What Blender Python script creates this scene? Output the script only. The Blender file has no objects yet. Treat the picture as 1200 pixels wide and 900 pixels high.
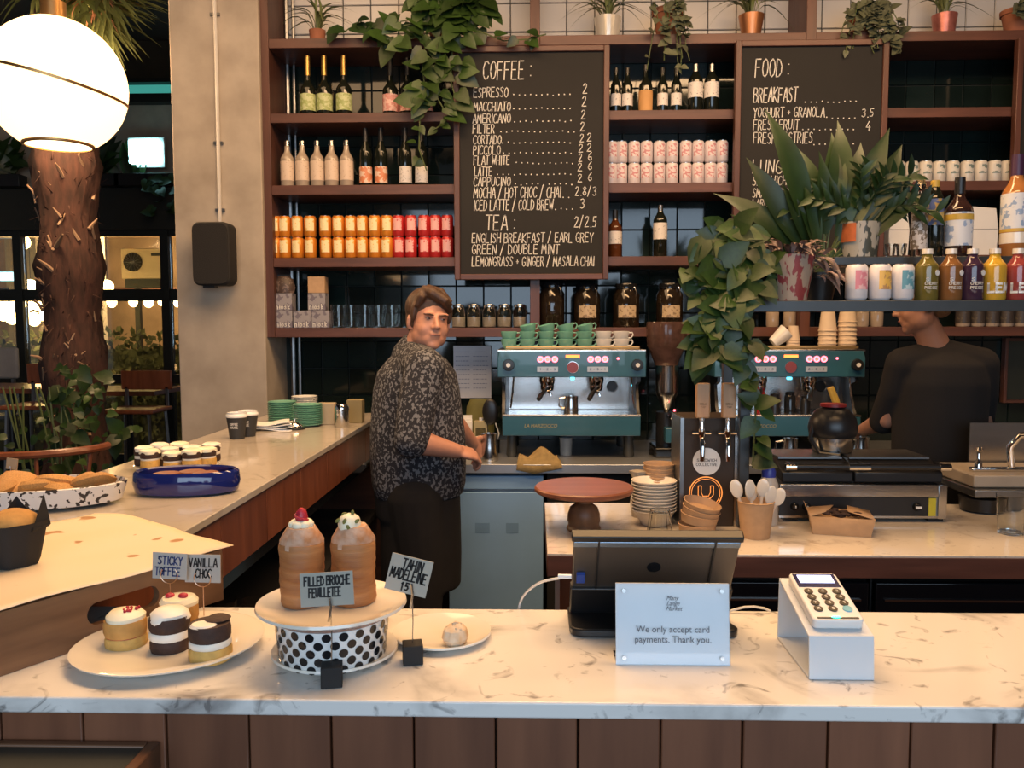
import bpy, bmesh, math, random
from mathutils import Vector, Matrix, Euler, Quaternion

C = bpy.context.scene.collection
SC = bpy.context.scene
R = math.radians
PI = math.pi
rnd = random.Random(7)

# ------------------------------------------------------------------ camera
CAM = Vector((0.0, 0.0, 1.57))
F = 970.0
YAW, PITCH, ROLL = math.atan(27 / F), math.atan(70 / F), R(-0.12)
cam_data = bpy.data.cameras.new('camera')
cam_data.sensor_width = 36
cam_data.lens = 36 * F / 1200
cam_data.clip_start = 0.02
cam = bpy.data.objects.new('camera', cam_data)
CAMROT = Matrix.Rotation(YAW, 3, 'Z') @ Matrix.Rotation(PI / 2 - PITCH, 3, 'X') @ Matrix.Rotation(ROLL, 3, 'Z')
cam.matrix_world = Matrix.Translation(CAM) @ CAMROT.to_4x4()
C.objects.link(cam)
SC.camera = cam

# ------------------------------------------------------------------ world, lights, exposure
SC.view_settings.view_transform = 'Standard'
SC.view_settings.look = 'None'
SC.view_settings.gamma = 1
SC.view_settings.use_curve_mapping = False
SC.view_settings.exposure = 0.0
world = bpy.data.worlds.new('world')
SC.world = world
world.use_nodes = True
world.node_tree.nodes['Background'].inputs[0].default_value = (0.62, 0.66, 0.75, 1)
world.node_tree.nodes['Background'].inputs[1].default_value = 0.16

def area(name, loc, target, sx, sy, power, col):
    l = bpy.data.lights.new(name, 'AREA')
    l.shape = 'RECTANGLE'; l.size = sx; l.size_y = sy
    l.energy = power; l.color = col
    o = bpy.data.objects.new(name, l)
    o.location = loc
    o.rotation_euler = (Vector(target) - Vector(loc)).to_track_quat('-Z', 'Y').to_euler()
    C.objects.link(o)
    return o

def point(name, loc, power, col, r=0.12):
    l = bpy.data.lights.new(name, 'POINT')
    l.energy = power; l.color = col; l.shadow_soft_size = r
    o = bpy.data.objects.new(name, l); o.location = loc
    C.objects.link(o)
    return o

WARM = (1.0, 0.62, 0.32)
area('window_daylight', (0.6, -2.6, 2.1), (0.3, 2.5, 1.0), 4.5, 2.2, 130, (0.62, 0.80, 1.0))
area('ceiling_lamp_front', (0.5, 1.5, 3.5), (0.4, 1.2, 1.1), 2.4, 0.5, 62, (1.0, 0.58, 0.26))
area('ceiling_lamp_bar', (0.9, 2.9, 3.5), (0.8, 3.6, 1.6), 3.0, 0.4, 70, WARM)
area('ceiling_lamp_side', (-1.0, 2.6, 3.5), (-1.1, 3.0, 1.1), 1.4, 2.6, 50, WARM)
point('pendant_lamp_room', (-2.6, 4.4, 2.9), 85, WARM)
point('courtyard_fill', (-4.6, 10.2, 2.5), 260, WARM)  # unseen fill added to brighten the courtyard wall

# ------------------------------------------------------------------ projection helpers (photo pixel -> point in the room)
def ray(x, y):
    return CAMROT @ Vector(((x - 600) / F, -(y - 450) / F, -1.0))
def PY(x, y, Y):
    d = ray(x, y); return CAM + d * (Y / d.y)
def PZ(x, y, z):
    d = ray(x, y); return CAM + d * ((z - CAM.z) / d.z)

# ------------------------------------------------------------------ materials
MATS = {}
def nt_new(name):
    m = bpy.data.materials.new(name); m.use_nodes = True
    nt = m.node_tree
    return m, nt, nt.nodes['Principled BSDF']
def set_p(b, rough=0.5, metal=0.0, spec=None, trans=0.0, coat=0.0, ior=None, sheen=0.0):
    b.inputs['Roughness'].default_value = rough
    b.inputs['Metallic'].default_value = metal
    b.inputs['Transmission Weight'].default_value = trans
    b.inputs['Coat Weight'].default_value = coat
    if ior: b.inputs['IOR'].default_value = ior
    if spec is not None: b.inputs['Specular IOR Level'].default_value = spec
def M(name, col, rough=0.5, metal=0.0, var=0.12, scale=12.0, bump=0.0, stretch=(1, 1, 1), col2=None, spec=None,
      trans=0.0, coat=0.0, emit=None, estr=0.0, ior=None, objvar=0.0, alpha=None, detail=3.0, contrast=(0.3, 0.7)):
    """procedural material: noise mixes two close colours, optional bump."""
    if name in MATS: return MATS[name]
    m, nt, b = nt_new(name)
    set_p(b, rough, metal, spec, trans, coat, ior)
    N, L = nt.nodes, nt.links
    c1 = (*col, 1)
    c2 = (*(col2 if col2 else tuple(max(0, c * (1 - var)) for c in col)), 1)
    tc = N.new('ShaderNodeTexCoord'); mp = N.new('ShaderNodeMapping')
    mp.inputs['Scale'].default_value = stretch
    L.new(tc.outputs['Object'], mp.inputs['Vector'])
    nz = N.new('ShaderNodeTexNoise'); nz.inputs['Scale'].default_value = scale; nz.inputs['Detail'].default_value = detail
    L.new(mp.outputs['Vector'], nz.inputs['Vector'])
    rp = N.new('ShaderNodeValToRGB')
    rp.color_ramp.elements[0].position = contrast[0]; rp.color_ramp.elements[0].color = c2
    rp.color_ramp.elements[1].position = contrast[1]; rp.color_ramp.elements[1].color = c1
    L.new(nz.outputs['Fac'], rp.inputs['Fac'])
    out = rp.outputs['Color']
    if objvar:
        oi = N.new('ShaderNodeObjectInfo')
        hs = N.new('ShaderNodeHueSaturation')
        mr = N.new('ShaderNodeMapRange')
        mr.inputs['To Min'].default_value = 1 - objvar; mr.inputs['To Max'].default_value = 1 + objvar
        L.new(oi.outputs['Random'], mr.inputs['Value']); L.new(mr.outputs['Result'], hs.inputs['Value'])
        L.new(out, hs.inputs['Color']); out = hs.outputs['Color']
    L.new(out, b.inputs['Base Color'])
    if bump:
        bp = N.new('ShaderNodeBump'); bp.inputs['Strength'].default_value = bump; bp.inputs['Distance'].default_value = 0.005
        L.new(nz.outputs['Fac'], bp.inputs['Height']); L.new(bp.outputs['Normal'], b.inputs['Normal'])
    if emit:
        b.inputs['Emission Color'].default_value = (*emit, 1); b.inputs['Emission Strength'].default_value = estr
    MATS[name] = m
    return m
def wood(name, c1, c2, axis='X', rough=0.45, scale=6, objvar=0.12, bump=0.15, coat=0.0):
    st = {'X': (0.12, 1, 1), 'Y': (1, 0.12, 1), 'Z': (1, 1, 0.12)}[axis]
    return M(name, c1, rough, var=0, col2=c2, scale=scale * 5, stretch=st, bump=bump, objvar=objvar, detail=6, coat=coat, contrast=(0.25, 0.75))
def marble(name, base, vein, rough, vs=2.2, blot=0.75):
    m, nt, b = nt_new(name); set_p(b, rough, coat=0.0)
    N, L = nt.nodes, nt.links
    tc = N.new('ShaderNodeTexCoord')
    n1 = N.new('ShaderNodeTexNoise'); n1.inputs['Scale'].default_value = vs; n1.inputs['Detail'].default_value = 8; n1.inputs['Distortion'].default_value = 1.6
    L.new(tc.outputs['Object'], n1.inputs['Vector'])
    r1 = N.new('ShaderNodeValToRGB'); e = r1.color_ramp.elements
    e[0].position = 0.45; e[0].color = (0, 0, 0, 1); e[1].position = 0.5; e[1].color = (1, 1, 1, 1)
    x = e.new(0.55); x.color = (0, 0, 0, 1)
    L.new(n1.outputs['Fac'], r1.inputs['Fac'])
    n2 = N.new('ShaderNodeTexNoise'); n2.inputs['Scale'].default_value = vs * 2.3; n2.inputs['Detail'].default_value = 6
    L.new(tc.outputs['Object'], n2.inputs['Vector'])
    r2 = N.new('ShaderNodeValToRGB'); r2.color_ramp.elements[0].position = 0.48; r2.color_ramp.elements[1].position = 0.72
    L.new(n2.outputs['Fac'], r2.inputs['Fac'])
    mu = N.new('ShaderNodeMath'); mu.operation = 'MULTIPLY'
    L.new(r1.outputs['Color'], mu.inputs[0]); L.new(r2.outputs['Color'], mu.inputs[1])
    n3 = N.new('ShaderNodeTexNoise'); n3.inputs['Scale'].default_value = vs * 9; n3.inputs['Detail'].default_value = 5; n3.inputs['Distortion'].default_value = 2.0
    L.new(tc.outputs['Object'], n3.inputs['Vector'])
    r3 = N.new('ShaderNodeValToRGB'); r3.color_ramp.elements[0].position = 0.60; r3.color_ramp.elements[1].position = 0.72
    L.new(n3.outputs['Fac'], r3.inputs['Fac'])
    m3 = N.new('ShaderNodeMath'); m3.operation = 'MULTIPLY'; m3.inputs[1].default_value = blot
    L.new(r3.outputs['Color'], m3.inputs[0])
    ad = N.new('ShaderNodeMath'); ad.operation = 'ADD'; ad.use_clamp = True
    L.new(mu.outputs[0], ad.inputs[0]); L.new(m3.outputs[0], ad.inputs[1])
    mx = N.new('ShaderNodeMix'); mx.data_type = 'RGBA'
    mx.inputs[6].default_value = (*base, 1); mx.inputs[7].default_value = (*vein, 1)
    L.new(ad.outputs[0], mx.inputs[0]); L.new(mx.outputs[2], b.inputs['Base Color'])
    return m
def speckle(name, base, dot, scale, thr, rough=0.2, coat=0.3, stretch=(1, 1, 1)):
    m, nt, b = nt_new(name); set_p(b, rough, coat=coat)
    N, L = nt.nodes, nt.links
    tc = N.new('ShaderNodeTexCoord'); mp = N.new('ShaderNodeMapping'); mp.inputs['Scale'].default_value = stretch
    L.new(tc.outputs['Object'], mp.inputs['Vector'])
    nz = N.new('ShaderNodeTexNoise'); nz.inputs['Scale'].default_value = scale; nz.inputs['Detail'].default_value = 2
    L.new(mp.outputs['Vector'], nz.inputs['Vector'])
    r = N.new('ShaderNodeValToRGB'); r.color_ramp.interpolation = 'LINEAR'
    r.color_ramp.elements[0].position = thr; r.color_ramp.elements[0].color = (*base, 1)
    r.color_ramp.elements[1].position = thr + 0.03; r.color_ramp.elements[1].color = (*dot, 1)
    L.new(nz.outputs['Fac'], r.inputs['Fac']); L.new(r.outputs['Color'], b.inputs['Base Color'])
    return m
def glass(name, col=(1, 1, 1), rough=0.02, ior=1.45):
    if name in MATS: return MATS[name]
    m, nt, b = nt_new(name); set_p(b, rough, trans=1.0, ior=ior)
    b.inputs['Base Color'].default_value = (*col, 1)
    MATS[name] = m
    return m
def thin_glass(name, tint=(0.9, 0.95, 0.95), fac=0.10):
    m = bpy.data.materials.new(name); m.use_nodes = True
    nt = m.node_tree; N, L = nt.nodes, nt.links
    N.remove(N['Principled BSDF'])
    out = N['Material Output']
    tr = N.new('ShaderNodeBsdfTransparent'); tr.inputs[0].default_value = (*tint, 1)
    gl = N.new('ShaderNodeBsdfGlossy'); gl.inputs['Roughness'].default_value = 0.03
    mx = N.new('ShaderNodeMixShader'); fr = N.new('ShaderNodeFresnel'); fr.inputs[0].default_value = 1.5
    ad = N.new('ShaderNodeMath'); ad.operation = 'ADD'; ad.inputs[1].default_value = fac; ad.use_clamp = True
    L.new(fr.outputs[0], ad.inputs[0]); L.new(ad.outputs[0], mx.inputs[0])
    L.new(tr.outputs[0], mx.inputs[1]); L.new(gl.outputs[0], mx.inputs[2]); L.new(mx.outputs[0], out.inputs[0])
    return m
def emis(name, col, s):
    if name in MATS: return MATS[name]
    m, nt, b = nt_new(name)
    b.inputs['Base Color'].default_value = (*col, 1)
    b.inputs['Emission Color'].default_value = (*col, 1); b.inputs['Emission Strength'].default_value = s
    MATS[name] = m
    return m

W_SHELF = wood('walnut_shelf', (0.135, 0.052, 0.034), (0.072, 0.028, 0.019), 'X')
W_SHELFZ = wood('walnut_upright', (0.135, 0.052, 0.034), (0.072, 0.028, 0.019), 'Z')
W_PLANK = wood('plank_wood', (0.22, 0.085, 0.040), (0.125, 0.045, 0.021), 'Z', scale=5, objvar=0.22)
W_PANEL = wood('reddish_panel', (0.26, 0.085, 0.04), (0.15, 0.045, 0.02), 'Z', rough=0.3)
W_CRATE = wood('crate_wood', (0.24, 0.125, 0.062), (0.10, 0.048, 0.024), 'X', objvar=0.05)
W_STAND = wood('cake_stand_wood', (0.34, 0.13, 0.07), (0.18, 0.06, 0.035), 'X', rough=0.3, scale=3, objvar=0)
W_OAK = wood('oak_handle', (0.55, 0.31, 0.15), (0.42, 0.22, 0.10), 'Z', objvar=0.05)
W_DARK = wood('dark_wood', (0.09, 0.04, 0.022), (0.05, 0.02, 0.012), 'X')
W_BEAM = wood('ledge_frame_wood', (0.17, 0.08, 0.04), (0.09, 0.04, 0.02), 'X')
MARBLE = marble('white_marble', (0.76, 0.73, 0.69), (0.20, 0.185, 0.175), 0.14)
MARBLE2 = marble('polished_stone', (0.50, 0.45, 0.39), (0.30, 0.26, 0.22), 0.10, vs=3.2, blot=0.35)
MARBLE3 = marble('veined_stone', (0.66, 0.60, 0.53), (0.34, 0.29, 0.25), 0.10, vs=3.0, blot=0.5)
CONCRETE = M('concrete', (0.46, 0.39, 0.31), 0.85, var=0, col2=(0.33, 0.275, 0.215), scale=5, bump=0.35, detail=12, contrast=(0.3, 0.65))
TILE_D = M('dark_green_tile', (0.012, 0.022, 0.020), 0.07, var=0.3, scale=6, objvar=0.35, bump=0.03, spec=0.6)
TILE_W = M('white_tile', (0.66, 0.62, 0.57), 0.25, var=0.06, scale=4, objvar=0.05)
GROUT_D = M('dark_grout', (0.02, 0.024, 0.022), 0.9)
BLACK = M('black_plastic', (0.014, 0.014, 0.015), 0.35)
BLACKM = M('black_matt', (0.012, 0.011, 0.011), 0.75)
BLACKG = M('black_gloss', (0.010, 0.011, 0.013), 0.12)
SOOT = M('dark_recess', (0.012, 0.010, 0.009), 0.9)
STEEL = M('steel', (0.62, 0.61, 0.59), 0.22, 1.0, var=0.1, scale=30, stretch=(0.1, 1, 1))
STEELD = M('brushed_steel', (0.36, 0.36, 0.36), 0.35, 1.0, var=0.2, scale=30, stretch=(0.1, 1, 1))
CHROME = M('chrome', (0.85, 0.84, 0.82), 0.06, 1.0, var=0.03)
IRON = M('grey_steel_frame', (0.065, 0.07, 0.072), 0.42, 0.6, var=0.15)
FRAMEM = M('window_metal', (0.018, 0.022, 0.02), 0.5, 0.3)
WHITE = M('white_gloss', (0.78, 0.78, 0.76), 0.15, var=0.03, coat=0.3)
CREAMW = M('cream_ceramic', (0.80, 0.74, 0.64), 0.12, var=0.04, coat=0.4)
PAPERW = M('white_paper', (0.80, 0.79, 0.76), 0.7, var=0.05)
CARD = M('kraft_card', (0.52, 0.33, 0.185), 0.8, var=0.12, scale=40)
CARDD = M('dark_kraft', (0.33, 0.19, 0.10), 0.8, var=0.15, scale=40)
CUPW = M('paper_cup', (0.72, 0.58, 0.43), 0.6, var=0.05)
TEAL = M('teal_enamel', (0.032, 0.120, 0.175), 0.28, var=0.08, coat=0.4)
GREENC = M('mint_ceramic', (0.19, 0.46, 0.35), 0.2, var=0.08, coat=0.4)
CHALK = M('chalk', (0.78, 0.75, 0.69), 0.9, var=0.25, scale=60)
BOARD = M('chalkboard', (0.014, 0.0125, 0.011), 0.8, var=0.25, scale=3)
INK = M('ink', (0.015, 0.014, 0.014), 0.7)
INKB = M('blue_ink', (0.03, 0.05, 0.16), 0.7)
CREAM = M('cream', (0.86, 0.80, 0.60), 0.45, var=0.06, scale=30, bump=0.1)
WCREAM = M('white_icing', (0.85, 0.80, 0.70), 0.45, var=0.05)
SPONGE = M('yellow_sponge', (0.66, 0.40, 0.11), 0.8, var=0.22, scale=90, bump=0.4, objvar=0.05)
SPONGEB = M('browned_sponge', (0.58, 0.30, 0.08), 0.8, var=0.3, scale=50, bump=0.4)
CHOCO = M('chocolate_sponge', (0.055, 0.026, 0.018), 0.75, var=0.35, scale=90, bump=0.4)
RASP = M('raspberry', (0.55, 0.03, 0.05), 0.4, var=0.35, scale=120, bump=0.5)
BRIO = M('brioche_crust', (0.27, 0.095, 0.028), 0.6, var=0, col2=(0.46, 0.21, 0.075), scale=22, stretch=(0.6, 0.6, 4), bump=0.9, detail=8)
BRIOT = M('sugared_brioche', (0.42, 0.19, 0.08), 0.7, var=0, col2=(0.60, 0.42, 0.31), scale=60, bump=0.5)
SKIN = M('skin', (0.56, 0.27, 0.18), 0.5, var=0.10, scale=9)
SKINB = M('skin_tan', (0.40, 0.20, 0.13), 0.5, var=0.12, scale=9)
TERRA = M('terracotta', (0.36, 0.13, 0.065), 0.8, var=0.2, scale=10)
SOIL = M('soil', (0.02, 0.014, 0.01), 0.95)
LEAF = M('pothos_leaf', (0.028, 0.062, 0.010), 0.45, var=0.35, scale=8, objvar=0.35)
LEAFD = M('dark_leaf', (0.018, 0.045, 0.009), 0.45, var=0.3, scale=8, objvar=0.35)
LEAFG = M('grey_green_leaf', (0.12, 0.13, 0.075), 0.6, var=0.3, objvar=0.35)
LEAFY = M('striped_blade', (0.20, 0.23, 0.08), 0.5, var=0.4, scale=20, objvar=0.3)
LEAFP = M('purple_striped_leaf', (0.22, 0.07, 0.085), 0.45, var=0, col2=(0.20, 0.22, 0.17), scale=22, stretch=(0.3, 4, 1), objvar=0.3)
PALM = M('palm_leaf', (0.13, 0.15, 0.05), 0.5, var=0.3, objvar=0.4)
PALMD = M('dry_palm_leaf', (0.35, 0.15, 0.08), 0.7, var=0.3, objvar=0.3)
STEM = M('vine_stem', (0.10, 0.13, 0.04), 0.6)
FABRICD = M('dark_cloth', (0.010, 0.009, 0.010), 0.95, var=0.3)
TOWEL = M('ochre_towel', (0.34, 0.24, 0.10), 0.95, var=0.3, scale=40, bump=0.4)
CLEAR = glass('clear_glass', (0.95, 0.97, 0.96), 0.02)
DKGLASS = M('dark_bottle_glass', (0.010, 0.012, 0.008), 0.08, spec=0.6)
AMBERG = M('amber_glass', (0.10, 0.03, 0.01), 0.06, spec=0.6)
JARG = glass('smoked_jar_glass', (0.75, 0.72, 0.66), 0.03)
PANE = thin_glass('window_glass')
ACRYL = thin_glass('clear_acrylic', (.98, .99, 1.0), 0.0)

# ------------------------------------------------------------------ mesh building
class MB:
    def __init__(s, mat4=None): s.v = []; s.f = []; s.m = mat4
    def add(s, vs, fs, T=None):
        n = len(s.v)
        for v in vs:
            v = Vector(v)
            if T is not None: v = T @ v
            s.v.append(v)
        s.f += [tuple(i + n for i in f) for f in fs]
        return s
    def box(s, c, d, rz=0.0, T=None):
        x, y, z = d[0] / 2, d[1] / 2, d[2] / 2
        vs = [(-x, -y, -z), (x, -y, -z), (x, y, -z), (-x, y, -z), (-x, -y, z), (x, -y, z), (x, y, z), (-x, y, z)]
        A = Matrix.Translation(c) @ Matrix.Rotation(rz, 4, 'Z')
        if T is not None: A = Matrix.Translation(c) @ T
        return s.add(vs, [(0, 3, 2, 1), (4, 5, 6, 7), (0, 1, 5, 4), (1, 2, 6, 5), (2, 3, 7, 6), (3, 0, 4, 7)], A)
    def box2(s, a, b):
        return s.box([(a[i] + b[i]) / 2 for i in range(3)], [abs(b[i] - a[i]) for i in range(3)])
    def lathe(s, prof, seg=20, c=(0, 0, 0), sx=1.0, sy=1.0, T=None, wob=None, a0=0.0, a1=2 * PI):
        full = abs(a1 - a0 - 2 * PI) < 1e-6
        n = seg if full else seg + 1
        vs, fs, rings = [], [], []
        for k, (r, z) in enumerate(prof):
            if r < 1e-6 and full:
                rings.append([len(vs)]); vs.append((c[0], c[1], c[2] + z))
            else:
                ring = []
                for i in range(n):
                    a = a0 + (a1 - a0) * i / seg
                    rr = r * (wob(a, z) if wob else 1)
                    ring.append(len(vs)); vs.append((c[0] + rr * sx * math.cos(a), c[1] + rr * sy * math.sin(a), c[2] + z))
                rings.append(ring)
        for A, B in zip(rings, rings[1:]):
            if len(A) == 1 and len(B) == 1: continue
            for i in range(seg):
                j = (i + 1) % n if full else i + 1
                if len(A) == 1: fs.append((A[0], B[j], B[i]))
                elif len(B) == 1: fs.append((A[i], A[j], B[0]))
                else: fs.append((A[i], A[j], B[j], B[i]))
        return s.add(vs, fs, T)
    def cyl(s, c, r, h, seg=16, r2=None, T=None):
        r2 = r if r2 is None else r2
        return s.lathe([(0, 0), (r, 0), (r2, h), (0, h)], seg, c, T=T)
    def ell(s, c, r, seg=14, rings=9, T=None):
        if not hasattr(r, '__len__'): r = (r, r, r)
        prof = [(math.sin(PI * k / rings), -math.cos(PI * k / rings)) for k in range(rings + 1)]
        prof[0] = (0, -1); prof[-1] = (0, 1)
        A = Matrix.Translation(c)
        if T is not None: A = A @ T
        A = A @ Matrix.Diagonal((r[0], r[1], r[2], 1))
        return s.lathe(prof, seg, T=A)
    def tube(s, pts, r, seg=8, cap=True):
        pts = [Vector(p) for p in pts]
        n = len(pts)
        rs = r if hasattr(r, '__len__') else [r] * n
        vs, fs = [], []
        up = Vector((0, 0, 1))
        prevx = None
        for i, p in enumerate(pts):
            d = (pts[min(i + 1, n - 1)] - pts[max(i - 1, 0)])
            if d.length < 1e-9: d = Vector((0, 0, 1))
            d.normalize()
            if prevx is None:
                x = d.cross(up)
                if x.length < 0.05: x = d.cross(Vector((1, 0, 0)))
            else: x = prevx - d * prevx.dot(d)
            x.normalize(); prevx = x
            y = d.cross(x)
            for k in range(seg):
                a = 2 * PI * k / seg
                vs.append(p + (x * math.cos(a) + y * math.sin(a)) * rs[i])
        for i in range(n - 1):
            for k in range(seg):
                a, b = i * seg + k, i * seg + (k + 1) % seg
                fs.append((a, a + seg, b + seg, b))
        if cap:
            fs.append(tuple(range(seg))); fs.append(tuple(reversed(range((n - 1) * seg, n * seg))))
        return s.add(vs, fs)
    def prism(s, pts, z0, z1, T=None):
        n = len(pts)
        vs = [(p[0], p[1], z0) for p in pts] + [(p[0], p[1], z1) for p in pts]
        fs = [tuple(reversed(range(n))), tuple(range(n, 2 * n))]
        fs += [(i, (i + 1) % n, n + (i + 1) % n, n + i) for i in range(n)]
        return s.add(vs, fs, T)
    def xz(s, pts, y0, y1):            # outline in X-Z, thickness along Y
        return s.prism([(p[0], -p[1]) for p in pts], y0, y1, T=Matrix(((1, 0, 0, 0), (0, 0, 1, 0), (0, -1, 0, 0), (0, 0, 0, 1))))
    def yz(s, pts, x0, x1):            # outline in Y-Z, thickness along X
        return s.prism(pts, x0, x1, T=Matrix(((0, 0, 1, 0), (1, 0, 0, 0), (0, 1, 0, 0), (0, 0, 0, 1))))
    def mesh(s, name, mat, smooth=True, angle=38):
        me = bpy.data.meshes.new(name)
        me.from_pydata([tuple(v) for v in s.v], [], s.f)
        me.validate(); me.update()
        if mat: me.materials.append(mat)
        if smooth and len(me.polygons):
            me.polygons.foreach_set('use_smooth', [True] * len(me.polygons))
            try: me.set_sharp_from_angle(angle=R(angle))
            except Exception: pass
        me.update()
        return me
    def build(s, name, mat, parent=None, loc=None, bevel=0.0, smooth=True, angle=38, label=None, kind=None, seg=2):
        o = bpy.data.objects.new(name, s.mesh(name, mat, smooth, angle))
        C.objects.link(o)
        if parent: o.parent = parent
        if loc is not None: o.location = loc
        if bevel:
            b = o.modifiers.new('bevel', 'BEVEL'); b.width = bevel; b.segments = seg; b.limit_method = 'ANGLE'; b.angle_limit = R(35)
        if label: o['label'] = label
        if kind: o['kind'] = kind
        return o
def inst(name, me, parent=None, loc=(0, 0, 0), rot=None, scale=None):
    o = bpy.data.objects.new(name, me); C.objects.link(o)
    if parent: o.parent = parent
    o.location = loc
    if rot is not None: o.rotation_euler = rot
    if scale is not None: o.scale = scale if hasattr(scale, '__len__') else (scale,) * 3
    return o
def thing(name, label, cat, loc=(0, 0, 0), rz=0.0, group=None, rot=None):
    o = bpy.data.objects.new(name, None); C.objects.link(o)
    o.empty_display_size = 0.05
    o.location = loc; o.rotation_euler = rot if rot is not None else (0, 0, rz)
    o['label'] = label; o['category'] = cat
    if group: o['group'] = group
    return o
def tag(o, label, cat, group=None):
    o['label'] = label; o['category'] = cat
    if group: o['group'] = group
    return o
def struct(o):
    o['kind'] = 'structure'; return o
def dup(root, loc=None, rz=None, label=None, group=None, rot=None, scale=None):
    r = root.copy(); C.objects.link(r)
    if loc is not None: r.location = loc
    if rz is not None: r.rotation_euler = (0, 0, rz)
    if rot is not None: r.rotation_euler = rot
    if scale is not None: r.scale = (scale,) * 3
    if label: r['label'] = label
    if group: r['group'] = group
    for ch in list(root.children):
        c = ch.copy(); C.objects.link(c); c.parent = r
        for g in list(ch.children):
            d = g.copy(); C.objects.link(d); d.parent = c
    return r
def spread(proto, places, labels, group, rots=None):
    """first place moves the prototype, the others are copies"""
    out = []
    for i, (p, l) in enumerate(zip(places, labels)):
        rz = rots[i] if rots else None
        if i == 0:
            proto.location = p; proto['label'] = l; proto['group'] = group
            if rz is not None: proto.rotation_euler = (0, 0, rz)
            o = proto
        else: o = dup(proto, p, rz, l, group)
        out.append(o)
    return out
ORD = ['first', 'second', 'third', 'fourth', 'fifth', 'sixth', 'seventh', 'eighth', 'ninth', 'tenth', 'eleventh', 'twelfth',
       'thirteenth', 'fourteenth', 'fifteenth', 'sixteenth']

# stroke lettering (hand drawn capitals), 4 wide x 6 high
G = {
 'A': '0,0 1.6,6 2,6 3.4,0;.7,2 3,2', 'B': '0,0 0,6 2,6 2.8,5 2.5,3.6 0,3.2;2.2,3.2 3.2,2 2.6,.2 0,0', 'C': '3,5.2 2.2,6 .8,5.6 0,3.6 .2,1.2 1.2,0 2.4,.2 3,1',
 'D': '0,0 0,6 1.8,5.6 3,3.6 2.8,1.4 1.6,.2 0,0', 'E': '2.6,6 0,6 0,0 2.8,0;0,3.2 2.2,3.2', 'F': '2.8,6 0,6 0,0;0,3.3 2.2,3.3', 'G': '3,5.2 2,6 .6,5.4 0,3.4 .4,1 1.6,0 3,.8 3,2.6 1.8,2.6',
 'H': '0,0 0,6;3,0 3,6;0,3 3,3', 'I': '.6,0 .6,6', 'J': '2.6,6 2.6,1.2 1.6,0 .4,.6', 'K': '0,0 0,6;2.8,6 0,2.8 3,0', 'L': '0,6 0,0 2.6,0', 'M': '0,0 .4,6 1.8,1.8 3.2,6 3.6,0',
 'N': '0,0 .2,6 2.8,0 3,6', 'O': '1.6,6 .3,4.8 0,2.6 .6,.6 1.7,0 2.8,1 3.2,3.2 2.7,5.2 1.6,6', 'P': '0,0 0,6 2.2,5.8 2.9,4.6 2.2,3.3 0,3', 'Q': '1.6,6 0,3 1.6,0 3.2,3 1.6,6;2,1.6 3.4,-.4',
 'R': '0,0 0,6 2.2,5.8 2.9,4.6 2.2,3.3 0,3;1.4,3.1 3,0', 'S': '2.8,5.2 1.8,6 .5,5.4 .5,4 2.4,2.6 2.8,1.2 1.6,0 .2,.6', 'T': '0,6 3.2,6;1.6,6 1.6,0', 'U': '0,6 .1,1.2 1.3,0 2.7,.9 3,6',
 'V': '0,6 1.5,0 3,6', 'W': '0,6 .9,0 1.9,4 2.9,0 3.8,6', 'X': '0,0 3,6;0,6 3,0', 'Y': '0,6 1.5,3.2 3,6;1.5,3.2 1.4,0', 'Z': '0,6 3,6 0,0 3,0',
 '0': '1.6,6 .2,4 .3,1.2 1.6,0 2.9,1.6 2.8,4.6 1.6,6', '1': '.8,5 1.6,6 1.6,0', '2': '.2,4.8 1,6 2.4,5.6 2.4,4 0,0 2.9,.1', '3': '.2,5.4 1.6,6 2.6,5 2.2,3.6 1.2,3.2;1.2,3.2 2.6,2.4 2.4,.6 1,0 .1,.7',
 '4': '1.8,6 0,2.2 3,2.2;2.1,3.4 2.1,-.2', '5': '2.7,6 .5,6 .3,3.4 2,3.6 2.6,2 1.8,.2 .1,.4', '6': '2.2,6 .5,3.8 .1,1.6 1.2,0 2.6,.9 2.2,2.8 .4,2.4', '8': '1.5,3.2 .3,4.6 1.5,6 2.6,4.7 1.5,3.2 .1,1.5 1.5,0 2.9,1.4 1.5,3.2',
 '9': '2.6,4.6 1.4,3.4 .3,4.4 1.2,6 2.6,5.2 2.4,2 1.6,0', '/': '0,-.6 2.2,6.6', '+': '.5,3 2.3,3;1.4,4 1.4,2', ':': '.6,4.2 .8,4.2;.6,1 .8,1', '.': '.5,0 .8,0', '-': '.3,3 2,3',
 'n': '.2,0 .2,3.6;.2,2.6 1.2,3.7 2.3,3 2.4,0', 'i': '.5,0 .5,3.6;.4,5 .6,5', 'o': '1.4,3.7 .2,2.4 .4,.6 1.5,0 2.6,1 2.5,2.9 1.4,3.7', 's': '2,3.2 1.2,3.7 .3,3 1.8,1.6 1.9,.5 .9,0 .1,.4', 'k': '.1,0 .1,6;1.9,3.6 .1,1.6 2,0',
 'f': '1.9,5.4 1.2,6 .6,5.2 .6,0;0,3.4 1.6,3.4', 'l': '.4,6 .4,0', 'e': '.2,2 2.3,2.1 1.6,3.7 .4,3 .2,1 1.2,0 2.4,.6', 'u': '.1,3.6 .3,.4 1.5,0 2.3,1 2.3,3.6 2.4,0', 't': '1,5.4 1,.4 1.8,0;.2,3.6 2,3.6',
}
def wrap(mb, R0):
    mb.v = [Vector((R0 * math.sin(v.x / R0), -R0 * math.cos(v.x / R0), v.z)) for v in mb.v]
    return mb
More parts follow.
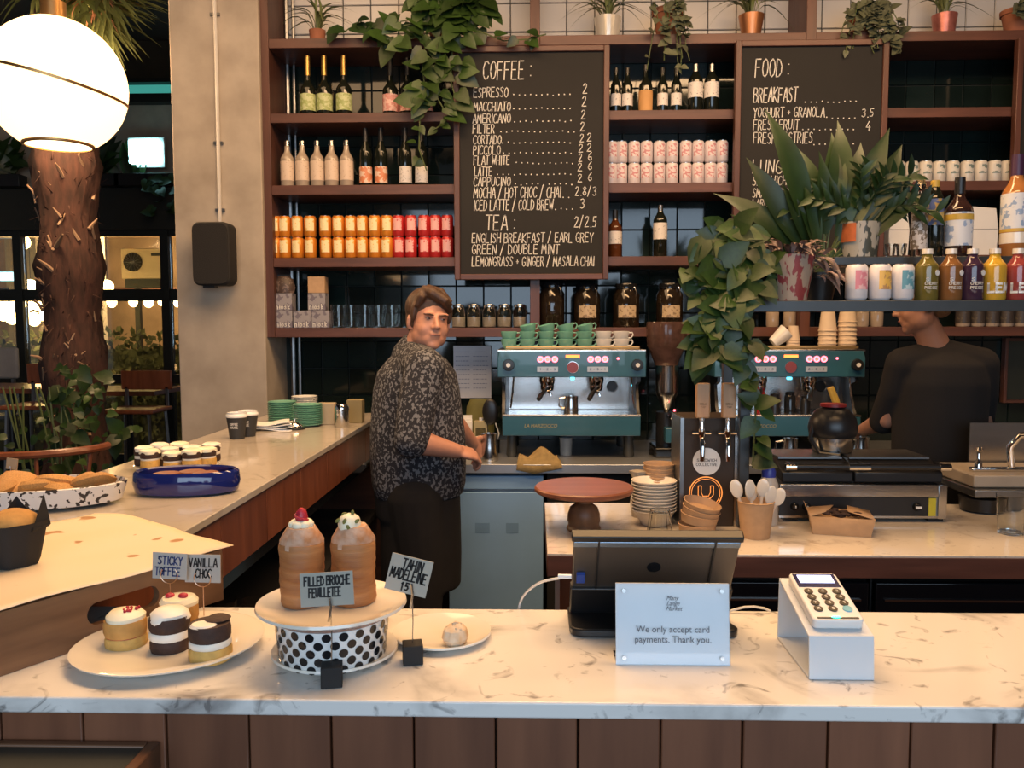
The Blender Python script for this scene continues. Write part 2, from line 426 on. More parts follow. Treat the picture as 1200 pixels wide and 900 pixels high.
def strokes(mb, s, x, z, w_total, h, wt, y=0.0, slant=0.0, jit=0.0, sub=0):
    """writes s in the X-Z plane at local (x, z), fitted to w_total wide"""
    adv, cur = [], 0.0
    for ch in s:
        adv.append(cur)
        cur += 2.2 if ch == ' ' else (1.9 if ch in 'Iil:.' else (4.8 if ch in 'MW' else 4.1))
    k = w_total / max(cur - 1, 1)
    q = h / 6.0
    r = random.Random(hash(len(s)) + len(s) * 31 + ord(s[0]))
    for ch, a in zip(s, adv):
        if ch == ' ': continue
        dz = r.uniform(-jit, jit) * h
        for poly in G[ch].split(';'):
            pts = [tuple(float(t) for t in p.split(',')) for p in poly.split()]
            P = [Vector((x + (a + px) * k + slant * pz * q, 0, z + pz * q + dz)) for px, pz in pts]
            if sub:
                P2 = []
                for A, B in zip(P, P[1:]):
                    m_ = max(1, int((B - A).length / sub)); P2 += [A.lerp(B, i_ / m_) for i_ in range(m_)]
                P = P2 + [P[-1]]
            for A, B in zip(P, P[1:]):
                d = (B - A)
                if d.length < 1e-7: d = Vector((wt, 0, 0))
                L = d.normalized(); nrm = Vector((-L.z, 0, L.x)) * wt / 2
                A2, B2 = A - L * wt * .4, B + L * wt * .4
                vs = [A2 - nrm, B2 - nrm, B2 + nrm, A2 + nrm]
                mb.add([(v.x, y, v.z) for v in vs], [(0, 1, 2, 3)])
    return mb
def font_mesh(name, body, size, mat, align='CENTER', spacing=1.0, xs=1.0, shear=0.0):
    cu = bpy.data.curves.new(name, 'FONT'); cu.body = body; cu.size = size; cu.align_x = align; cu.resolution_u = 3
    cu.space_line = spacing; cu.shear = shear
    to = bpy.data.objects.new('tmp', cu); C.objects.link(to)
    bpy.context.view_layer.update()
    me = bpy.data.meshes.new_from_object(to.evaluated_get(bpy.context.evaluated_depsgraph_get()))
    bpy.data.objects.remove(to); bpy.data.curves.remove(cu)
    me.transform(Matrix.Rotation(PI / 2, 4, 'X') @ Matrix.Diagonal((xs, 1, 1, 1)))
    me.name = name; me.materials.clear(); me.materials.append(mat)
    return me
def remeshed(name, mb, mat, voxel, smooth=4, parent=None):
    me = mb.mesh('tmp', None, smooth=False)
    o = bpy.data.objects.new('tmp', me); C.objects.link(o)
    m = o.modifiers.new('r', 'REMESH'); m.mode = 'VOXEL'; m.voxel_size = voxel
    if smooth:
        sm = o.modifiers.new('s', 'SMOOTH'); sm.factor = 0.5; sm.iterations = smooth
    bpy.context.view_layer.update()
    out = bpy.data.meshes.new_from_object(o.evaluated_get(bpy.context.evaluated_depsgraph_get()))
    bpy.data.objects.remove(o); bpy.data.meshes.remove(me)
    out.name = name; out.materials.clear(); out.materials.append(mat)
    out.polygons.foreach_set('use_smooth', [True] * len(out.polygons)); out.update()
    r = bpy.data.objects.new(name, out); C.objects.link(r)
    if parent: r.parent = parent
    return r
# ================================================================== SETTING
CZ, MZ, WZ = 1.126, 0.90, 0.90          # front counter, island, rear bench heights
struct(MB().box2((-9, -3.4, -0.05), (4.2, 13, 0)).build('floor', M('floor_concrete', (0.06, 0.045, 0.035), 0.6, scale=3)))
struct(MB().box2((-9, -3.4, 3.95), (4.2, 7.2, 4.05)).build('ceiling', M('ceiling_paint', (0.05, 0.04, 0.034), 0.9)))
struct(MB().box2((4.1, -3.4, 0), (4.2, 7.2, 3.95)).build('wall_right', M('side_wall_paint', (0.14, 0.09, 0.06), 0.8)))
struct(MB().box2((-9, -3.5, 0), (-2.4, -3.4, 3.95)).build('wall_rear', M('rear_wall_paint', (0.10, 0.075, 0.055), 0.85)))

# back wall with its tiles
wall = struct(MB().box2((-1.50, 4.79, 0), (3.2, 4.90, 3.95)).build('wall_back', GROUT_D))
TP = 0.1575
tb = MB()
h, b_ = TP / 2 - 0.0018, TP / 2 - 0.005
tb.add([(-h, 0.008, -h), (h, 0.008, -h), (h, 0.008, h), (-h, 0.008, h), (-b_, 0, -b_), (b_, 0, -b_), (b_, 0, b_), (-b_, 0, b_)],
       [(4, 5, 6, 7), (0, 1, 5, 4), (1, 2, 6, 5), (2, 3, 7, 6), (3, 0, 4, 7)])
tdark, twhite = tb.mesh('tile', TILE_D, smooth=False), tb.mesh('tile', TILE_W, smooth=False)
for p in twhite.polygons: pass
X0, Z0 = PY(664, 20, 4.78).x, PY(664, 37, 4.78).z
ntile = 0
hid = MB()
for r_ in range(-15, 5):
    for c_ in range(-10, 20):
        cx, cz = X0 + (c_ + .5) * TP, Z0 + (r_ + .5) * TP
        if cx < -1.47 or cx > 2.9: continue
        white = cz > 3.05
        behind = (-.35 < cx < .32 and 1.9 < cz < 3.05) or (1.12 < cx < 1.80 and 1.9 < cz < 3.05) or (cz < 1.3 and (cx > -.1)) or cx > 2.75 or cz > 3.5 or (cx > .9 and cz < 1.55)
        tilt = (rnd.uniform(-.012, .012), 0, rnd.uniform(-.012, .012))
        if behind and not white:
            n = len(hid.v)
            hid.add([(cx + v.x, 4.780 + v.y, cz + v.z) for v in tb.v], tb.f)
        elif white and cz > 3.5: continue
        else:
            inst('tile', twhite if white else tdark, wall, (cx, 4.780, cz), tilt); ntile += 1
hid.build('tile_field', TILE_D, wall, smooth=False, kind='stuff', label='dark green tiles behind the boards and machines')
# slim steel pipes at the end of the shelving and behind the counter
struct(MB().tube([(-1.395, 4.74, 0), (-1.395, 4.74, 3.9)], 0.014).tube([(-1.36, 4.75, 0), (-1.36, 4.75, 3.9)], 0.009).build('trim_1', STEELD))

# concrete pillar
pl = MB()
PF = 4.42
px0, px1 = PY(206, 300, PF).x, PY(309, 300, PF).x
pl.box2((px0, PF, 0), (px1, 4.9, 3.95))
struct(pl.build('wall_pillar', CONCRETE, bevel=0.006))
pillar = bpy.data.objects['wall_pillar']
# conduit and speaker on it
cx = PY(254, 130, PF - .02).x
t = thing('electrical_conduit', 'thin white conduit running down the concrete pillar to the black speaker', 'conduit', (cx, PF - .016, PY(254, 262, PF).z))
MB().tube([(0, 0, 0), (0.004, 0, .9), (-.004, 0, 1.9)], 0.010).build('pipe', M('white_conduit', (0.6, 0.56, 0.5), 0.5), t)
for zz in (.07, .42, 1.08, 1.62):
    MB().box((0, .006, zz), (.05, .014, .014)).build('clip', STEELD, t)
sx = PY(251, 300, 4.3).x
t = thing('wall_speaker', 'black rounded speaker mounted on the concrete pillar', 'speaker', (sx, PF - .07, PY(250, 335, 4.3).z))
s_ = MB()
w2, h2, r2 = .098, .163, .038
ol = []
for (qx, qz, a) in ((w2 - r2, h2 - r2, 0), (-w2 + r2, h2 - r2, 90), (-w2 + r2, -h2 + r2, 180), (w2 - r2, -h2 + r2, 270)):
    for k in range(6): ol.append((qx + r2 * math.cos(R(a + 18 * k)), qz + r2 * math.sin(R(a + 18 * k)) + .163))
s_.xz(ol, -.10, .02).build('cabinet', BLACKM, t, bevel=.012)
MB().xz([(p[0] * .93, .163 + (p[1] - .163) * .95) for p in ol], -.106, -.098).build('front_grille', M('speaker_cloth', (0.02, 0.018, 0.017), 0.95, scale=300, bump=.5), t)
MB().box((0, .045, .15), (.06, .06, .12)).build('wall_bracket', BLACK, t)
MB().box((-.02, -.06, -.006), (.06, .05, .012)).build('cable_cover', BLACK, t)

# ------------------------------------------------------------------ glazed front on the left, garden beyond
YW = 7.0
def wx(x, Y=YW): return PY(x, 300, Y).x
def wz(y, Y=YW): return PY(100, y, Y).z
fr = struct(MB().box2((-8.5, YW + .02, 0), (px0 - .0, YW + .10, wz(540))).build('wall_garden', M('window_plinth', (0.03, 0.022, 0.017), 0.8)))
win = MB()
for x in (22, 194): win.box2((wx(x) - .035, YW - .03, wz(545)), (wx(x) + .035, YW + .05, wz(222)))
for x in (-150, -300): win.box2((wx(x) - .035, YW - .03, wz(545)), (wx(x) + .035, YW + .05, wz(222)))
for y, tk in ((273, .03), (346, .05), (444, .04), (540, .06)): win.box2((-8, YW - .02, wz(y) - tk), (-1.5, YW + .04, wz(y) + tk))
w = struct(win.build('window_1', FRAMEM))
for xa, xb in ((-300, -150), (-150, 22), (22, 194), (194, 260)):
    for ya, yb in ((346, 276), (440, 350), (536, 448)):
        MB().box2((wx(xa) + .04, YW + .0, wz(ya) + .04), (wx(xb) - .04, YW + .008, wz(yb) - .02)).build('pane', PANE, w)
struct(MB().box2((-8.5, YW - .06, wz(270)), (-1.2, YW + .2, wz(222))).build('trim_2', M('dark_soffit', (0.02, 0.022, 0.018), 0.8)))
struct(MB().box2((-8.5, YW + .05, wz(222)), (-1.2, YW + .15, wz(118))).build('wall_upper', M('pale_upper_wall', (0.42, 0.37, 0.30), 0.8)))
struct(MB().box2((-8.5, YW - .05, wz(122)), (-1.2, YW + .1, wz(112))).box2((-8.5, YW - .05, wz(99)), (-1.2, YW + .1, wz(95))).build('trim_3', FRAMEM))
w2_ = struct(MB().box2((-8.5, YW, wz(99)), (-1.2, YW + .02, wz(95) + .02)).build('window_2', FRAMEM))
MB().box2((-8.5, YW + .03, wz(113)), (-1.2, YW + .04, wz(98))).build('pane', emis('turquoise_glazing', (0.05, 0.32, 0.27), 0.9), w2_, label='strip of glazing lit turquoise from behind')
struct(MB().box2((-8.5, YW + .05, wz(95)), (-1.2, YW + .15, 3.95)).build('wall_top', M('dark_upper', (0.05, 0.045, 0.03), 0.8)))
# cyan lamp
t = thing('box_lamp', 'box-shaped lamp glowing cyan white high beside the concrete pillar', 'lamp', (wx(177, 6.9), 6.85, wz(193, 6.85)))
MB().box((0, 0, .10), (.26, .05, .20)).build('diffuser', emis('cyan_tube', (0.45, 0.95, 1.0), 7.0), t, bevel=.015)
MB().box((0, .04, .10), (.30, .03, .24)).build('housing', WHITE, t)
MB().box((0, .10, .10), (.10, .14, .06)).build('wall_mount', WHITE, t)
# garden: wall, hedge, AC unit, string lights
struct(MB().box2((-9, 12.0, 0), (-1, 12.15, 3.6)).build('wall_courtyard', M('courtyard_wall', (0.50, 0.33, 0.17), 0.9, var=.45, scale=2)))
hb = MB()
hr = random.Random(3)
for i in range(5200):
    x, z = hr.uniform(-7.6, -2.2), hr.uniform(.35, 1.42 + .12 * math.sin(i))
    y = 9.0 + hr.uniform(-.22, .15)
    d = Vector((hr.gauss(0, 1), hr.gauss(-.6, .6), hr.gauss(0, 1))).normalized(); q = Vector((-d.z, d.y * .2, d.x)).normalized()
    p = Vector((x, y, z)); L = .10
    hb.add([p, p + d * L * .5 + q * L * .28, p + d * L, p + d * L * .5 - q * L * .28], [(0, 1, 2, 3)])
hb.box2((-7.6, 9.0, 0), (-2.2, 9.25, 1.3))
o = hb.build('hedge', M('hedge_leaf', (0.10, 0.11, 0.035), 0.7, var=.5, scale=4, objvar=0), smooth=False); tag(o, 'clipped dark hedge beyond the garden windows', 'hedge'); o['kind'] = 'stuff'
struct(MB().box2((-9, 10.5, 1.9), (-1, 10.62, 2.05)).build('trim_4', W_DARK))
ay = 9.6
t = thing('air_conditioner', 'cream air conditioning unit with a round fan seen through the window', 'air conditioner', (PY(168, 330, ay).x, ay, PY(168, 327, ay).z))
ww, hh = PY(192, 300, ay).x - PY(141, 300, ay).x, PY(168, 291, ay).z - PY(168, 327, ay).z
MB().box((0, .12, hh / 2), (ww, .24, hh)).build('casing', M('cream_metal', (0.62, 0.48, 0.30), 0.5), t, bevel=.01)
fan = MB().cyl((0, 0, 0), hh * .30, .02, 24, T=Matrix.Translation((-ww * .22, -.001, hh * .55)) @ Matrix.Rotation(PI / 2, 4, 'X')).build('fan_grille', BLACKM, t)
fl = MB()
for k in range(8):
    a = k * PI / 8; rr = hh * .3
    fl.tube([(-ww * .22 - rr * math.cos(a), -.026, hh * .55 - rr * math.sin(a)), (-ww * .22 + rr * math.cos(a), -.026, hh * .55 + rr * math.sin(a))], .004, 4)
fl.build('wire_guard', STEELD, fan)
MB().box((ww * .3, -.004, hh * .8), (ww * .2, .006, hh * .1)).build('badge', BLACK, t)
MB().box((0, .1, -.05), (ww * .8, .25, .1)).build('mounting_bracket', FRAMEM, t)
for s_x in (-1, 1): MB().box2((s_x * ww * .35 - .03, .2, -t.location.z), (s_x * ww * .35 + .03, .26, -.1)).build('support_post', FRAMEM, t)

BULB = emis('warm_bulb', (1.0, 0.62, 0.22), 30)
bulb = MB().ell((0, 0, 0), (.052, .052, .060), 10, 8)
bulb_me = bulb.mesh('light_bulb', BULB)
cap_me = MB().cyl((0, 0, .045), .02, .05, 8).mesh('lamp_cap', BLACK)
wire_y = 8.0
t = t_lights = thing('string_lights', 'string of glowing bulbs hanging outside under the middle window bar', 'string lights', (0, 0, 0))
pts = []
for x in range(-60, 216, 12):
    p = PY(x, 346 + 3 * math.sin(x * .1), wire_y); pts.append(p)
MB().tube(pts, .006, 5).build('wire', BLACK, t)
for x, s in ((0, 1.3), (8, 1.5), (16, 1.3), (28, 1.7), (36, 1.2), (46, 1.5), (53, 1.7), (60, 1.5), (131, .9), (156, .8), (174, .9), (189, .6), (208, .8)):
    p = PY(x, 354, wire_y)
    b1 = inst('light_bulb', bulb_me, t, p, scale=s)
    inst('lamp_cap', cap_me, b1)
for (x, y, s) in ((28, 284, 1.2), (56, 298, 1.0), (36, 337, 1.5), (48, 339, 1.1), (126, 336, 1.2)):
    p = PY(x, y, {337: 9.0, 339: 9.3}.get(y, 8.6))
    g = thing('globe_bulb', {284: 'bare glowing bulb behind the window, high up near the palm', 298: 'bare glowing bulb beside the palm trunk, second from the top bar', 337: 'bare glowing bulb low beside a window post', 339: 'bare glowing bulb low between window post and palm', 336: 'bare glowing bulb low between palm and air conditioner'}[y], 'light bulb', p)
    inst('bulb', bulb_me, g, scale=s)
    MB().tube([(0, 0, .09), (0, 0, 3.6 - p.z)], .004, 4).build('flex', BLACK, g)
x = PY(10, 324, 8.7)
t = thing('lit_panel', 'small bluish glowing screen behind the garden window near a post', 'screen', x)
MB().box((0, 0, 0), (.20, .03, .11)).build('casing', BLACK, t)
MB().box((0, -.018, 0), (.18, .006, .095)).build('display', emis('cyan_display', (0.5, 0.9, 1), 2.5), t)
struct(MB().box2((-8.5, 7.9, 3.58), (-1.5, 9.7, 3.66)).build('ceiling_canopy', W_DARK))
for x, y, Yg in ((4, 368, 9.2), (14, 372, 9.2), (28, 370, 9.2), (40, 374, 9.2), (54, 369, 9.2), (62, 376, 9.2)):  # extra bulbs added for the warm glow below the string
    p = PY(x, y, 8.7)
    inst('light_bulb', bulb_me, t_lights, p, scale=1.25)
# pale courtyard posts and brick backdrop panels seen through glass
struct(MB().box2((PY(30, 300, 10).x, 10, 0), (PY(42, 300, 10).x, 10.1, 3)).box2((PY(6, 300, 10).x, 10, 0), (PY(12, 300, 10).x, 10.1, 3)).box2((PY(112, 300, 10).x, 10, 0), (PY(118, 300, 10).x, 10.1, 3)).build('trim_5', M('courtyard_post', (0.45, 0.38, 0.25), .8)))

# ------------------------------------------------------------------ shelving against the back wall
SF, SB = 4.45, 4.775
SZ = [1.552, 1.929, 2.313, 2.690, 3.077]
UX = [-1.433, 0.0, 1.433, 2.866]
t = thing('wall_shelving', 'tall walnut shelving unit across the dark tiled wall', 'shelves', (0, SF, 0))
for i, ux in enumerate(UX):
    MB().box2((ux - .026, 0, SZ[0] - .05), (ux + .026, SB - SF, 3.9)).build('upright', W_SHELFZ, t, bevel=.002)
for i in range(3):
    for z in SZ:
        MB().box2((UX[i] + .026, .004, z - .05), (UX[i + 1] - .026, SB - SF, z)).build('shelf_board', W_SHELF, t, bevel=.002)

# ------------------------------------------------------------------ menu boards
def menu_board(xa, xb, ya, yb, name_label):
    Yb = 4.415
    A, B = PY(xa, yb, Yb), PY(xb, ya, Yb)
    t = thing('menu_board', name_label, 'menu board', ((A.x + B.x) / 2, Yb, A.z))
    w, h = B.x - A.x, B.z - A.z
    fw = .03
    MB().box2((-w / 2 + fw * .6, .004, fw * .6), (w / 2 - fw * .6, .02, h - fw * .6)).build('chalk_panel', BOARD, t)
    for nm, a, b in (('frame_side', (-w / 2, -.012, 0), (-w / 2 + fw, .028, h)), ('frame_side', (w / 2 - fw, -.012, 0), (w / 2, .028, h)),):
        MB().box2(a, b).build(nm, W_SHELFZ, t, bevel=.003)
    for nm, a, b in (('frame_rail', (-w / 2 + fw, -.012, 0), (w / 2 - fw, .028, fw)), ('frame_rail', (-w / 2 + fw, -.012, h - fw), (w / 2 - fw, .028, h))):
        MB().box2(a, b).build(nm, W_SHELF, t, bevel=.003)
    return t, Yb
def write(t, Yb, lines, wt=.0042):
    cx, cz = t.location.x, t.location.z
    heading = None
    for (s, xa, xb, y, hp) in lines:
        a, b = PY(xa, y, Yb), PY(xb, y, Yb)
        hgt = hp * .00455 * Yb / 4.415
        mb = MB()
        strokes(mb, s, a.x - cx, a.z - cz, b.x - a.x, hgt, wt * (1.25 if hp > 14 else 1), y=.0025, slant=.05, jit=.04)
        mb.build('chalk_lettering', CHALK, t, smooth=False, kind='stuff')
def dots(t, Yb, rows):
    cx, cz = t.location.x, t.location.z
    mb = MB()
    for xa, xb, y in rows:
        x = xa
        while x < xb:
            p = PY(x, y + rnd.uniform(-.8, .8), Yb); q = .003
            mb.add([(p.x - cx - q, .0025, p.z - cz - q), (p.x - cx + q, .0025, p.z - cz - q), (p.x - cx + q, .0025, p.z - cz + q), (p.x - cx - q, .0025, p.z - cz + q)], [(0, 1, 2, 3)])
            x += 6.6
    mb.build('chalk_dots', CHALK, t, smooth=False, kind='stuff')
t, Yb = menu_board(533, 714.5, 53, 328, 'framed chalkboard headed COFFEE, hung over the middle of the shelving')
write(t, Yb, [('COFFEE :', 566, 622, 93, 20), ('ESPRESSO', 555, 595, 114, 11), ('2', 683, 688, 109, 11), ('MACCHIATO', 555, 598, 130, 10), ('2', 682, 687, 124, 11),
    ('AMERICANO', 554, 598, 144, 10), ('2', 681, 686, 139, 10), ('FILTER', 554, 579, 156, 10), ('2', 680, 685, 153, 10), ('CORTADO', 554.5, 587, 169, 10), ('2', 679.5, 684, 166, 9), ('2', 688, 693, 165, 9),
    ('PICCOLO', 554.5, 586, 181, 10), ('2', 678, 683, 178, 9), ('2', 688, 693, 177, 9), ('FLAT WHITE', 555, 597, 193, 10), ('2', 678, 682, 189, 9), ('6', 689, 694, 188, 9),
    ('LATTE', 556, 576, 206, 10), ('2', 677, 682, 200, 9), ('6', 689, 694, 199, 9), ('CAPPUCINO', 555, 598, 218, 10), ('2', 677, 682, 213, 9), ('6', 689, 694, 212, 9),
    ('MOCHA / HOT CHOC / CHAI', 555, 657, 232, 12), ('2.8/3', 674, 699, 229, 10), ('ICED LATTE / COLD BREW', 555, 648, 246.5, 12), ('3', 680, 685, 244, 11),
    ('TEA :', 569, 603, 270, 17), ('2/2.5', 673, 699, 266, 12), ('ENGLISH BREAKFAST / EARL GREY', 553, 695, 284.5, 11), ('GREEN / DOUBLE MINT', 553, 655, 298, 11), ('LEMONGRASS + GINGER / MASALA CHAI', 553, 696, 312, 11)])
dots(t, Yb, [(602, 673, 111), (602, 673, 127), (603, 673, 142), (587, 673, 154), (589, 673, 167), (590, 673, 179), (605, 672, 191), (583, 671, 204), (604, 671, 216), (660, 672, 231), (651, 676, 245)])
t, Yb = menu_board(857.5, 1042, 46, 328, 'framed chalkboard headed FOOD, partly hidden by broad dark leaves')
write(t, Yb, [('FOOD :', 885, 924, 90, 20), ('BREAKFAST', 883, 934, 119.5, 16), ('YOGHURT + GRANOLA', 883, 966, 137.5, 11), ('3.5', 1010, 1024, 137, 9), ('FRESH FRUIT', 883, 936, 152, 11), ('4', 1015, 1020, 153, 10),
    ('FRESH PASTRIES', 883, 952, 168, 12), ('LUNCH', 882, 925, 203, 15), ('SANDWICHES', 882, 932, 217, 10), ('SMALL SALADS', 882, 934, 231, 10), ('LARGE SALADS', 882, 934, 243, 9), ('+ W', 896, 918, 256, 9), ('SOUP', 882, 912, 268, 9)])
dots(t, Yb, [(944, 1008, 119), (969, 1008, 138), (941, 1006, 152), (954, 1006, 169), (940, 1006, 217), (940, 1006, 231), (940, 1006, 243)])
t, Yb = menu_board(1181, 1365, 43, 328, 'framed chalkboard of which only the frame edge shows past the amber spirit bottle')

# ================================================================== COUNTERS
# front counter: planked carcass with marble top
CF, CB = 0.945, 1.265
t = thing('front_counter', 'plank fronted service counter carrying the white marble top', 'counter', (0, 0, 0))
MB().box2((-1.325, CF + .045, 0), (2.3, CB - .02, CZ - .022)).build('carcass', W_DARK, t)
pe = [PY(x, 860, CF + .02).x for x in (2, 98, 195, 292, 388, 485, 581, 677, 774, 870, 970, 1067, 1165)]
ped = (pe[-1] - pe[0]) / 12
edges = [pe[0] - ped * k for k in range(7, 0, -1)] + pe + [pe[-1] + ped * k for k in range(1, 6)]
for a, b in zip(edges, edges[1:]):
    MB().box2((a + .0012, CF + .018 + rnd.uniform(0, .0015), .08), (b - .0012, CF + .045, CZ - .022)).build('plank', W_PLANK, t, bevel=.0015, seg=1)
MB().box2((-1.3, CF + .03, 0), (2.3, CF + .045, .08)).build('kickboard', BLACKM, t)
top = MB().box2((-1.345, CF, CZ - .02), (2.32, CB, CZ)).build('worktop', MARBLE, bevel=.0025)
tag(top, 'white veined marble worktop on the front counter under cakes and card reader', 'worktop')
# side counter
LX0, LX1, LYB = -1.325, -0.757, 4.12
t = thing('side_counter', 'long side counter with reddish wood facing running back to the pillar', 'counter', (0, 0, 0))
MB().box2((LX0 + .02, CB + .01, 0), (LX0 + .06, LYB, CZ - .03)).build('outer_panel', W_DARK, t)
MB().box2((LX0 + .06, LYB - .04, 0), (LX1 - .02, LYB, CZ - .03)).build('end_panel', W_DARK, t)
y = CB + .01; k = 0
while y < LYB - .02:
    y2 = min(y + .345, LYB)
    MB().box2((LX1 - .035, y + .0015, CZ - .175), (LX1 - .008, y2 - .0015, CZ - .022)).build('facing_panel', W_PANEL, t, bevel=.001, seg=1)
    y = y2
MB().box2((LX1 - .06, CB + .01, CZ - .215), (LX1 - .02, LYB, CZ - .176)).build('steel_rail', BLACKG, t)
MB().box2((LX0 + .06, CB + .02, .62), (LX1 - .03, LYB - .04, .645)).build('inner_shelf', BLACKM, t)
MB().box2((LX0 + .06, CB + .02, .22), (LX1 - .03, LYB - .04, .245)).build('lower_shelf', BLACKM, t)
top = MB().box2((LX0, CB + .001, CZ - .02), (LX1, LYB + .01, CZ)).build('worktop', MARBLE2, bevel=.0025)
tag(top, 'polished beige stone top of the side counter under the pastry dishes', 'worktop')
# glasses stored under the side counter
tum = thing('tumbler', 'x', 'glass', (0, 0, 0))
MB().lathe([(0, 0), (.028, 0), (.036, .10), (.034, .10), (.027, .006), (0, .006)], 14).build('body', CLEAR, tum)
gp, gl = [], []
for iy in range(7):
    for ix in range(2):
        gp.append((LX1 - .09 - .085 * ix, 1.72 + .115 * iy, .646)); gl.append('clear tumbler stored on the shelf below the side counter')
spread(tum, gp, gl, 'tumblers stored under the side counter')

# island counter
IY0, IY1, IX0, IX1 = 2.385, 3.08, 0.035, 3.0
t = thing('island_counter', 'inner counter with walnut edge behind the till carrying bowls and grill', 'counter', (0, 0, 0))
MB().box2((IX0, IY0, MZ - .07), (IX1, IY0 + .03, MZ - .006)).build('front_edge', W_SHELF, t, bevel=.003)
MB().box2((IX0, IY0 + .03, MZ - .07), (IX0 + .03, IY1, MZ - .006)).build('side_edge', W_SHELF, t, bevel=.003)
MB().box2((IX0 + .03, IY0 + .03, MZ - .07), (IX1, IY1, MZ - .019)).build('carcass_top', W_DARK, t)
MB().box2((IX0 + .04, IY0 + .08, 0), (IX0 + .28, IY1 - .02, MZ - .07)).build('end_cabinet', W_PANEL, t, bevel=.002)
MB().box2((IX0 + .28, IY1 - .06, 0), (IX1, IY1 - .02, MZ - .07)).build('back_panel', BLACKM, t)
top = MB().box2((IX0 + .001, IY0 + .001, MZ - .018), (IX1, IY1, MZ)).build('worktop', MARBLE3, bevel=.002)
tag(top, 'veined stone worktop of the inner counter under the cake stand and grill', 'worktop')
# black undercounter units
xa = IX0 + .29
for i, (x0, x1) in enumerate(((xa, 1.0), (1.01, 1.62), (1.63, 2.25))):
    t = thing('undercounter_fridge', ['glossy black undercounter unit directly behind the tablet', 'glossy black undercounter unit behind the card reader', 'glossy black undercounter unit past the card reader at the counter end'][i], 'fridge', ((x0 + x1) / 2, IY0 + .06, 0))
    w = x1 - x0
    MB().box2((-w / 2, .03, .05), (w / 2, .55, MZ - .09)).build('body', BLACK, t, bevel=.004)
    MB().box2((-w / 2 + .005, 0, .10), (w / 2 - .005, .028, MZ - .10)).build('door', BLACKG, t, bevel=.004)
    MB().box2((-w / 2 + .03, -.008, MZ - .155), (w / 2 - .03, 0, MZ - .149)).build('handle_strip', STEEL, t)
    MB().box2((-.04 + .1 * i, -.002, MZ - .225), (.03 + .1 * i, 0, MZ - .212)).build('badge', STEELD, t)
    for s in (-1, 1): MB().cyl((s * (w / 2 - .05), .1, 0), .02, .05, 10).build('foot', BLACK, t)

# rear bench with steel top, steel fridge with daylight blue painted in
BY0 = 3.93
t = thing('rear_bench', 'stainless steel topped rear bench under the coffee machines', 'bench', (0, 0, 0))
MB().box2((-.74, BY0, WZ - .045), (3.0, 4.775, WZ)).build('steel_top', M('bench_steel', (0.55, 0.58, 0.62), .38, .8), t, bevel=.003)
o = MB().box2((.06, BY0 + .1, 0), (3.0, 4.7, WZ - .05)).build('base_cabinet', BLACKM); tag(o, 'dark base cabinet under the rear bench on the far side of the fridge', 'cabinet')
o = MB().box2((-.72, BY0 + .35, 0), (-.44, 4.7, WZ - .05)).build('base_cabinet', BLACKM); tag(o, 'dark base cabinet under the rear bench behind the barista in the patterned shirt', 'cabinet')
t = thing('steel_fridge', 'stainless steel fridge with painted daylight blue under the rear bench beside the barista', 'fridge', (-.19, BY0 + .02, 0))
FR = M('daylight_tinted_steel', (0.26, 0.46, 0.74), 0.35, 0.10, var=.10, scale=5)  # reflected daylight put into the base colour as blue
MB().box2((-.23, .03, .08), (.23, .60, WZ - .06)).build('body', STEELD, t)
MB().box2((-.23, 0, .10), (.23, .028, WZ - .14)).build('door', FR, t, bevel=.003)
MB().box2((-.23, .0, WZ - .125), (.23, .028, WZ - .06)).build('control_fascia', FR, t, bevel=.002)
MB().box2((-.10, -.001, WZ - .34), (-.03, 0, WZ - .29)).box2((.05, -.001, WZ - .34), (.11, 0, WZ - .29)).build('sticker_mark', M('fridge_mark', (0.18, 0.33, 0.54), .4, .1), t)
for s in (-1, 1): MB().cyl((s * .18, .1, 0), .02, .08, 10).build('foot', BLACK, t)

# dark topped ledge against the counter front, lower corner
t = thing('low_side_table', 'dark topped side table with wooden rim pushed against the counter planks', 'table', (0, 0, 0))
bx = PY(187, 866, CF + .015).x
lz = PY(100, 868, CF + .015).z
MB().box2((-1.2, .52, lz - .03), (bx - .014, CF + .004, lz - .003)).build('tabletop', M('dark_slate_top', (0.045, 0.048, 0.04), 0.5, var=.2), t)
MB().box2((bx - .014, .52, lz - .05), (bx, CF + .016, lz)).build('rim', W_BEAM, t, bevel=.002)
MB().box2((-1.2, CF + .004, lz - .05), (bx - .014, CF + .016, lz)).build('rim', W_BEAM, t, bevel=.002)
MB().box2((-1.2, .508, lz - .05), (bx, .52, lz)).build('rim', W_BEAM, t, bevel=.002)
for (x, y) in ((bx - .03, .54), (bx - .03, CF - .02), (-1.17, .54), (-1.17, CF - .02)):
    MB().box2((x - .02, y - .02, 0), (x + .02, y + .02, lz - .05)).build('leg', W_BEAM, t)
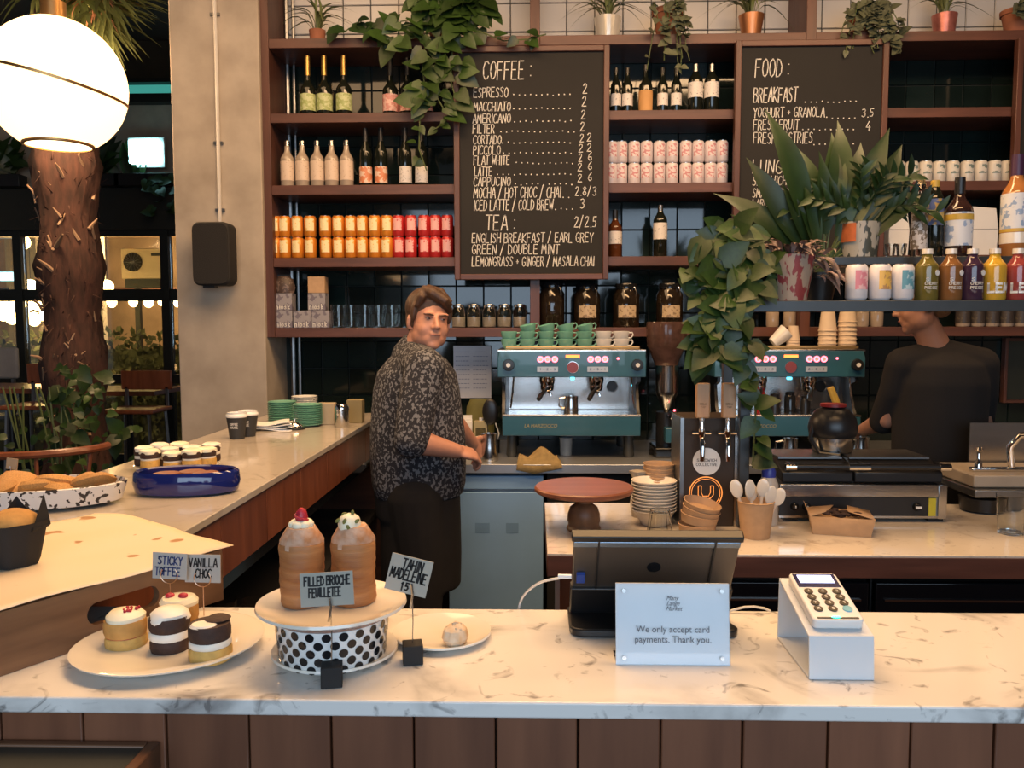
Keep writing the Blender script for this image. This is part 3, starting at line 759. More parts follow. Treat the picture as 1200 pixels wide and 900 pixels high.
# ================================================================== BOTTLES AND CANS
def bottle(name, h, r, nr, glassm, label=None, lab=(.25, .6), cap=None, capl=.12, shoulder=.62, cat='bottle', arc=115, foil=None):
    """standing bottle: body, label, cap. label = material"""
    t = thing(name, 'x', cat)
    s = shoulder
    MB().lathe([(0, 0), (r * .9, 0), (r, .006), (r, h * s), (r * .97, h * (s + .03)), (r * .84, h * (s + .07)), (nr + (r - nr) * .42, h * (s + .115)), (nr + (r - nr) * .14, h * (s + .165)), (nr, h * (s + .22)), (nr, h), (0, h)], 18).build('body', glassm, t)
    if label:
        a = R(arc)
        MB().lathe([(r + .0006, h * lab[0]), (r + .0006, h * lab[1])], 14, a0=-PI / 2 - a / 1, a1=-PI / 2 + a / 1).build('label', label, t)
    if cap:
        MB().lathe([(0, h + .002), (nr + .0015, h + .002), (nr + .002, h * (1 - capl)), (nr + .0005, h * (1 - capl))][::-1], 14).build('cap', cap, t)
    return t
def can(name, bodym, printm=None, r=.033, h=.115, cat='can', plab=(.28, .85)):
    t = thing(name, 'x', cat)
    MB().lathe([(0, .002), (r * .75, 0), (r * .82, .002), (r, .010), (r, h - .012), (r * .82, h - .002)], 18).build('body', bodym, t)
    MB().lathe([(r * .82, h - .004), (r * .84, h), (r * .78, h), (r * .76, h - .004), (0, h - .004)], 18).build('lid', STEEL, t)
    if printm:
        a = R(40)
        MB().lathe([(r + .0005, h * plab[0]), (r + .0005, h * plab[1])], 8, a0=-PI / 2 - a, a1=-PI / 2 + a).build('printed_panel', printm, t)
    return t
def printmat(name, base, ink, scale=60, thr=.5):
    if name not in MATS: MATS[name] = speckle(name, base, ink, scale, thr, rough=.5, coat=0)
    return MATS[name]
LGREEN = printmat('green_label', (0.50, 0.54, 0.28), (0.32, 0.38, 0.13))
LPINK = printmat('pink_label', (0.60, 0.26, 0.22), (0.72, 0.45, 0.38))
LCREAM = printmat('cream_label', (0.66, 0.52, 0.40), (0.50, 0.36, 0.25), 80, .62)
LWHITE = printmat('white_label', (0.72, 0.67, 0.62), (0.30, 0.27, 0.25), 120, .62)
LORANGE = printmat('orange_label', (0.62, 0.22, 0.10), (0.75, 0.55, 0.42), 30, .5)
GOLD = M('gold_foil', (0.55, 0.34, 0.10), 0.35, 0.8, var=.2)
CLEARB = M('pale_clear_glass_bottle', (0.42, 0.34, 0.26), 0.08, var=.2, spec=.7)
YS = 4.53
def shelfpos(xs, y, z, Y=YS):
    return [(PY(x, y, Y - .02).x, Y, z + .0005) for x in xs]
def seq(fmt, n): return [fmt % ORD[i] for i in range(n)]

spread(bottle('wine_bottle', .315, .043, .013, DKGLASS, LGREEN, (.08, .36), GOLD, .32, .42), shelfpos((360, 379.5, 402.5), 130, SZ[3]),
       seq('green-labelled sparkling wine bottle with gold neck foil, %s from the pillar', 3), 'green-labelled sparkling wine on the second shelf')
spread(bottle('wine_bottle', .30, .042, .013, DKGLASS, LPINK, (.06, .36), BLACK, .30, .42), shelfpos((457, 477, 498), 130, SZ[3]),
       seq('pink-labelled dark wine bottle, %s along from the green-labelled ones', 3), 'pink-labelled wine on the second shelf')
spread(bottle('soda_bottle', .245, .037, .014, CLEARB, LCREAM, (.14, .56), STEEL, .10, .60), shelfpos((336, 353.5, 371, 388, 405.5), 215, SZ[2]),
       seq('clear bottle with wide cream label, %s from the pillar', 5), 'cream-labelled bottles on the third shelf')
spread(bottle('wine_bottle', .31, .034, .0125, DKGLASS, LORANGE, (.06, .34), BLACK, .22, .58), shelfpos((428, 446), 215, SZ[2]),
       ['slim dark bottle with orange label next to the cream-labelled bottles', 'slim dark bottle with orange label, second one'], 'orange-labelled slim bottles')
spread(bottle('wine_bottle', .31, .034, .0125, DKGLASS, LWHITE, (.06, .34), BLACK, .22, .58), shelfpos((474.5, 493.5), 215, SZ[2]),
       ['slim dark bottle with silver-white label beside the slim orange-labelled pair', 'slim dark bottle with silver-white label beside the hanging vine'], 'white-labelled slim bottles')
# orange and red cans, two layers
OC = M('orange_can', (0.72, 0.25, 0.025), 0.30, .25, var=.08); RC = M('red_can', (0.55, 0.03, 0.03), 0.30, .25, var=.08)
OP = printmat('yellow_can_print', (0.90, 0.74, 0.40), (0.80, 0.50, 0.12), 60, .58); RP = printmat('pink_can_print', (0.80, 0.42, 0.38), (0.60, 0.1, 0.1), 50, .55)
ox = (322, 333.5, 348, 363, 381, 396, 410.5, 424, 439, 453); rx_ = (466.5, 481, 497, 510, 524)
for col, pm, xs, nm in ((OC, OP, ox, 'orange'), (RC, RP, rx_, 'red')):
    P, L = [], []
    for lay, ly in ((0, 'lower'), (1, 'upper')):
        for i, q in enumerate(shelfpos(xs, 301, SZ[1])):
            P.append((q[0] + rnd.uniform(-.001, .001), q[1] + rnd.uniform(-.003, .003), q[2] + lay * .1155)); L.append('%s drink can in the %s layer, %s %s can from the pillar' % (nm, ly, ORD[i], nm))
    spread(can('drink_can', col, pm, r=.0335), P, L, '%s drink cans stacked two high' % nm, rots=[rnd.uniform(-.25, .25) for _ in P])
# patterned coffee boxes reading niosk, kraft bags
BOXM = printmat('marbled_print', (0.30, 0.28, 0.29), (0.16, 0.14, 0.17), 30, .5)
def coffee_box(w, h):
    t = thing('coffee_box', 'x', 'box')
    MB().box2((-w / 2, -.03, 0), (w / 2, .05, h)).build('carton', BOXM, t, bevel=.0015)
    strokes(MB(), 'niosk', -w * .42, .008, w * .84, h * .27, .0045, y=-.0312).build('lettering', CHALK, t, smooth=False, kind='stuff')
    return t
zz = SZ[0] + .001
bw, bh = .0955, .0935
spread(coffee_box(bw, bh), [(PY(x, 383, 4.5).x, 4.52, zz + l * (bh + .001)) for x, l in ((333, 0), (354.5, 0), (376, 0), (333, 1), (372, 1))],
       ['marbled grey coffee box nearest the pillar in the bottom row', 'marbled grey coffee box in the middle of the bottom row', 'marbled grey coffee box by the tumblers in the bottom row', 'marbled grey coffee box stacked under the dark coffee bag', 'marbled grey coffee box stacked under the plain kraft carton'], 'marbled coffee boxes on the lowest shelf')
o = MB().box2((-.046, -.03, 0), (.046, .05, .088)).build('kraft_carton', CARD, None, (PY(372, 383, 4.5).x, 4.52, zz + 2 * (bh + .001)), bevel=.002)
tag(o, 'plain kraft carton on top of a marbled coffee box', 'box')
t = thing('coffee_bag', 'dark brown speckled coffee bag on top of the stacked marbled box', 'bag', (PY(333, 383, 4.5).x, 4.52, zz + 2 * (bh + .001)))
cb = MB(); cb.lathe([(0, 0), (.052, 0), (.058, .03), (.05, .075), (.03, .092), (0, .095)], 16, sx=1.0, sy=.65, wob=lambda a, z: 1 + .05 * math.sin(5 * a + 40 * z))
cb.build('bag', printmat('brown_bag_print', (0.07, 0.045, 0.035), (0.16, 0.11, 0.09), 60, .55), t)
MB().box((0, 0, .096), (.07, .006, .012)).build('folded_top', BLACK, t)
# tumblers on the lowest shelf
tum = thing('tumbler', 'x', 'glass')
MB().lathe([(0, .001), (.036, 0), (.043, .125), (.041, .125), (.034, .008), (0, .008)], 16).build('body', CLEAR, tum)
xs = (396, 411, 427, 443, 459)
spread(tum, shelfpos(xs, 384, SZ[0]), seq('tall clear tumbler on the lowest shelf, %s from the coffee boxes', 5), 'tumblers on the lowest shelf')
# lidded jars
def jar(h, r, lidm, content=None, name='storage_jar', cat='jar', lab=None, clasp=False):
    t = thing(name, 'x', cat)
    MB().lathe([(0, .002), (r * .9, 0), (r, .01), (r, h * .74), (r * .8, h * .84), (r * .78, h * .9)], 18).build('body', CLEAR if content is None else content, t)
    MB().lathe([(0, h), (r * .8, h), (r * .84, h * .97), (r * .84, h * .88), (0, h * .88)][::-1], 18).build('lid', lidm, t)
    if lab:
        a = R(40); MB().lathe([(r + .001, h * .22), (r + .001, h * .5)], 8, a0=-PI / 2 - a, a1=-PI / 2 + a).build('label', lab, t)
    if clasp:
        MB().tube([(r * .7, -r * .72, h * .7), (r * .62, -r * .74, h * .86), (r * .5, -r * .65, h * .92)], .003, 5).build('clasp', STEEL, t)
    return t
j = jar(.125, .037, STEEL)
MB().cyl((0, 0, .006), .032, .05, 14).build('contents', M('pale_grain', (0.55, 0.48, 0.38), .9, var=.4, scale=200), j)
spread(j, shelfpos((537, 555, 573, 591, 609), 384, SZ[0]), seq('small clear jar with steel lid, %s from the barista', 5), 'small lidded jars on the lowest shelf')
DJ = M('dark_jar_glass', (0.025, 0.017, 0.011), 0.06, var=.5, scale=60, spec=.7)
LTAN = printmat('tan_label', (0.50, 0.38, 0.24), (0.25, 0.17, 0.1), 60, .55)
spread(jar(.245, .068, BLACKG, DJ, lab=None, clasp=True), shelfpos((647,), 384, SZ[0]), ['big clip-top jar of dark coffee beans without label beside the middle upright'], 'big dark storage jars')
spread(jar(.235, .072, BLACKG, DJ, lab=LTAN, clasp=True), shelfpos((688, 734, 785), 384, SZ[0]), ['big dark jar with tan label, next to the unlabelled bean jar', 'big dark jar with tan label, middle of the three', 'big dark jar with tan label, closest to the climbing pothos'], 'big dark storage jars')

# centre bay, upper bottles
spread(bottle('beer_bottle', .235, .028, .0115, DKGLASS, LWHITE, (.16, .43), BLACK, .12, .60), shelfpos((722, 735.5, 777, 793), 128, SZ[3]),
       ['small dark bottle with white label beside the COFFEE board', 'small dark bottle with white label touching the one by the COFFEE board', 'small dark bottle with white label after the orange one', 'small dark bottle with white label in the middle of the shelf'], 'small white-labelled bottles')
spread(bottle('wine_bottle', .25, .039, .013, DKGLASS, LWHITE, (.30, .62), STEELD, .2, .66), shelfpos((815.5, 834.5), 128, SZ[3]),
       ['stout dark bottle with high white label, farther from the FOOD board', 'stout dark bottle with high white label beside the FOOD board'], 'stout white-labelled bottles')
t = bottle('wrapped_bottle', .25, .036, .0115, DKGLASS, None, cap=BLACK, shoulder=.55); t['label'] = 'dark bottle wrapped in an orange paper tag'; t.location = shelfpos((757,), 128, SZ[3])[0]
MB().lathe([(.037, .003), (.038, .11), (.030, .135), (.015, .16)], 16).build('paper_wrap', M('orange_wrap', (0.62, 0.33, 0.12), .7), t)
PC = M('pale_pink_can', (0.70, 0.62, 0.63), 0.4, .1, var=.05); PP = printmat('rose_print', (0.70, 0.60, 0.60), (0.55, 0.24, 0.26), 70, .5)
P, L = [], []
for lay, ly in ((0, 'lower'), (1, 'upper')):
    for i, q in enumerate(shelfpos((717, 728.5, 743.5, 758, 773, 788, 804, 818.5, 833, 846.5), 214, SZ[2])):
        P.append((q[0], q[1] + rnd.uniform(-.003, .003), q[2] + lay * .1155)); L.append('pale pink can in the %s layer, %s from the COFFEE board' % (ly, ORD[i]))
spread(can('drink_can', PC, PP, r=.0325), P, L, 'pale pink cans stacked two high', rots=[rnd.uniform(-.3, .3) for _ in P])
t = bottle('spirit_bottle', .25, .037, .013, AMBERG, LWHITE, (.28, .55), BLACK, .18, .62); t['label'] = 'amber bottle with white label half behind the COFFEE board'; t.location = shelfpos((721,), 301, SZ[1])[0]
t = bottle('wine_bottle', .275, .037, .013, DKGLASS, LWHITE, (.34, .66), STEELD, .12, .70); t['label'] = 'dark wine bottle with white label standing alone in the centre bay'; t.location = shelfpos((774,), 301, SZ[1])[0]

# right bay
WC = M('white_can', (0.66, 0.62, 0.55), 0.4, .1, var=.05); WP = printmat('grey_green_print', (0.62, 0.60, 0.54), (0.16, 0.22, 0.20), 40, .55)
xs = (1054, 1070, 1086, 1102, 1118, 1135, 1151, 1167, 1182)
spread(can('drink_can', WC, WP, r=.034, plab=(.4, .85)), shelfpos(xs, 209, SZ[2]), seq('white can with grey print, %s from the FOOD board', 9), 'white cans on the far bay shelf')
for x, lb, w in ((1052, 'white folded paper bag beside the FOOD board frame', .10), (1150, 'white folded paper bag behind the dark spirit bottle', .15)):
    t = thing('paper_bag', lb, 'bag', (PY(x, 300, YS).x, YS + .02, SZ[1] + .001))
    mb = MB().xz([(-w / 2, 0), (w / 2, 0), (w / 2 + .006, .13), (w / 2 - .01, .25), (-w / 2 + .012, .26), (-w / 2 - .004, .12)], -.03, .04)
    mb.build('bag_body', PAPERW, t, bevel=.004)
    MB().box((0, -.031, .14), (w * .96, .002, .003)).build('fold_line', M('fold_grey', (0.4, 0.38, 0.35), .8), t)
# bottles with writing on the lowest shelf of the far bay
bb = bottle('juice_bottle', .17, .036, .016, CLEARB, printmat('dark_label', (0.05, 0.04, 0.035), (0.10, 0.08, 0.05), 60, .6), (.10, .55), STEEL, .12, .6)
xs = [1128 + 17 * i for i in range(5)]
spread(bb, [(PY(x, 384, YS).x, YS, SZ[0] + .001) for x in xs], seq('short dark-labelled bottle behind the rack rail, %s from the second barista', 5), 'short labelled bottles on the lowest shelf')
bb = jar(.12, .034, STEEL, CLEARB); spread(bb, [(PY(x, 384, YS).x, YS, SZ[0] + .001) for x in (905, 925, 1010, 1027)], ['small jar behind the paper cups, beside the climbing pothos', 'small jar behind the single stack of low paper cups', 'small jar behind the tall stack of paper cups', 'small jar beside the second barista behind the tall cup stack'], 'small jars in the far bay')

# ================================================================== STEEL RACK ON THE ISLAND
RY0, RY1 = 2.70, 2.98
rz0 = PY(1000, 352, RY0).z          # top face of the lower shelf
rxl = PY(874, 450, RY0).x
rz1 = PY(1030, 304, RY1).z
t = thing('steel_rack', 'dark grey steel frame rack standing over the grill on the inner counter', 'rack', (0, 0, 0))
q = .0165
for (x, y, zt) in ((rxl, RY0 + q, rz0 - .036), (rxl, RY1 - q, rz1 - .03), (2.35, RY0 + q, rz0 - .036), (2.35, RY1 - q, rz1 - .03)):
    MB().box2((x - q, y - q, MZ + .001), (x + q, y + q, zt)).build('post', IRON, t, bevel=.002)
MB().box2((rxl - q, RY0, rz0 - .036), (2.37, RY0 + .033, rz0)).build('front_rail', IRON, t, bevel=.002)
MB().box2((rxl - q, RY0 + .033, rz0 - .036), (rxl + q, RY1, rz0)).build('side_rail', IRON, t, bevel=.002)
MB().box2((rxl + q, RY0 + .033, rz0 - .012), (2.36, RY1 - .035, rz0)).build('lower_shelf', IRON, t)
MB().box2((PY(962, 304, RY1).x, RY1 - .13, rz1 - .028), (2.37, RY1, rz1)).build('upper_shelf', IRON, t, bevel=.002)
for x in (1070, 1185): MB().box2((PY(x, 304, RY1).x - .01, RY1 - .12, rz0), (PY(x, 304, RY1).x + .01, RY1 - .10, rz1 - .028)).build('shelf_bracket', IRON, t)
WCAN = M('white_drink_can', (0.78, 0.75, 0.76), 0.35, .1, var=.03)
for x, nm, c1, c2 in ((1003, 'pink', (0.72, 0.25, 0.30), (0.80, 0.5, 0.5)), (1030.5, 'yellow', (0.80, 0.50, 0.10), (0.5, 0.28, 0.1)), (1057, 'blue', (0.12, 0.32, 0.40), (0.45, 0.6, 0.65))):
    c = can('drink_can', WCAN, printmat(nm + '_picture', c1, c2, 45, .5), r=.0345, h=.118, plab=(.3, .82))
    c['label'] = 'white can with %s picture on the rack shelf' % nm; c['group'] = 'white picture cans on the rack'
    p = PY(x, 352, RY0 + .05); c.location = (p.x, RY0 + .05, rz0 + .0005); c.rotation_euler = (0, 0, .25)
def juice(x, colname, col, word=None, wcol=None, dot=False):
    m = M(colname + '_drink_glass', col, 0.07, var=.15, scale=8, spec=.7)
    b = bottle('lemonade_bottle', .165, .036, .0155, m, None, cap=CREAMW, capl=.09, shoulder=.66)
    p = PY(x, 352, RY0 + .06); b.location = (p.x, RY0 + .06, rz0 + .0005)
    if word:
        mb = MB(); strokes(mb, word, -.034, .026, .070, .027, .0075, sub=.004); wrap(mb, .0372)
        mb.build('lettering', WHITE, b, smooth=False, kind='stuff')
    else:
        mb = MB(); strokes(mb, 'S', -.018, .062, .01, .01, .0014); 
        for k, s in enumerate(('CHERRY', 'PRESSE')): strokes(mb, s, -.020, .050 - k * .014, .042, .0085, .0016, sub=.004)
        wrap(mb, .0368)
        mb.build('lettering', CHALK, b, smooth=False, kind='stuff')
        mb = MB().cyl((0, 0, 0), .0095, .001, 14, T=Matrix.Translation((.018, -.0335, .088)) @ Matrix.Rotation(R(28), 4, 'Z') @ Matrix.Rotation(PI / 2, 4, 'X'))
        mb.build('round_sticker', WHITE, b)
    return b
juice(1085, 'olive', (0.16, 0.13, 0.03))['label'] = 'olive green lemonade bottle with white dot on the rack shelf'
juice(1113, 'brown', (0.22, 0.10, 0.035))['label'] = 'brown lemonade bottle with white dot on the rack shelf'
juice(1138, 'purple', (0.05, 0.025, 0.05))['label'] = 'dark purple lemonade bottle with white dot on the rack shelf'
juice(1164, 'yellow', (0.60, 0.36, 0.04), 'LEM')['label'] = 'yellow lemonade bottle with bold white LEM lettering'
juice(1191, 'red', (0.30, 0.055, 0.05), 'LEM')['label'] = 'red lemonade bottle with bold white LEM lettering'
juice(1218, 'green', (0.20, 0.22, 0.05), 'LEM')['label'] = 'green lemonade bottle beyond the red one on the rack shelf'
# upper tier bottles
def up(t, x, label, Y=RY1 - .06):
    t.location = (PY(x, 304, Y).x, Y, rz1 + .0005); t['label'] = label
BLUW = printmat('white_blue_label', (0.68, 0.70, 0.72), (0.28, 0.38, 0.55), 40, .55)
YEL = M('yellow_band', (0.62, 0.40, 0.06), .5)
t = bottle('spirit_bottle', .275, .027, .0125, CLEAR, printmat('silver_label', (0.6, 0.55, 0.5), (0.2, 0.15, 0.1), 70, .5), (.10, .72), M('cork_cap', (0.45, 0.3, 0.12), .6), .10, .78); up(t, 1076, 'slim clear spirit bottle with dark printed lettering beside the potted plant')
t = bottle('spirit_bottle', .262, .030, .013, DKGLASS, printmat('blue_gold_label', (0.55, 0.38, 0.12), (0.10, 0.14, 0.30), 30, .5), (.42, .76), YEL, .12, .74); up(t, 1093, 'dark spirit bottle with gold cap and blue and gold label', RY1 - .05)
t = bottle('spirit_bottle', .27, .044, .015, M('brown_glass', (0.03, 0.014, 0.012), .07, spec=.7), BLUW, (.14, .56), BLACK, .20, .58); up(t, 1122, 'broad dark spirit bottle with black cap and white shield label crossed by yellow band')
MB().lathe([(.0453, .125), (.0453, .145)], 14, a0=-PI / 2 - 2, a1=-PI / 2 + 2).build('yellow_band', YEL, t)
t = bottle('spirit_bottle', .345, .046, .017, M('honey_glass', (0.42, 0.17, 0.05), .06, var=.15, spec=.8), BLUW, (.26, .62), M('purple_foil', (0.06, 0.02, 0.06), .4), .20, .60); up(t, 1188, 'tall honey-coloured spirit bottle with purple neck foil')
MB().lathe([(.0465, .045), (.0465, .082)], 14, a0=-PI / 2 - 2, a1=-PI / 2 + 2).build('cream_band', CREAMW, t)
MB().lathe([(.0467, .084), (.0467, .095)], 14, a0=-PI / 2 - 2, a1=-PI / 2 + 2).build('orange_band', YEL, t)
sg = thing('shot_glass', 'x', 'glass')
MB().lathe([(0, .001), (.013, 0), (.018, .045), (.0165, .045), (.012, .004), (0, .004)], 12).build('body', CLEAR, sg)
spread(sg, [(PY(x, 303, RY1 - .09).x, RY1 - .09, rz1 + .0005) for x in (1043, 1056)], ['small glass beside the jungle-print pot', 'small glass between the other one and the slim clear bottle'], 'small glasses on the upper rack shelf')

# ================================================================== PLANTS
def heart_leaf():
    o = [(0, 0), (.08, .26), (.30, .38), (.62, .27), (1.0, 0)]
    vs = [(0, 0, 0), (.3, 0, -.0), (.62, 0, -.04), (1, 0, -.16)]
    up_ = [(-.06, .20, .06), (.16, .40, .10), (.45, .36, .05), (.75, .19, -.04)]
    V = vs + [(a, b, c) for a, b, c in up_] + [(a, -b, c) for a, b, c in up_]
    Fc = [(0, 1, 5, 4), (1, 2, 6, 5), (2, 3, 7, 6), (0, 8, 9, 1), (1, 9, 10, 2), (2, 10, 11, 3)]
    return MB().add(V, Fc)
def blade(w=.06, droop=.8, n=7, fold=.25):
    mb = MB(); vs = []; fs = []
    for i in range(n + 1):
        u = i / n
        ww = w * (math.sin(PI * min(1, u * .9 + .1)) ** .7) * (1 - u ** 4 * .9)
        x = u * (1 - .25 * droop * u); z = u * (1 - droop * u) * .9 if droop > .5 else u * .15 - droop * u * u
        vs += [(x, -ww, z + ww * fold), (x, 0, z), (x, ww, z + ww * fold)]
    for i in range(n):
        a = i * 3
        fs += [(a, a + 3, a + 4, a + 1), (a + 1, a + 4, a + 5, a + 2)]
    return mb.add(vs, fs)
HL = {k: heart_leaf().mesh('leaf', m, angle=80) for k, m in (('g', LEAF), ('d', LEAFD), ('y', LEAFG))}
BL_SP = [blade(.030, d).mesh('leaf', LEAFY, angle=80) for d in (.9, 1.3, 1.9)]
BL_SPD = [blade(.030, d).mesh('leaf', LEAFG, angle=80) for d in (.9, 1.5)]
BL_ASP = [blade(.115, d, 9, .3).mesh('leaf', LEAFD, angle=80) for d in (.25, .45, .7)]
BL_ZZ = [blade(.17, d, 5).mesh('leaf', LEAFD, angle=80) for d in (.15, .4)]
BL_TR = [blade(.15, d, 5).mesh('leaf', LEAFP, angle=80) for d in (.4, .9)]
BL_PALM = [blade(.03, d, 6).mesh('frond_blade', PALM, angle=80) for d in (.2, .6)]
BL_PALMD = [blade(.028, d, 6).mesh('frond_blade', PALMD, angle=80) for d in (.3, .8)]
def orient(d, up):
    d = Vector(d).normalized(); up = Vector(up)
    y = up.cross(d)
    if y.length < 1e-3: y = Vector((0, 1, 0)).cross(d)
    y.normalize(); z = d.cross(y)
    return Matrix((d, y, z)).transposed().to_euler()
def leaf(parent, me, p, d, up, s, name='leaf'):
    return inst(name, me, parent, p, orient(d, up), s)
def pot(t, r0, r1, h, m, rim=True):
    pr = [(0, 0), (r0, 0), (r1, h * (.8 if rim else 1))]
    if rim: pr += [(r1 * 1.10, h * .8), (r1 * 1.12, h)]
    pr += [(r1 * .95, h), (r1 * .9, h * .9), (0, h * .9)]
    MB().lathe(pr, 24).build('pot', m, t)
    MB().cyl((0, 0, h * .88), r1 * .9, .006, 16).build('soil', SOIL, t)
def spider_plant(x, label, potm, r0, r1, h, n=26, L=.24, seed=1, Y=4.58, meshes=None, rim=False):
    rr = random.Random(seed)
    p = PY(x, 44, Y)
    t = thing('spider_plant', label, 'plant', (p.x, Y, SZ[4] + .001))
    pot(t, r0, r1, h, potm, rim)
    for i in range(n):
        a = rr.uniform(0, 2 * PI); s = L * rr.uniform(.55, 1.1)
        el = rr.uniform(.3, 1.4)
        d = Vector((math.cos(a), math.sin(a) * (.5 if math.sin(a) < 0 else .35), el))
        d.y = -abs(d.y) * .8 if s > .10 else d.y
        leaf(t, rr.choice(meshes or BL_SP), (.02 * math.cos(a), .02 * math.sin(a), h * .9), d, (0, 0, 1), s)
    return t
COPPER = M('copper_pot', (0.50, 0.22, 0.10), .3, .7, var=.2, scale=10)
spider_plant(372, 'spider plant in a small terracotta pot near the concrete pillar', TERRA, .035, .045, .08, 26, .30, 1)
spider_plant(712, 'spider plant in a shiny white pot above the COFFEE board', M('pearl_pot', (0.75, 0.70, 0.60), .15, .3), .055, .075, .125, 34, .34, 2)
spider_plant(880, 'spider plant in a copper pot above the FOOD board corner', COPPER, .045, .068, .13, 30, .34, 3)
spider_plant(1106, 'spider plant in a pink metallic pot on the top shelf', M('pink_pot', (0.50, 0.18, 0.15), .3, .5, var=.4, scale=25), .05, .065, .12, 28, .30, 4)
def trailing(x, label, potm, r0, r1, h, n, seed, drop, wid, me=None, Y=4.53, s0=.035, z=None, group=None):
    rr = random.Random(seed)
    p = PY(x, 44, Y)
    t = thing('trailing_plant', label, 'plant', (p.x, Y, (SZ[4] if z is None else z) + .001))
    pot(t, r0, r1, h, potm, True)
    ns = max(5, n // 9)
    for k in range(ns):
        ax = rr.uniform(-1, 1)
        pts = [Vector((ax * r1 * .8, -r1 * .6, h * .95)), Vector((ax * (r1 + .03), -.085 - rr.uniform(0, .05), h + .01))]
        ln = drop * rr.uniform(.3, 1)
        for q in range(1, 5): pts.append(Vector((ax * (wid * (.5 + .12 * q)) + rr.uniform(-.01, .01), -.10 - rr.uniform(0, .03), h - ln * q / 4)))
        MB().tube(pts, .0025, 4).build('vine', STEM, t)
        for q in range(n // ns):
            u = rr.uniform(0, len(pts) - 1.01); i = int(u); pp = pts[i].lerp(pts[i + 1], u - i)
            leaf(t, (me or HL['y']), pp, (rr.uniform(-1, 1), rr.uniform(-1, -.1), rr.uniform(-.8, .5)), (0, -1, .5), s0 * rr.uniform(.7, 1.3))
    return t
trailing(782, 'straggly dried trailing plant in a terracotta pot above the centre bay', TERRA, .055, .075, .145, 95, 5, .36, .14, s0=.045)
trailing(1010, 'dense grey-green trailing plant above the FOOD board', TERRA, .05, .07, .12, 210, 6, .26, .19, s0=.05)
trailing(1190, 'small trailing plant in a terracotta pot at the end of the top shelf', TERRA, .05, .07, .12, 50, 8, .12, .12, s0=.045)

def cascade(t, anchors, n, s, rr, me='g', spread_=.05, face=(0, -1, .35)):
    """vines along anchor poly-lines with a leaf every few centimetres"""
    per = n // len(anchors)
    for an in anchors:
        pts = [Vector(p) for p in an]
        MB().tube(pts, .0035, 5).build('vine', STEM, t)
        tot = len(pts) - 1
        for q in range(per):
            u = (q + rr.random()) / per * (tot - .01); i = int(u); pp = pts[i].lerp(pts[i + 1], u - i)
            off = Vector((rr.gauss(0, spread_), rr.uniform(-.05, .015), rr.gauss(0, spread_ * .5)))
            sgn = 1 if off.x > 0 else -1
            leaf(t, HL[me], pp + off * .6, (sgn * rr.uniform(.1, 1), rr.uniform(-.6, 0), rr.uniform(-1, .25)), Vector(face) + Vector((rr.uniform(-.5, .5), 0, rr.uniform(-.3, .5))), s * rr.uniform(.65, 1.25))
rr = random.Random(11)
# big pothos on top of the shelving, hanging over the corner of the COFFEE board
Y = 4.50
base = PY(520, 44, Y)
t = thing('pothos_plant', 'large pothos spilling from the top shelf over the COFFEE board corner', 'plant', (base.x, Y, SZ[4] + .001))
pot(t, .07, .09, .15, TERRA)
def loc(x, y, Yq): 
    p = PY(x, y, Yq); return (p.x - t.location.x, Yq - t.location.y, p.z - t.location.z)
cascade(t, [[(0, -.03, .15), loc(500, 20, 4.40), loc(470, 25, 4.38), loc(462, 58, 4.36)],
            [(0, -.03, .15), loc(520, 25, 4.37), loc(515, 70, 4.36), loc(510, 110, 4.36), loc(520, 128, 4.36)],
            [(0, -.03, .15), loc(535, 20, 4.37), loc(530, 60, 4.36), loc(528, 95, 4.36), loc(535, 118, 4.36)],
            [(0, -.03, .15), loc(500, 40, 4.37), loc(495, 80, 4.36), loc(500, 118, 4.36)],
            [(0, 0, .15), loc(545, 5, 4.40), loc(565, 15, 4.40)], [(0, 0, .15), loc(510, -15, 4.42), loc(490, 5, 4.40)], [(0, 0, .15), loc(540, 12, 4.40), loc(515, 30, 4.38)]], 170, .105, rr, 'g', .075)
cascade(t, [[loc(500, 25, 4.38), loc(440, 36, 4.40), loc(415, 30, 4.42), loc(402, 38, 4.42)]], 13, .085, rr, 'd', .04)
cascade(t, [[loc(500, 110, 4.36), loc(492, 140, 4.37), loc(491, 175, 4.38), loc(500, 200, 4.40)], [loc(530, 120, 4.36), loc(522, 145, 4.37), loc(508, 152, 4.38)]], 14, .055, rr, 'g', .02)
cascade(t, [[loc(545, 30, 4.37), loc(590, 48, 4.37), loc(620, 46, 4.37), loc(640, 40, 4.37)]], 7, .075, rr, 'g', .02)

# pothos on the left of the rack, climbing down past the tap tower
Y = 2.80
pz = rz0
t = thing('pothos_plant', 'big pothos cascading from the rack beside the tap handles', 'plant', (PY(895, 352, Y).x, Y, pz + .001))
pot(t, .045, .06, .11, BLACKG)
A = lambda *q: [loc(*p) for p in q]
cascade(t, [A((890, 300, 2.74), (860, 270, 2.72), (840, 275, 2.70), (825, 310, 2.68), (832, 350, 2.67), (835, 390, 2.67)),
            A((890, 300, 2.74), (850, 262, 2.76), (845, 290, 2.70), (855, 330, 2.68), (850, 380, 2.66), (848, 412, 2.66)),
            A((885, 310, 2.74), (870, 285, 2.70), (868, 320, 2.66), (850, 360, 2.65), (835, 395, 2.65), (848, 415, 2.65)),
            A((885, 310, 2.74), (880, 340, 2.66), (850, 372, 2.64), (840, 400, 2.64), (828, 412, 2.64))], 150, .085, rr, 'g', .042)
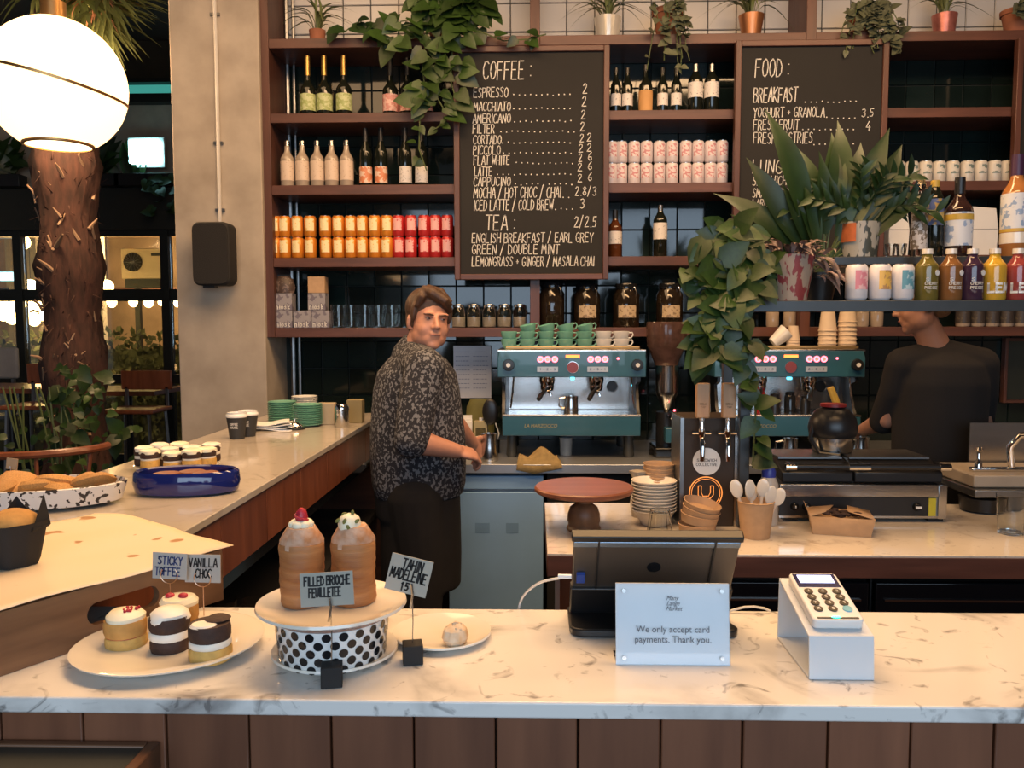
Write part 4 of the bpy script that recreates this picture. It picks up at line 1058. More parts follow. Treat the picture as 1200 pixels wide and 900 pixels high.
cascade(t, [A((860, 395, 2.64), (878, 405, 2.64), (886, 408, 2.64)), A((862, 415, 2.66), (874, 440, 2.66), (884, 466, 2.66), (885, 480, 2.66)), A((872, 440, 2.67), (886, 475, 2.67), (884, 510, 2.67), (882, 548, 2.67)), A((840, 350, 2.68), (820, 325, 2.68), (806, 318, 2.68))], 30, .065, rr, 'g', .014)
# tradescantia in patterned pot
p = PY(925, 352, 2.79)
JUN = speckle('jungle_print', (0.40, 0.30, 0.22), (0.26, 0.045, 0.045), 46, .5, rough=.5, coat=.1, stretch=(1, 1, .4))
t = thing('striped_plant', 'purple striped trailing plant in a red patterned pot on the rack', 'plant', (p.x, 2.79, rz0 + .001))
pot(t, .055, .080, .150, JUN, False)
for i in range(75):
    a = rr.uniform(0, 2 * PI)
    leaf(t, rr.choice(BL_TR), (rr.uniform(.02, .09) * math.cos(a), rr.uniform(.02, .07) * math.sin(a), .15 + rr.uniform(-.02, .02)), (math.cos(a), math.sin(a) - .2, rr.uniform(-.2, .8)), (0, -.3, 1), rr.uniform(.05, .095))
for i in range(28):
    leaf(t, rr.choice(BL_TR), (.075 + rr.uniform(-.02, .05), -.05 + rr.uniform(-.03, .03), .15 - rr.uniform(0, .08)), (rr.uniform(.1, 1), -.4, rr.uniform(-1, 0)), (.3, -.6, .6), rr.uniform(.05, .08))
# broad leaved plant
p = PY(965, 304, 2.92)
t = thing('broad_leaf_plant', 'broad-leaved dark green plant fanning up in front of the FOOD board', 'plant', (PY(960, 352, 2.92).x, 2.915, rz0 + .001))
pot(t, .04, .055, .10, BLACK)
tips = [(905, 145), (1000, 146), (1043, 165), (855, 230), (866, 262), (930, 195), (965, 190), (1060, 190), (1075, 212), (1088, 225), (880, 200), (1020, 170), (945, 225), (985, 160), (1045, 235), (1030, 215), (900, 250), (872, 245), (920, 225), (948, 172), (982, 180), (1010, 200), (1052, 210), (1068, 232), (940, 250), (1020, 240), (890, 222), (1072, 178)]
for i, (tx, ty) in enumerate(tips):
    e = Vector(loc(tx, ty, 2.86 + .02 * (i % 3))); b0 = Vector((rr.uniform(-.02, .02), 0, .10))
    d = e - b0; st = b0 + d * .36
    MB().tube([b0, b0.lerp(st, .5) + Vector((0, 0, .01)), st], .0035, 5).build('stem', STEM, t)
    leaf(t, BL_ASP[i % 2], st - Vector((0, 0, 0)), d + Vector((0, 0, d.length * .15)), (rr.uniform(-.3, .3), -.9, .5), d.length * .80)
# leaflet plant in jungle pot
p = PY(1005, 304, 2.92)
t = thing('leaflet_plant', 'glossy leaflet plant in a jungle-print pot on the upper rack shelf', 'plant', (p.x, RY1 - .068, rz1 + .001))
JUN2 = speckle('palm_leaf_print', (0.42, 0.38, 0.30), (0.06, 0.065, 0.05), 52, .5, rough=.5, coat=.1, stretch=(1, 1, .35))
pot(t, .058, .070, .118, JUN2, False)
op = MB().lathe([(.0711, .05), (.0718, .112)], 6, a0=-PI * .95, a1=-PI * .66); op.build('orange_flower_print', M('orange_print', (0.55, 0.14, 0.04), .5, var=.4, scale=30), t)
for k in range(15):
    a = R(-75 + k * 155 / 14); L = .17 + .09 * rr.random()
    tip = Vector((math.sin(a) * L, rr.uniform(-.10, .02), .12 + math.cos(a) * L * .75))
    b0 = Vector((rr.uniform(-.03, .03), 0, .11)); mid = b0.lerp(tip, .5) + Vector((0, 0, .03))
    st = MB().tube([b0, mid, tip], .004, 5).build('stem', LEAFD, t)
    for q in range(9):
        u = .2 + .8 * q / 8; pp = b0.lerp(mid, u * 2) if u < .5 else mid.lerp(tip, u * 2 - 1)
        sd = 1 if q % 2 else -1
        d = (tip - b0).normalized(); side = Vector((d.z, 0, -d.x)) * sd
        leaf(t, BL_ZZ[q % 2], pp, d * .7 + side * .8 + Vector((0, -.3, 0)), (0, -.9, .4), rr.uniform(.06, .085))
# ------------------------------------------------------------------ palm behind the side counter
PT = 4.9
px_ = PY(82, 300, PT)
t = thing('palm_tree', 'indoor palm with shaggy reddish-brown trunk and hanging fronds by the windows', 'palm tree', (px_.x, PT, 0))
TRK = M('palm_fibre', (0.085, 0.036, 0.026), .95, var=0, col2=(0.035, 0.018, 0.014), scale=30, stretch=(1, 1, .25), bump=1.0, detail=10)
rr = random.Random(21)
pr = [(.26, 0), (.22, .6)] + [(.165 + .02 * math.sin(k * 1.3), .6 + k * .12) for k in range(1, 24)]
MB().lathe([(0, 0)] + pr + [(0, 3.5)], 28, wob=lambda a, z: 1 + .07 * math.sin(7 * a + z * 11) + .05 * math.sin(13 * a - z * 23)).build('trunk', TRK, t)
stub = MB().tube([(0, 0, 0), (.01, 0, .05), (.03, 0, .10)], [.012, .010, .004], 5).mesh('leaf_stub', M('stub', (0.34, 0.22, 0.14), .9, objvar=.4))
for i in range(60):
    a = rr.uniform(-PI, 0); z = rr.uniform(.9, 2.9)
    inst('leaf_stub', stub, t, (.165 * math.cos(a), .165 * math.sin(a), z), (rr.uniform(-.8, .8), rr.uniform(-.8, .8), a), rr.uniform(.5, 1.2))
hair = MB()
for i in range(700):
    a = rr.uniform(-PI, PI); z = rr.uniform(.7, 3.3); r = .17
    p = Vector((r * math.cos(a), r * math.sin(a), z)); d = Vector((math.cos(a) * .4 + rr.uniform(-.5, .5), math.sin(a) * .4, rr.uniform(-1, 1))).normalized()
    q = Vector((-math.sin(a), math.cos(a), 0)) * .005
    hair.add([p - q, p + q, p + d * rr.uniform(.03, .08)], [(0, 1, 2)])
hair.build('trunk_fibres', TRK, t, smooth=False, kind='stuff')
# fronds: a fan of blades on each stalk
k = 0
for (ex, ey, eY, dry) in ((150, 20, 4.6, 0), (205, 75, 4.55, 0), (175, 60, 4.5, 1), (120, 10, 4.6, 0), (60, -20, 4.5, 0), (190, 30, 4.8, 0), (170, 95, 4.7, 0), (20, 5, 4.7, 0), (135, 45, 4.4, 0), (195, 5, 4.5, 0), (160, 75, 4.9, 0), (205, 50, 4.5, 0), (90, 15, 4.4, 0), (150, -10, 4.5, 1)):
    e = PY(ex, ey, eY); e = Vector((e.x - t.location.x, e.y - t.location.y, e.z)); b0 = Vector((0, 0, 3.45))
    hub = b0.lerp(e, .45) + Vector((0, 0, .12))
    MB().tube([b0, b0.lerp(hub, .5) + Vector((0, 0, .05)), hub], .008, 5).build('frond_stalk', PALM, t)
    d0 = (e - hub)
    for q in range(25):
        a = R(-80 + q * 160 / 24)
        rot = Quaternion(Vector((.1, -1, .2)).normalized(), a)
        d = rot @ d0
        leaf(t, rr.choice(BL_PALMD if dry else BL_PALM), hub, d, (0, -.6, .8), (.42 if not dry else .28) * rr.uniform(.8, 1.15), 'frond_blade')
# undergrowth at the foot
t = thing('ivy_plant', 'leafy green climber filling the bed at the foot of the palm', 'plant', (px_.x + .1, 4.35, 0))
MB().box2((-.6, -.25, 0), (.35, .15, .42)).build('planter_box', W_DARK, t)
for i in range(150):
    big = i % 4 == 0
    x, y = rr.gauss(92, 20), 425 + 135 * rr.random() ** .7
    if y > 500: x = rr.gauss(90, 50)
    p = PY(x, y, 4.35 + rr.uniform(-.25, .15))
    leaf(t, HL[rr.choice('gdd')], (p.x - t.location.x, p.y - 4.35, p.z), (rr.uniform(-1, 1), rr.uniform(-.8, 0), rr.uniform(-1, .5)), (0, -1, .6), (.085 if big else .05) * rr.uniform(.8, 1.3))
for i in range(10):
    x = rr.uniform(-.3, .3); MB().tube([(x, rr.uniform(-.2, 0), .4), (x + rr.uniform(-.08, .08), -.1, .8), (x + rr.uniform(-.12, .12), -.1, 1.25)], .005, 5).build('stem', STEM, t)
# ------------------------------------------------------------------ furniture in the room behind
def cafe_table(x, y, zt, w, label):
    t = thing('cafe_table', label, 'table', (x, y, 0))
    MB().box2((-w / 2, -.3, zt - .035), (w / 2, .3, zt)).build('tabletop', W_PANEL, t, bevel=.004)
    MB().cyl((0, 0, .02), .03, zt - .055, 12).build('column', BLACK, t)
    MB().cyl((0, 0, 0), .22, .02, 20).build('base_plate', BLACK, t)
    return t
tz = 1.0
p = PY(12, 452, 6.0)
cafe_table(p.x, 6.0, p.z, .8, 'high wooden table with a small candle beyond the palm')
t = thing('candle_holder', 'small glowing candle holder on the wooden table beyond the palm', 'candle', (PY(47, 452, 5.9).x, 5.9, p.z + .001))
MB().lathe([(0, 0), (.035, 0), (.04, .035), (.028, .06), (.026, .06), (.03, .01), (0, .01)], 14).build('holder', emis('candle_glow', (1.0, 0.55, 0.20), 3.5), t)
MB().cyl((0, 0, .012), .02, .03, 10).build('candle', WCREAM, t)
p2 = PY(150, 455, 6.45)
cafe_table(p2.x, 6.45, p2.z, .7, 'dark wooden high table close to the window post by the pillar')
def stool(x, y, zs, label):
    t = thing('bar_stool', label, 'stool', (x, y, 0))
    MB().box2((-.19, -.17, zs - .03), (.19, .17, zs)).build('seat', W_PANEL, t, bevel=.01)
    for sx in (-1, 1):
        for sy in (-1, 1): MB().tube([(sx * .15, sy * .13, zs - .03), (sx * .19, sy * .17, 0)], .011, 6).build('leg', STEELD, t)
    MB().tube([(-.18, -.16, .3), (.18, -.16, .3), (.18, .16, .3), (-.18, .16, .3), (-.18, -.16, .3)], .008, 5).build('foot_rail', STEELD, t)
    MB().box2((-.19, .16, zs + .12), (.19, .18, zs + .26)).build('backrest', W_PANEL, t, bevel=.008)
    for sx in (-1, 1): MB().box2((sx * .15 - .01, .16, zs - .02), (sx * .15 + .01, .175, zs + .14)).build('back_post', STEELD, t)
    return t
p = PY(48, 473, 5.4); stool(p.x, 5.4, p.z, 'metal legged stool with wooden seat beside the palm')
p = PY(160, 478, 5.85); stool(p.x, 5.85, p.z, 'metal legged stool near the window post and the dark table')
t = thing('lounge_chair', 'wooden chair with curved back just behind the side counter', 'chair', (PY(25, 545, 3.6).x, 3.75, 0))
cz = PY(25, 538, 3.5).z
arc = [( .30 * math.cos(R(a)), .22 * math.sin(R(a))) for a in range(-10, 191, 15)]
for (pa, pb) in zip(arc, arc[1:]): pass
MB().tube([(x, -y, cz + .03 * (x + .3)) for x, y in arc], .018, 8).build('curved_back_rail', W_PANEL, t)
MB().cyl((0, 0, .44), .23, .03, 20).build('seat', W_PANEL, t)
for a in (20, 70, 110, 160): MB().tube([(.21 * math.cos(R(a)), -.18 * math.sin(R(a)), .46), (.29 * math.cos(R(a)), -.21 * math.sin(R(a)), cz)], .009, 6).build('spindle', W_PANEL, t)
for a in (45, 135, 225, 315): MB().tube([(.17 * math.cos(R(a)), .17 * math.sin(R(a)), .44), (.22 * math.cos(R(a)), .22 * math.sin(R(a)), 0)], .014, 6).build('leg', W_PANEL, t)
t = thing('white_chair', 'pale grey chair back standing by the window at the picture edge', 'chair', (PY(2, 440, 6.4).x, 6.45, 0))
p = PY(0, 422, 6.4)
MB().box2((-.2, -.02, p.z - .15), (.11, .02, p.z + .10)).build('backrest', M('grey_shell', (0.3, 0.29, 0.28), .6), t, bevel=.02)
MB().box2((-.2, -.4, p.z - .45), (.11, 0, p.z - .42)).build('seat', M('grey_shell', (0.3, 0.29, 0.28), .6), t, bevel=.01)
for sx in (-.17, .08):
    for sy in (-.36, -.03): MB().box2((sx - .012, sy - .012, 0), (sx + .012, sy + .012, p.z - .45 if sy < -.1 else p.z - .15)).build('leg', STEELD, t)

# ------------------------------------------------------------------ big globe lamp
gc = PY(66, 101, 2.15); gr = 78 * 2.15 / 970 * .985
t = thing('globe_lamp', 'large glowing glass globe pendant hanging over the side counter', 'lamp', gc)
gl = MB().lathe([(.045, -gr * .962)] + [(gr * math.sin(R(a)), -gr * math.cos(R(a))) for a in range(28, 176, 6)] + [(.02, gr)], 40)
GLOBE = emis('glowing_globe', (1.0, 0.64, 0.30), 3.0)
gl.v = [v for v in gl.v]
gl = MB().lathe([(gr * math.sin(R(a)), -gr * math.cos(R(a))) for a in range(27, 180, 7)] + [(0, gr)], 44)
gl.build('globe', GLOBE, t)
MB().lathe([(gr * .455, -gr * .90), (gr * .50, -gr * .895), (gr * .50, -gr * .865), (gr * .455, -gr * .88), (gr * .455, -gr * .90)], 36).build('opening_ring', M('brass_ring', (0.40, 0.22, 0.08), .35, .8), t)
MB().lathe([(0, -gr * .80), (gr * .46, -gr * .87)], 30).build('lamp_glow_disc', emis('bulb_glow', (1.0, .72, .42), 4.0), t)
MB().lathe([(gr * 1.002, -.002), (gr * 1.012, -.002), (gr * 1.012, .005), (gr * 1.002, .005), (gr * 1.002, -.002)], 44, T=Matrix.Rotation(R(14), 4, 'Y')).build('brass_band', MATS['brass_ring'], t)
MB().tube([(0, 0, gr), (0, 0, 3.95 - gc.z)], .004, 6).build('flex', BLACK, t)
MB().cyl((0, 0, gr - .01), .03, .05, 14).build('gallery', MATS['brass_ring'], t)
pl_ = bpy.data.lights.new('globe_light', 'POINT'); pl_.energy = 9; pl_.color = (1, .62, .32); pl_.shadow_soft_size = gr
po = bpy.data.objects.new('globe_light', pl_); po.location = gc; C.objects.link(po)
for o_ in t.children: o_.visible_shadow = True
# ================================================================== COFFEE MACHINES
RED_L = emis('red_led_ring', (1.0, 0.12, 0.16), 6.0)
AMB_L = emis('amber_display', (1.0, 0.16, 0.03), 4.0)
BLU_L = emis('blue_led', (0.1, 0.8, 1.0), 4.0)
GOLDL = M('gold_letter', (0.55, 0.42, 0.15), .4, .6)
def ring(r, w, y=-.002, n=18):
    return MB().lathe([(r - w, 0), (r, 0), (r, .003), (r - w, .003), (r - w, 0)], n, T=Matrix.Rotation(PI / 2, 4, 'X'))
def coffee_machine(label):
    t = thing('coffee_machine', label, 'coffee machine')
    W = .71; h0 = .115
    hw = W / 2
    # panels (local: front at y=0, z up from the bench)
    MB().box2((-hw + .005, .0, .115), (hw - .02, .05, .215)).build('lower_panel', TEAL, t, bevel=.004)
    MB().box2((-hw + .005, -.002, .212), (hw - .02, .20, .222)).build('drip_tray', STEEL, t, bevel=.002)
    MB().box2((-hw + .02, .05, .115), (hw - .03, .50, .20)).build('base_body', BLACK, t)
    MB().box2((-hw + .03, .24, .222), (hw - .05, .26, .42)).build('steel_backsplash', STEEL, t)
    MB().box2((-hw + .0, .26, .20), (hw - .01, .52, .50)).build('rear_body', STEELD, t, bevel=.01)
    MB().xz([(-hw - .02, .405), (hw + .01, .405), (hw + .01, .50), (hw - .0, .535), (-hw - .01, .535), (-hw - .02, .50)], .04, .075).build('front_panel', TEAL, t, bevel=.004)
    MB().box2((-hw - .02, .042, .532), (hw + .01, .50, .542)).build('top_tray', STEEL, t, bevel=.002)
    for xf in (-hw - .02, hw):
        MB().box2((xf, .076, .405), (xf + .013, .50, .531)).build('side_cheek', TEAL, t, bevel=.003)
    MB().box2((-hw + .03, .075, .405), (hw - .03, .26, .53)).build('brew_body', STEELD, t)
    for xf in (-hw, hw - .03):
        MB().yz([(.05, .20), (.20, .20), (.26, .42), (.06, .42), (.06, .38), (.14, .36), (.10, .25)], xf, xf + .015).build('side_frame', BLACK, t)
    MB().box2((-hw + .02, .05, .545), (hw - .02, .075, .560)).build('cup_rail', M('brass_rail', (0.45, 0.30, 0.13), .35, .7), t, bevel=.004)
    for x in (-hw + .05, hw - .07):
        for y in (.07, .44): MB().lathe([(.022, 0), (.028, .01), (.022, .118), (0, .118)], 12, (x, y, 0)).build('leg', IRON, t)
    for gx in (-.125, .125):
        for k in (-1, 0, 1):
            o = ring(.0155, .006).build('button', RED_L, t, (gx + k * .036, .036, .495))
            MB().cyl((0, 0, 0), .009, .003, 12, T=Matrix.Rotation(PI / 2, 4, 'X')).build('button_face', WHITE, o)
        p_ = MB().box2((gx - .052, .036, .432), (gx + .052, .040, .458)).build('label_plate', M('silver_plate', (0.5, 0.55, 0.6), .4, .3), t)
        strokes(MB(), '1 + 2 + 3' if gx < 0 else '2 + 3 + 1', gx - .04, .440, .08, .010, .0018, y=.0355).build('lettering', INKB, p_, smooth=False, kind='stuff')
    MB().box2((-.034, .036, .502), (.034, .040, .516)).build('display', AMB_L, t)
    MB().box((.0, .039, .47), (.004, .004, .004)).build('display_frame', BLACK, t)
    b = MB().cyl((0, 0, 0), .028, .005, 24, T=Matrix.Translation((0, .040, .455)) @ Matrix.Rotation(PI / 2, 4, 'X')).build('round_badge', M('badge_red', (0.25, 0.05, 0.05), .35), t)
    ring(.0295, .003).build('badge_ring', CHROME, b, (0, .0385, .455))
    MB().ell((.225, .036, .498), .006, 8, 6).build('indicator_light', RED_L, t)
    MB().box2((-.01, .05, .392), (.01, .07, .404)).build('lamp', BLU_L, t)
    for s, kx in ((-1, -hw + .035), (1, hw - .035)):
        k_ = MB().lathe([(0, 0), (.026, 0), (.030, .012), (.027, .03), (0, .032)], 18, T=Matrix.Translation((kx, .040, .467)) @ Matrix.Rotation(PI / 2, 4, 'X')).build('steam_knob', BLACK, t)
        MB().cyl((0, 0, 0), .011, .003, 14, T=Matrix.Translation((kx, .0085, .467)) @ Matrix.Rotation(PI / 2, 4, 'X')).build('knob_cap', WHITE, k_)
    for gx in (-.125, .125):
        MB().lathe([(0, .05), (.038, .05), (.040, .02), (.034, 0), (0, 0)][::-1], 18, (gx, .15, .36)).build('group_head', CHROME, t)
        pf = MB().lathe([(0, 0), (.030, 0), (.035, .012), (.035, .03), (0, .03)], 18, (gx, .15, .33)).build('portafilter', CHROME, t)
        MB().tube([(gx, .12, .345), (gx - .01, .07, .338), (gx - .035, .015, .315), (gx - .045, -.01, .300)], [.007, .009, .013, .012], 8).build('handle', BLACK, pf)
        MB().tube([(gx, .15, .33), (gx - .015, .14, .315), (gx - .02, .14, .30)], .005, 6).tube([(gx, .15, .33), (gx + .015, .14, .315), (gx + .02, .14, .30)], .005, 6).build('spout', CHROME, pf)
    for sx in (-1, 1):
        MB().tube([(sx * (hw - .07), .10, .41), (sx * (hw - .06), .06, .40), (sx * (hw - .055), .05, .33), (sx * (hw - .045), .045, .25)], .005, 6).build('steam_wand', CHROME, t)
    g_ = MB().lathe([(.028, 0), (.031, 0), (.031, .006), (.028, .006), (.028, 0)], 20, T=Matrix.Translation((.215, .236, .345)) @ Matrix.Rotation(PI / 2, 4, 'X')).build('pressure_gauge', CHROME, t)
    MB().cyl((0, 0, 0), .027, .003, 20, T=Matrix.Translation((.215, .238, .345)) @ Matrix.Rotation(PI / 2, 4, 'X')).build('dial', BLACK, g_)
    lb = font_mesh('lettering', 'LA MARZOCCO', .024, GOLDL, xs=.95, shear=.2)
    inst('lettering', lb, t, (-.16, -.0015, .158))['kind'] = 'stuff'
    return t
MY = 4.09
m1 = coffee_machine('teal coffee machine in full view, stacked with mint cups')
mx1 = (PY(588, 460, MY + .04).x + PY(752, 460, MY + .04).x) / 2 + .005
m1.location = (mx1, MY, WZ + .0005)
m2 = dup(m1, (mx1 + (PY(956.5, 432, MY).x - PY(698, 432, MY).x), MY, WZ + .0005), label='teal coffee machine seen through the steel rack, topped with paper cups')
# cups on the machine
def cup(mat):
    t = thing('espresso_cup', 'x', 'cup')
    MB().lathe([(0, 0), (.022, 0), (.024, .006), (.036, .022), (.0425, .052), (.040, .053), (.033, .022), (.02, .008), (0, .008)], 20).build('bowl', mat, t)
    MB().tube([(.036, 0, .045), (.056, 0, .046), (.060, 0, .034), (.050, 0, .020), (.033, 0, .018)], .004, 6).build('handle', mat, t)
    return t
tz = WZ + .542 + .001
def cups(mat, data, colour, group, cond):
    P, L, Rz = [], [], []
    for i, (x, n) in enumerate(data):
        for k in range(n):
            P.append((PY(x, 415, MY + .13).x + (.006 * k if k == 2 else 0), MY + .13 + .004 * k, tz + .036 * k + (.002 if k else 0)))
            lev = {0: 'at the bottom', 1: 'second up' if n > 2 else 'on top', 2: 'on top'}[k]
            L.append('%s cup %s of the %s %s stack on the coffee machine' % (colour, lev, ORD[i], cond)); Rz.append(rnd.uniform(-.7, .5))
    c = cup(mat); out = spread(c, P, L, group, Rz)
    for o, (x, n) in zip(out, [(x, k) for x, n_ in data for k in range(n_)]):
        if n == 2: o.rotation_euler = (0, R(-14), o.rotation_euler.z); 
cups(GREENC, ((596.5, 2), (618, 3), (640, 3), (662.5, 3), (685, 3)), 'mint green', 'mint cups on the coffee machine', 'mint')
cups(WHITE, ((707, 2), (728, 2)), 'white', 'white cups on the coffee machine', 'white')
# paper cups in stacks on the second machine
def cup_stack(x, n, h1, r, step, label, Y=MY + .14, z=None, mat=CUPW, name='paper_cup', group=None, lip=1.0):
    """inverted cups: each one a thing"""
    t = thing(name, 'x', 'cup')
    MB().lathe([(r * 1.0, 0), (r * 1.06, .002), (r * 1.06, .007), (r, .008), (r * .72, h1), (0, h1 - .003)], 18).build('cup_body', mat, t)
    p = PY(x, 420, Y)
    P = [(p.x, Y, (tz if z is None else z) + step * k) for k in range(n)]
    L = ['upside-down paper cup, %s from the bottom of %s' % (ORD[k], label) for k in range(n)]
    return spread(t, P, L, group or 'paper cups in ' + label)
cup_stack(929, 4, .075, .032, .014, 'the short stack of small cups')
cup_stack(969, 5, .110, .043, .022, 'the middle stack of tall cups')
cup_stack(992, 7, .110, .044, .022, 'the tallest stack of tall cups')
t = thing('paper_cup', 'tilted white paper cup lying on the coffee machine beside the climbing pothos', 'cup', (PY(905, 420, MY + .14).x, MY + .14, tz + .03))
MB().lathe([(0, 0), (.028, 0), (.044, .09), (.042, .09), (.026, .004), (0, .004)], 16, T=Matrix.Rotation(R(50), 4, 'Y')).build('cup_body', WHITE, t)

# things on the drip trays and bench
def pitcher(name, h, r, label, loc, rz=0, cat='jug'):
    t = thing(name, label, cat, loc, rz)
    MB().lathe([(0, 0), (r, 0), (r * 1.04, h * .1), (r * .97, h * .5), (r * .80, h * .82), (r * .84, h), (r * .80, h), (r * .76, h * .82), (r * .9, h * .1), (0, h * .05)], 20, wob=lambda a, z: 1 + (.22 * max(0, math.cos(a)) ** 10 if z > h * .8 else 0)).build('jug_body', STEEL, t)
    MB().tube([(-r * .85, 0, h * .9), (-r * 1.6, 0, h * .85), (-r * 1.7, 0, h * .4), (-r * .98, 0, h * .25)], .005, 6).build('handle', STEEL, t)
    return t
jz = WZ + .001
JP = PY(573, 540, 4.03)
jug = pitcher('milk_jug', .135, .045, 'steel milk jug held by the barista in the patterned shirt', (JP.x, 4.03, jz))
pitcher('milk_jug', .085, .036, 'small steel jug standing on the drip tray of the first coffee machine', (PY(669, 492, MY + .1).x, MY + .09, WZ + .223))
t = thing('tea_towel', 'crumpled ochre towel draped under the first coffee machine', 'towel', (PY(632, 545, BY0 + .03).x, BY0 + .02, WZ + .001))
mb = MB(); rr = random.Random(5); n = 14
grid = [[None] * n for _ in range(n)]
vs = []
for i in range(n):
    for j in range(n):
        u, v = i / (n - 1), j / (n - 1)
        x = (u - .5) * .22 * (1 - .3 * v); y = v * .16 - .03
        z = .055 * math.sin(PI * v) * (1 - abs(u - .55)) + .018 * math.sin(9 * u + 5 * v) * math.sin(PI * v) + .004
        if v < .2: z -= (.2 - v) * .25 * (1 - abs(u - .4)); 
        vs.append((x, y, max(z, -.05) if y < -.024 else max(z, .002)))
fs = [(i * n + j, (i + 1) * n + j, (i + 1) * n + j + 1, i * n + j + 1) for i in range(n - 1) for j in range(n - 1)]
mb.add(vs, fs).build('cloth', TOWEL, t, angle=80).modifiers.new('s', 'SOLIDIFY').thickness = .006
t = thing('drain_cup', 'short translucent drain cup under the first coffee machine', 'cup', (PY(663, 530, MY + .15).x, MY + .13, WZ + .001))
MB().lathe([(0, 0), (.03, 0), (.034, .09), (.032, .09), (.028, .004), (0, .004)], 16).build('cup_body', M('frosted', (0.25, 0.3, 0.35), .3), t)
# cartons, green bag, notice, scoop
t = thing('milk_carton', 'white drinks carton behind the barista hands', 'carton', (PY(546, 520, 4.35).x, 4.35, jz), .15)
MB().box2((-.033, -.03, 0), (.033, .03, .16)).build('box', PAPERW, t, bevel=.003); MB().box2((-.033, -.004, .16), (.033, .004, .19)).xz([(-.033, .16), (.033, .16), (.033, .17), (-.033, .17)], -.02, .02).build('folded_top', PAPERW, t)
t = thing('milk_carton', 'beige drinks carton with dark printed panel next to the white carton', 'carton', (PY(564, 520, 4.32).x, 4.32, jz), -.05)
MB().box2((-.035, -.03, 0), (.035, .03, .165)).build('box', M('beige_carton', (0.42, 0.36, 0.20), .6), t, bevel=.003); MB().box2((-.026, -.0312, .075), (.026, -.0302, .13)).build('printed_panel', M('olive_print', (0.10, 0.085, 0.03), .6, scale=80, var=.5), t)
MB().cyl((0, 0, .165), .012, .015, 12).build('cap', WHITE, t)
t = thing('paper_sack', 'olive paper bag standing behind the drinks cartons', 'bag', (PY(562, 500, 4.5).x, 4.52, jz))
mb = MB().lathe([(0, 0), (.075, 0), (.08, .1), (.07, .22), (.05, .26), (0, .26)], 16, sy=.55, wob=lambda a, z: 1 + .04 * math.sin(6 * a + 30 * z)); mb.build('bag_body', M('olive_bag', (0.20, 0.19, 0.06), .7, var=.3), t)
t = thing('wall_notice', 'white printed sheet fixed to the dark tiles behind the barista', 'notice', (PY(553, 440, 4.70).x, 4.735, PY(553, 467, 4.70).z))
MB().box2((-.108, 0, 0), (.108, .004, .30)).build('sheet', M('notice_sheet', (0.62, 0.66, 0.76), .35, var=.1, scale=8), t)
for s_x in (-1, 1): MB().box2((s_x * .06 - .01, .004, .10), (s_x * .06 + .01, .045, .13)).build('fixing', BLACK, t)
mb = MB()
for k in range(9):
    for s_x in (-.095, .005):
        x = s_x
        while x < s_x + .075: 
            w = rnd.uniform(.006, .016); mb.box((x + w / 2, -.0006, .265 - k * .026), (w, .001, .003)); x += w + .005
mb.build('printed_lines', M('blue_print', (0.10, 0.16, 0.35), .6), t, kind='stuff')
t = thing('serving_spoon', 'black paddle-shaped spoon leaning beside the first coffee machine', 'utensil', (PY(578, 500, 4.28).x, 4.28, jz))
MB().tube([(0, 0, 0), (.03, .01, .10), (.012, 0, .155)], .004, 6).build('handle', WHITE, t)
MB().ell((-.015, 0, .215), (.042, .012, .07), 14, 10).build('paddle', BLACK, t)
t = thing('utensil_holder', 'dark cup holding the black paddle spoon', 'holder', (PY(580, 500, 4.28).x, 4.278, jz))
MB().lathe([(.018, 0), (.024, .0), (.026, .07), (.022, .07), (.018, 0)], 14).build('cup_body', BLACK, t)
# grinder
gx = PY(780, 500, 4.25).x
t = thing('coffee_grinder', 'coffee grinder with smoky bean hopper and steel body between the two machines', 'grinder', (gx, 4.25, jz))
MB().lathe([(.075, 0), (.085, .0), (.085, .02), (.05, .05), (.05, .22), (0, .22)], 20).build('column', BLACK, t)
MB().box2((-.07, -.12, 0), (.07, .10, .05)).build('base', BLACKG, t, bevel=.008)
MB().box2((-.02, -.125, .075), (.085, -.06, .15)).build('teal_tray_block', TEAL, t, bevel=.004)
MB().lathe([(.012, .22), (.035, .27), (.055, .31), (.058, .33), (.058, .45), (.06, .46), (0, .46)], 22, (0, -.02, 0)).build('steel_chute', STEEL, t)
MB().lathe([(.06, .46), (.065, .48), (.10, .56), (.105, .66), (.10, .68), (0, .68)], 24).build('bean_hopper', M('smoky_hopper', (0.10, 0.055, 0.045), .15, var=.4, scale=30), t)
MB().ell((.03, -.085, .235), .006, 8, 6).build('indicator_light', RED_L, t)
MB().tube([(0, -.05, .21), (.01, -.12, .20), (.04, -.14, .21)], .006, 6).build('fork', CHROME, t)
# dark and red tampers/jars on the second machine's tray
px2 = m2.location.x
for x, m, r, h, l in ((890, M('red_plastic', (0.35, 0.02, 0.02), .3), .026, .13, 'red canister on the tray of the second coffee machine'), (907, BLACK, .026, .10, 'black canister beside the red one on the second machine'), (925, BLACKG, .028, .11, 'black glossy canister in the middle of the second machine tray'), (943, BLACK, .024, .09, 'small black canister behind the domed pot')):
    t = thing('canister', l, 'canister', (PY(x, 495, MY + .1).x, MY + .10, WZ + .223))
    MB().lathe([(0, 0), (r, 0), (r, h * .75), (r * .9, h * .8), (0, h * .8)], 16).build('canister_body', m, t)
    MB().lathe([(r * .8, h * .8), (r * .85, h * .95), (0, h)], 14).build('lid', m, t)
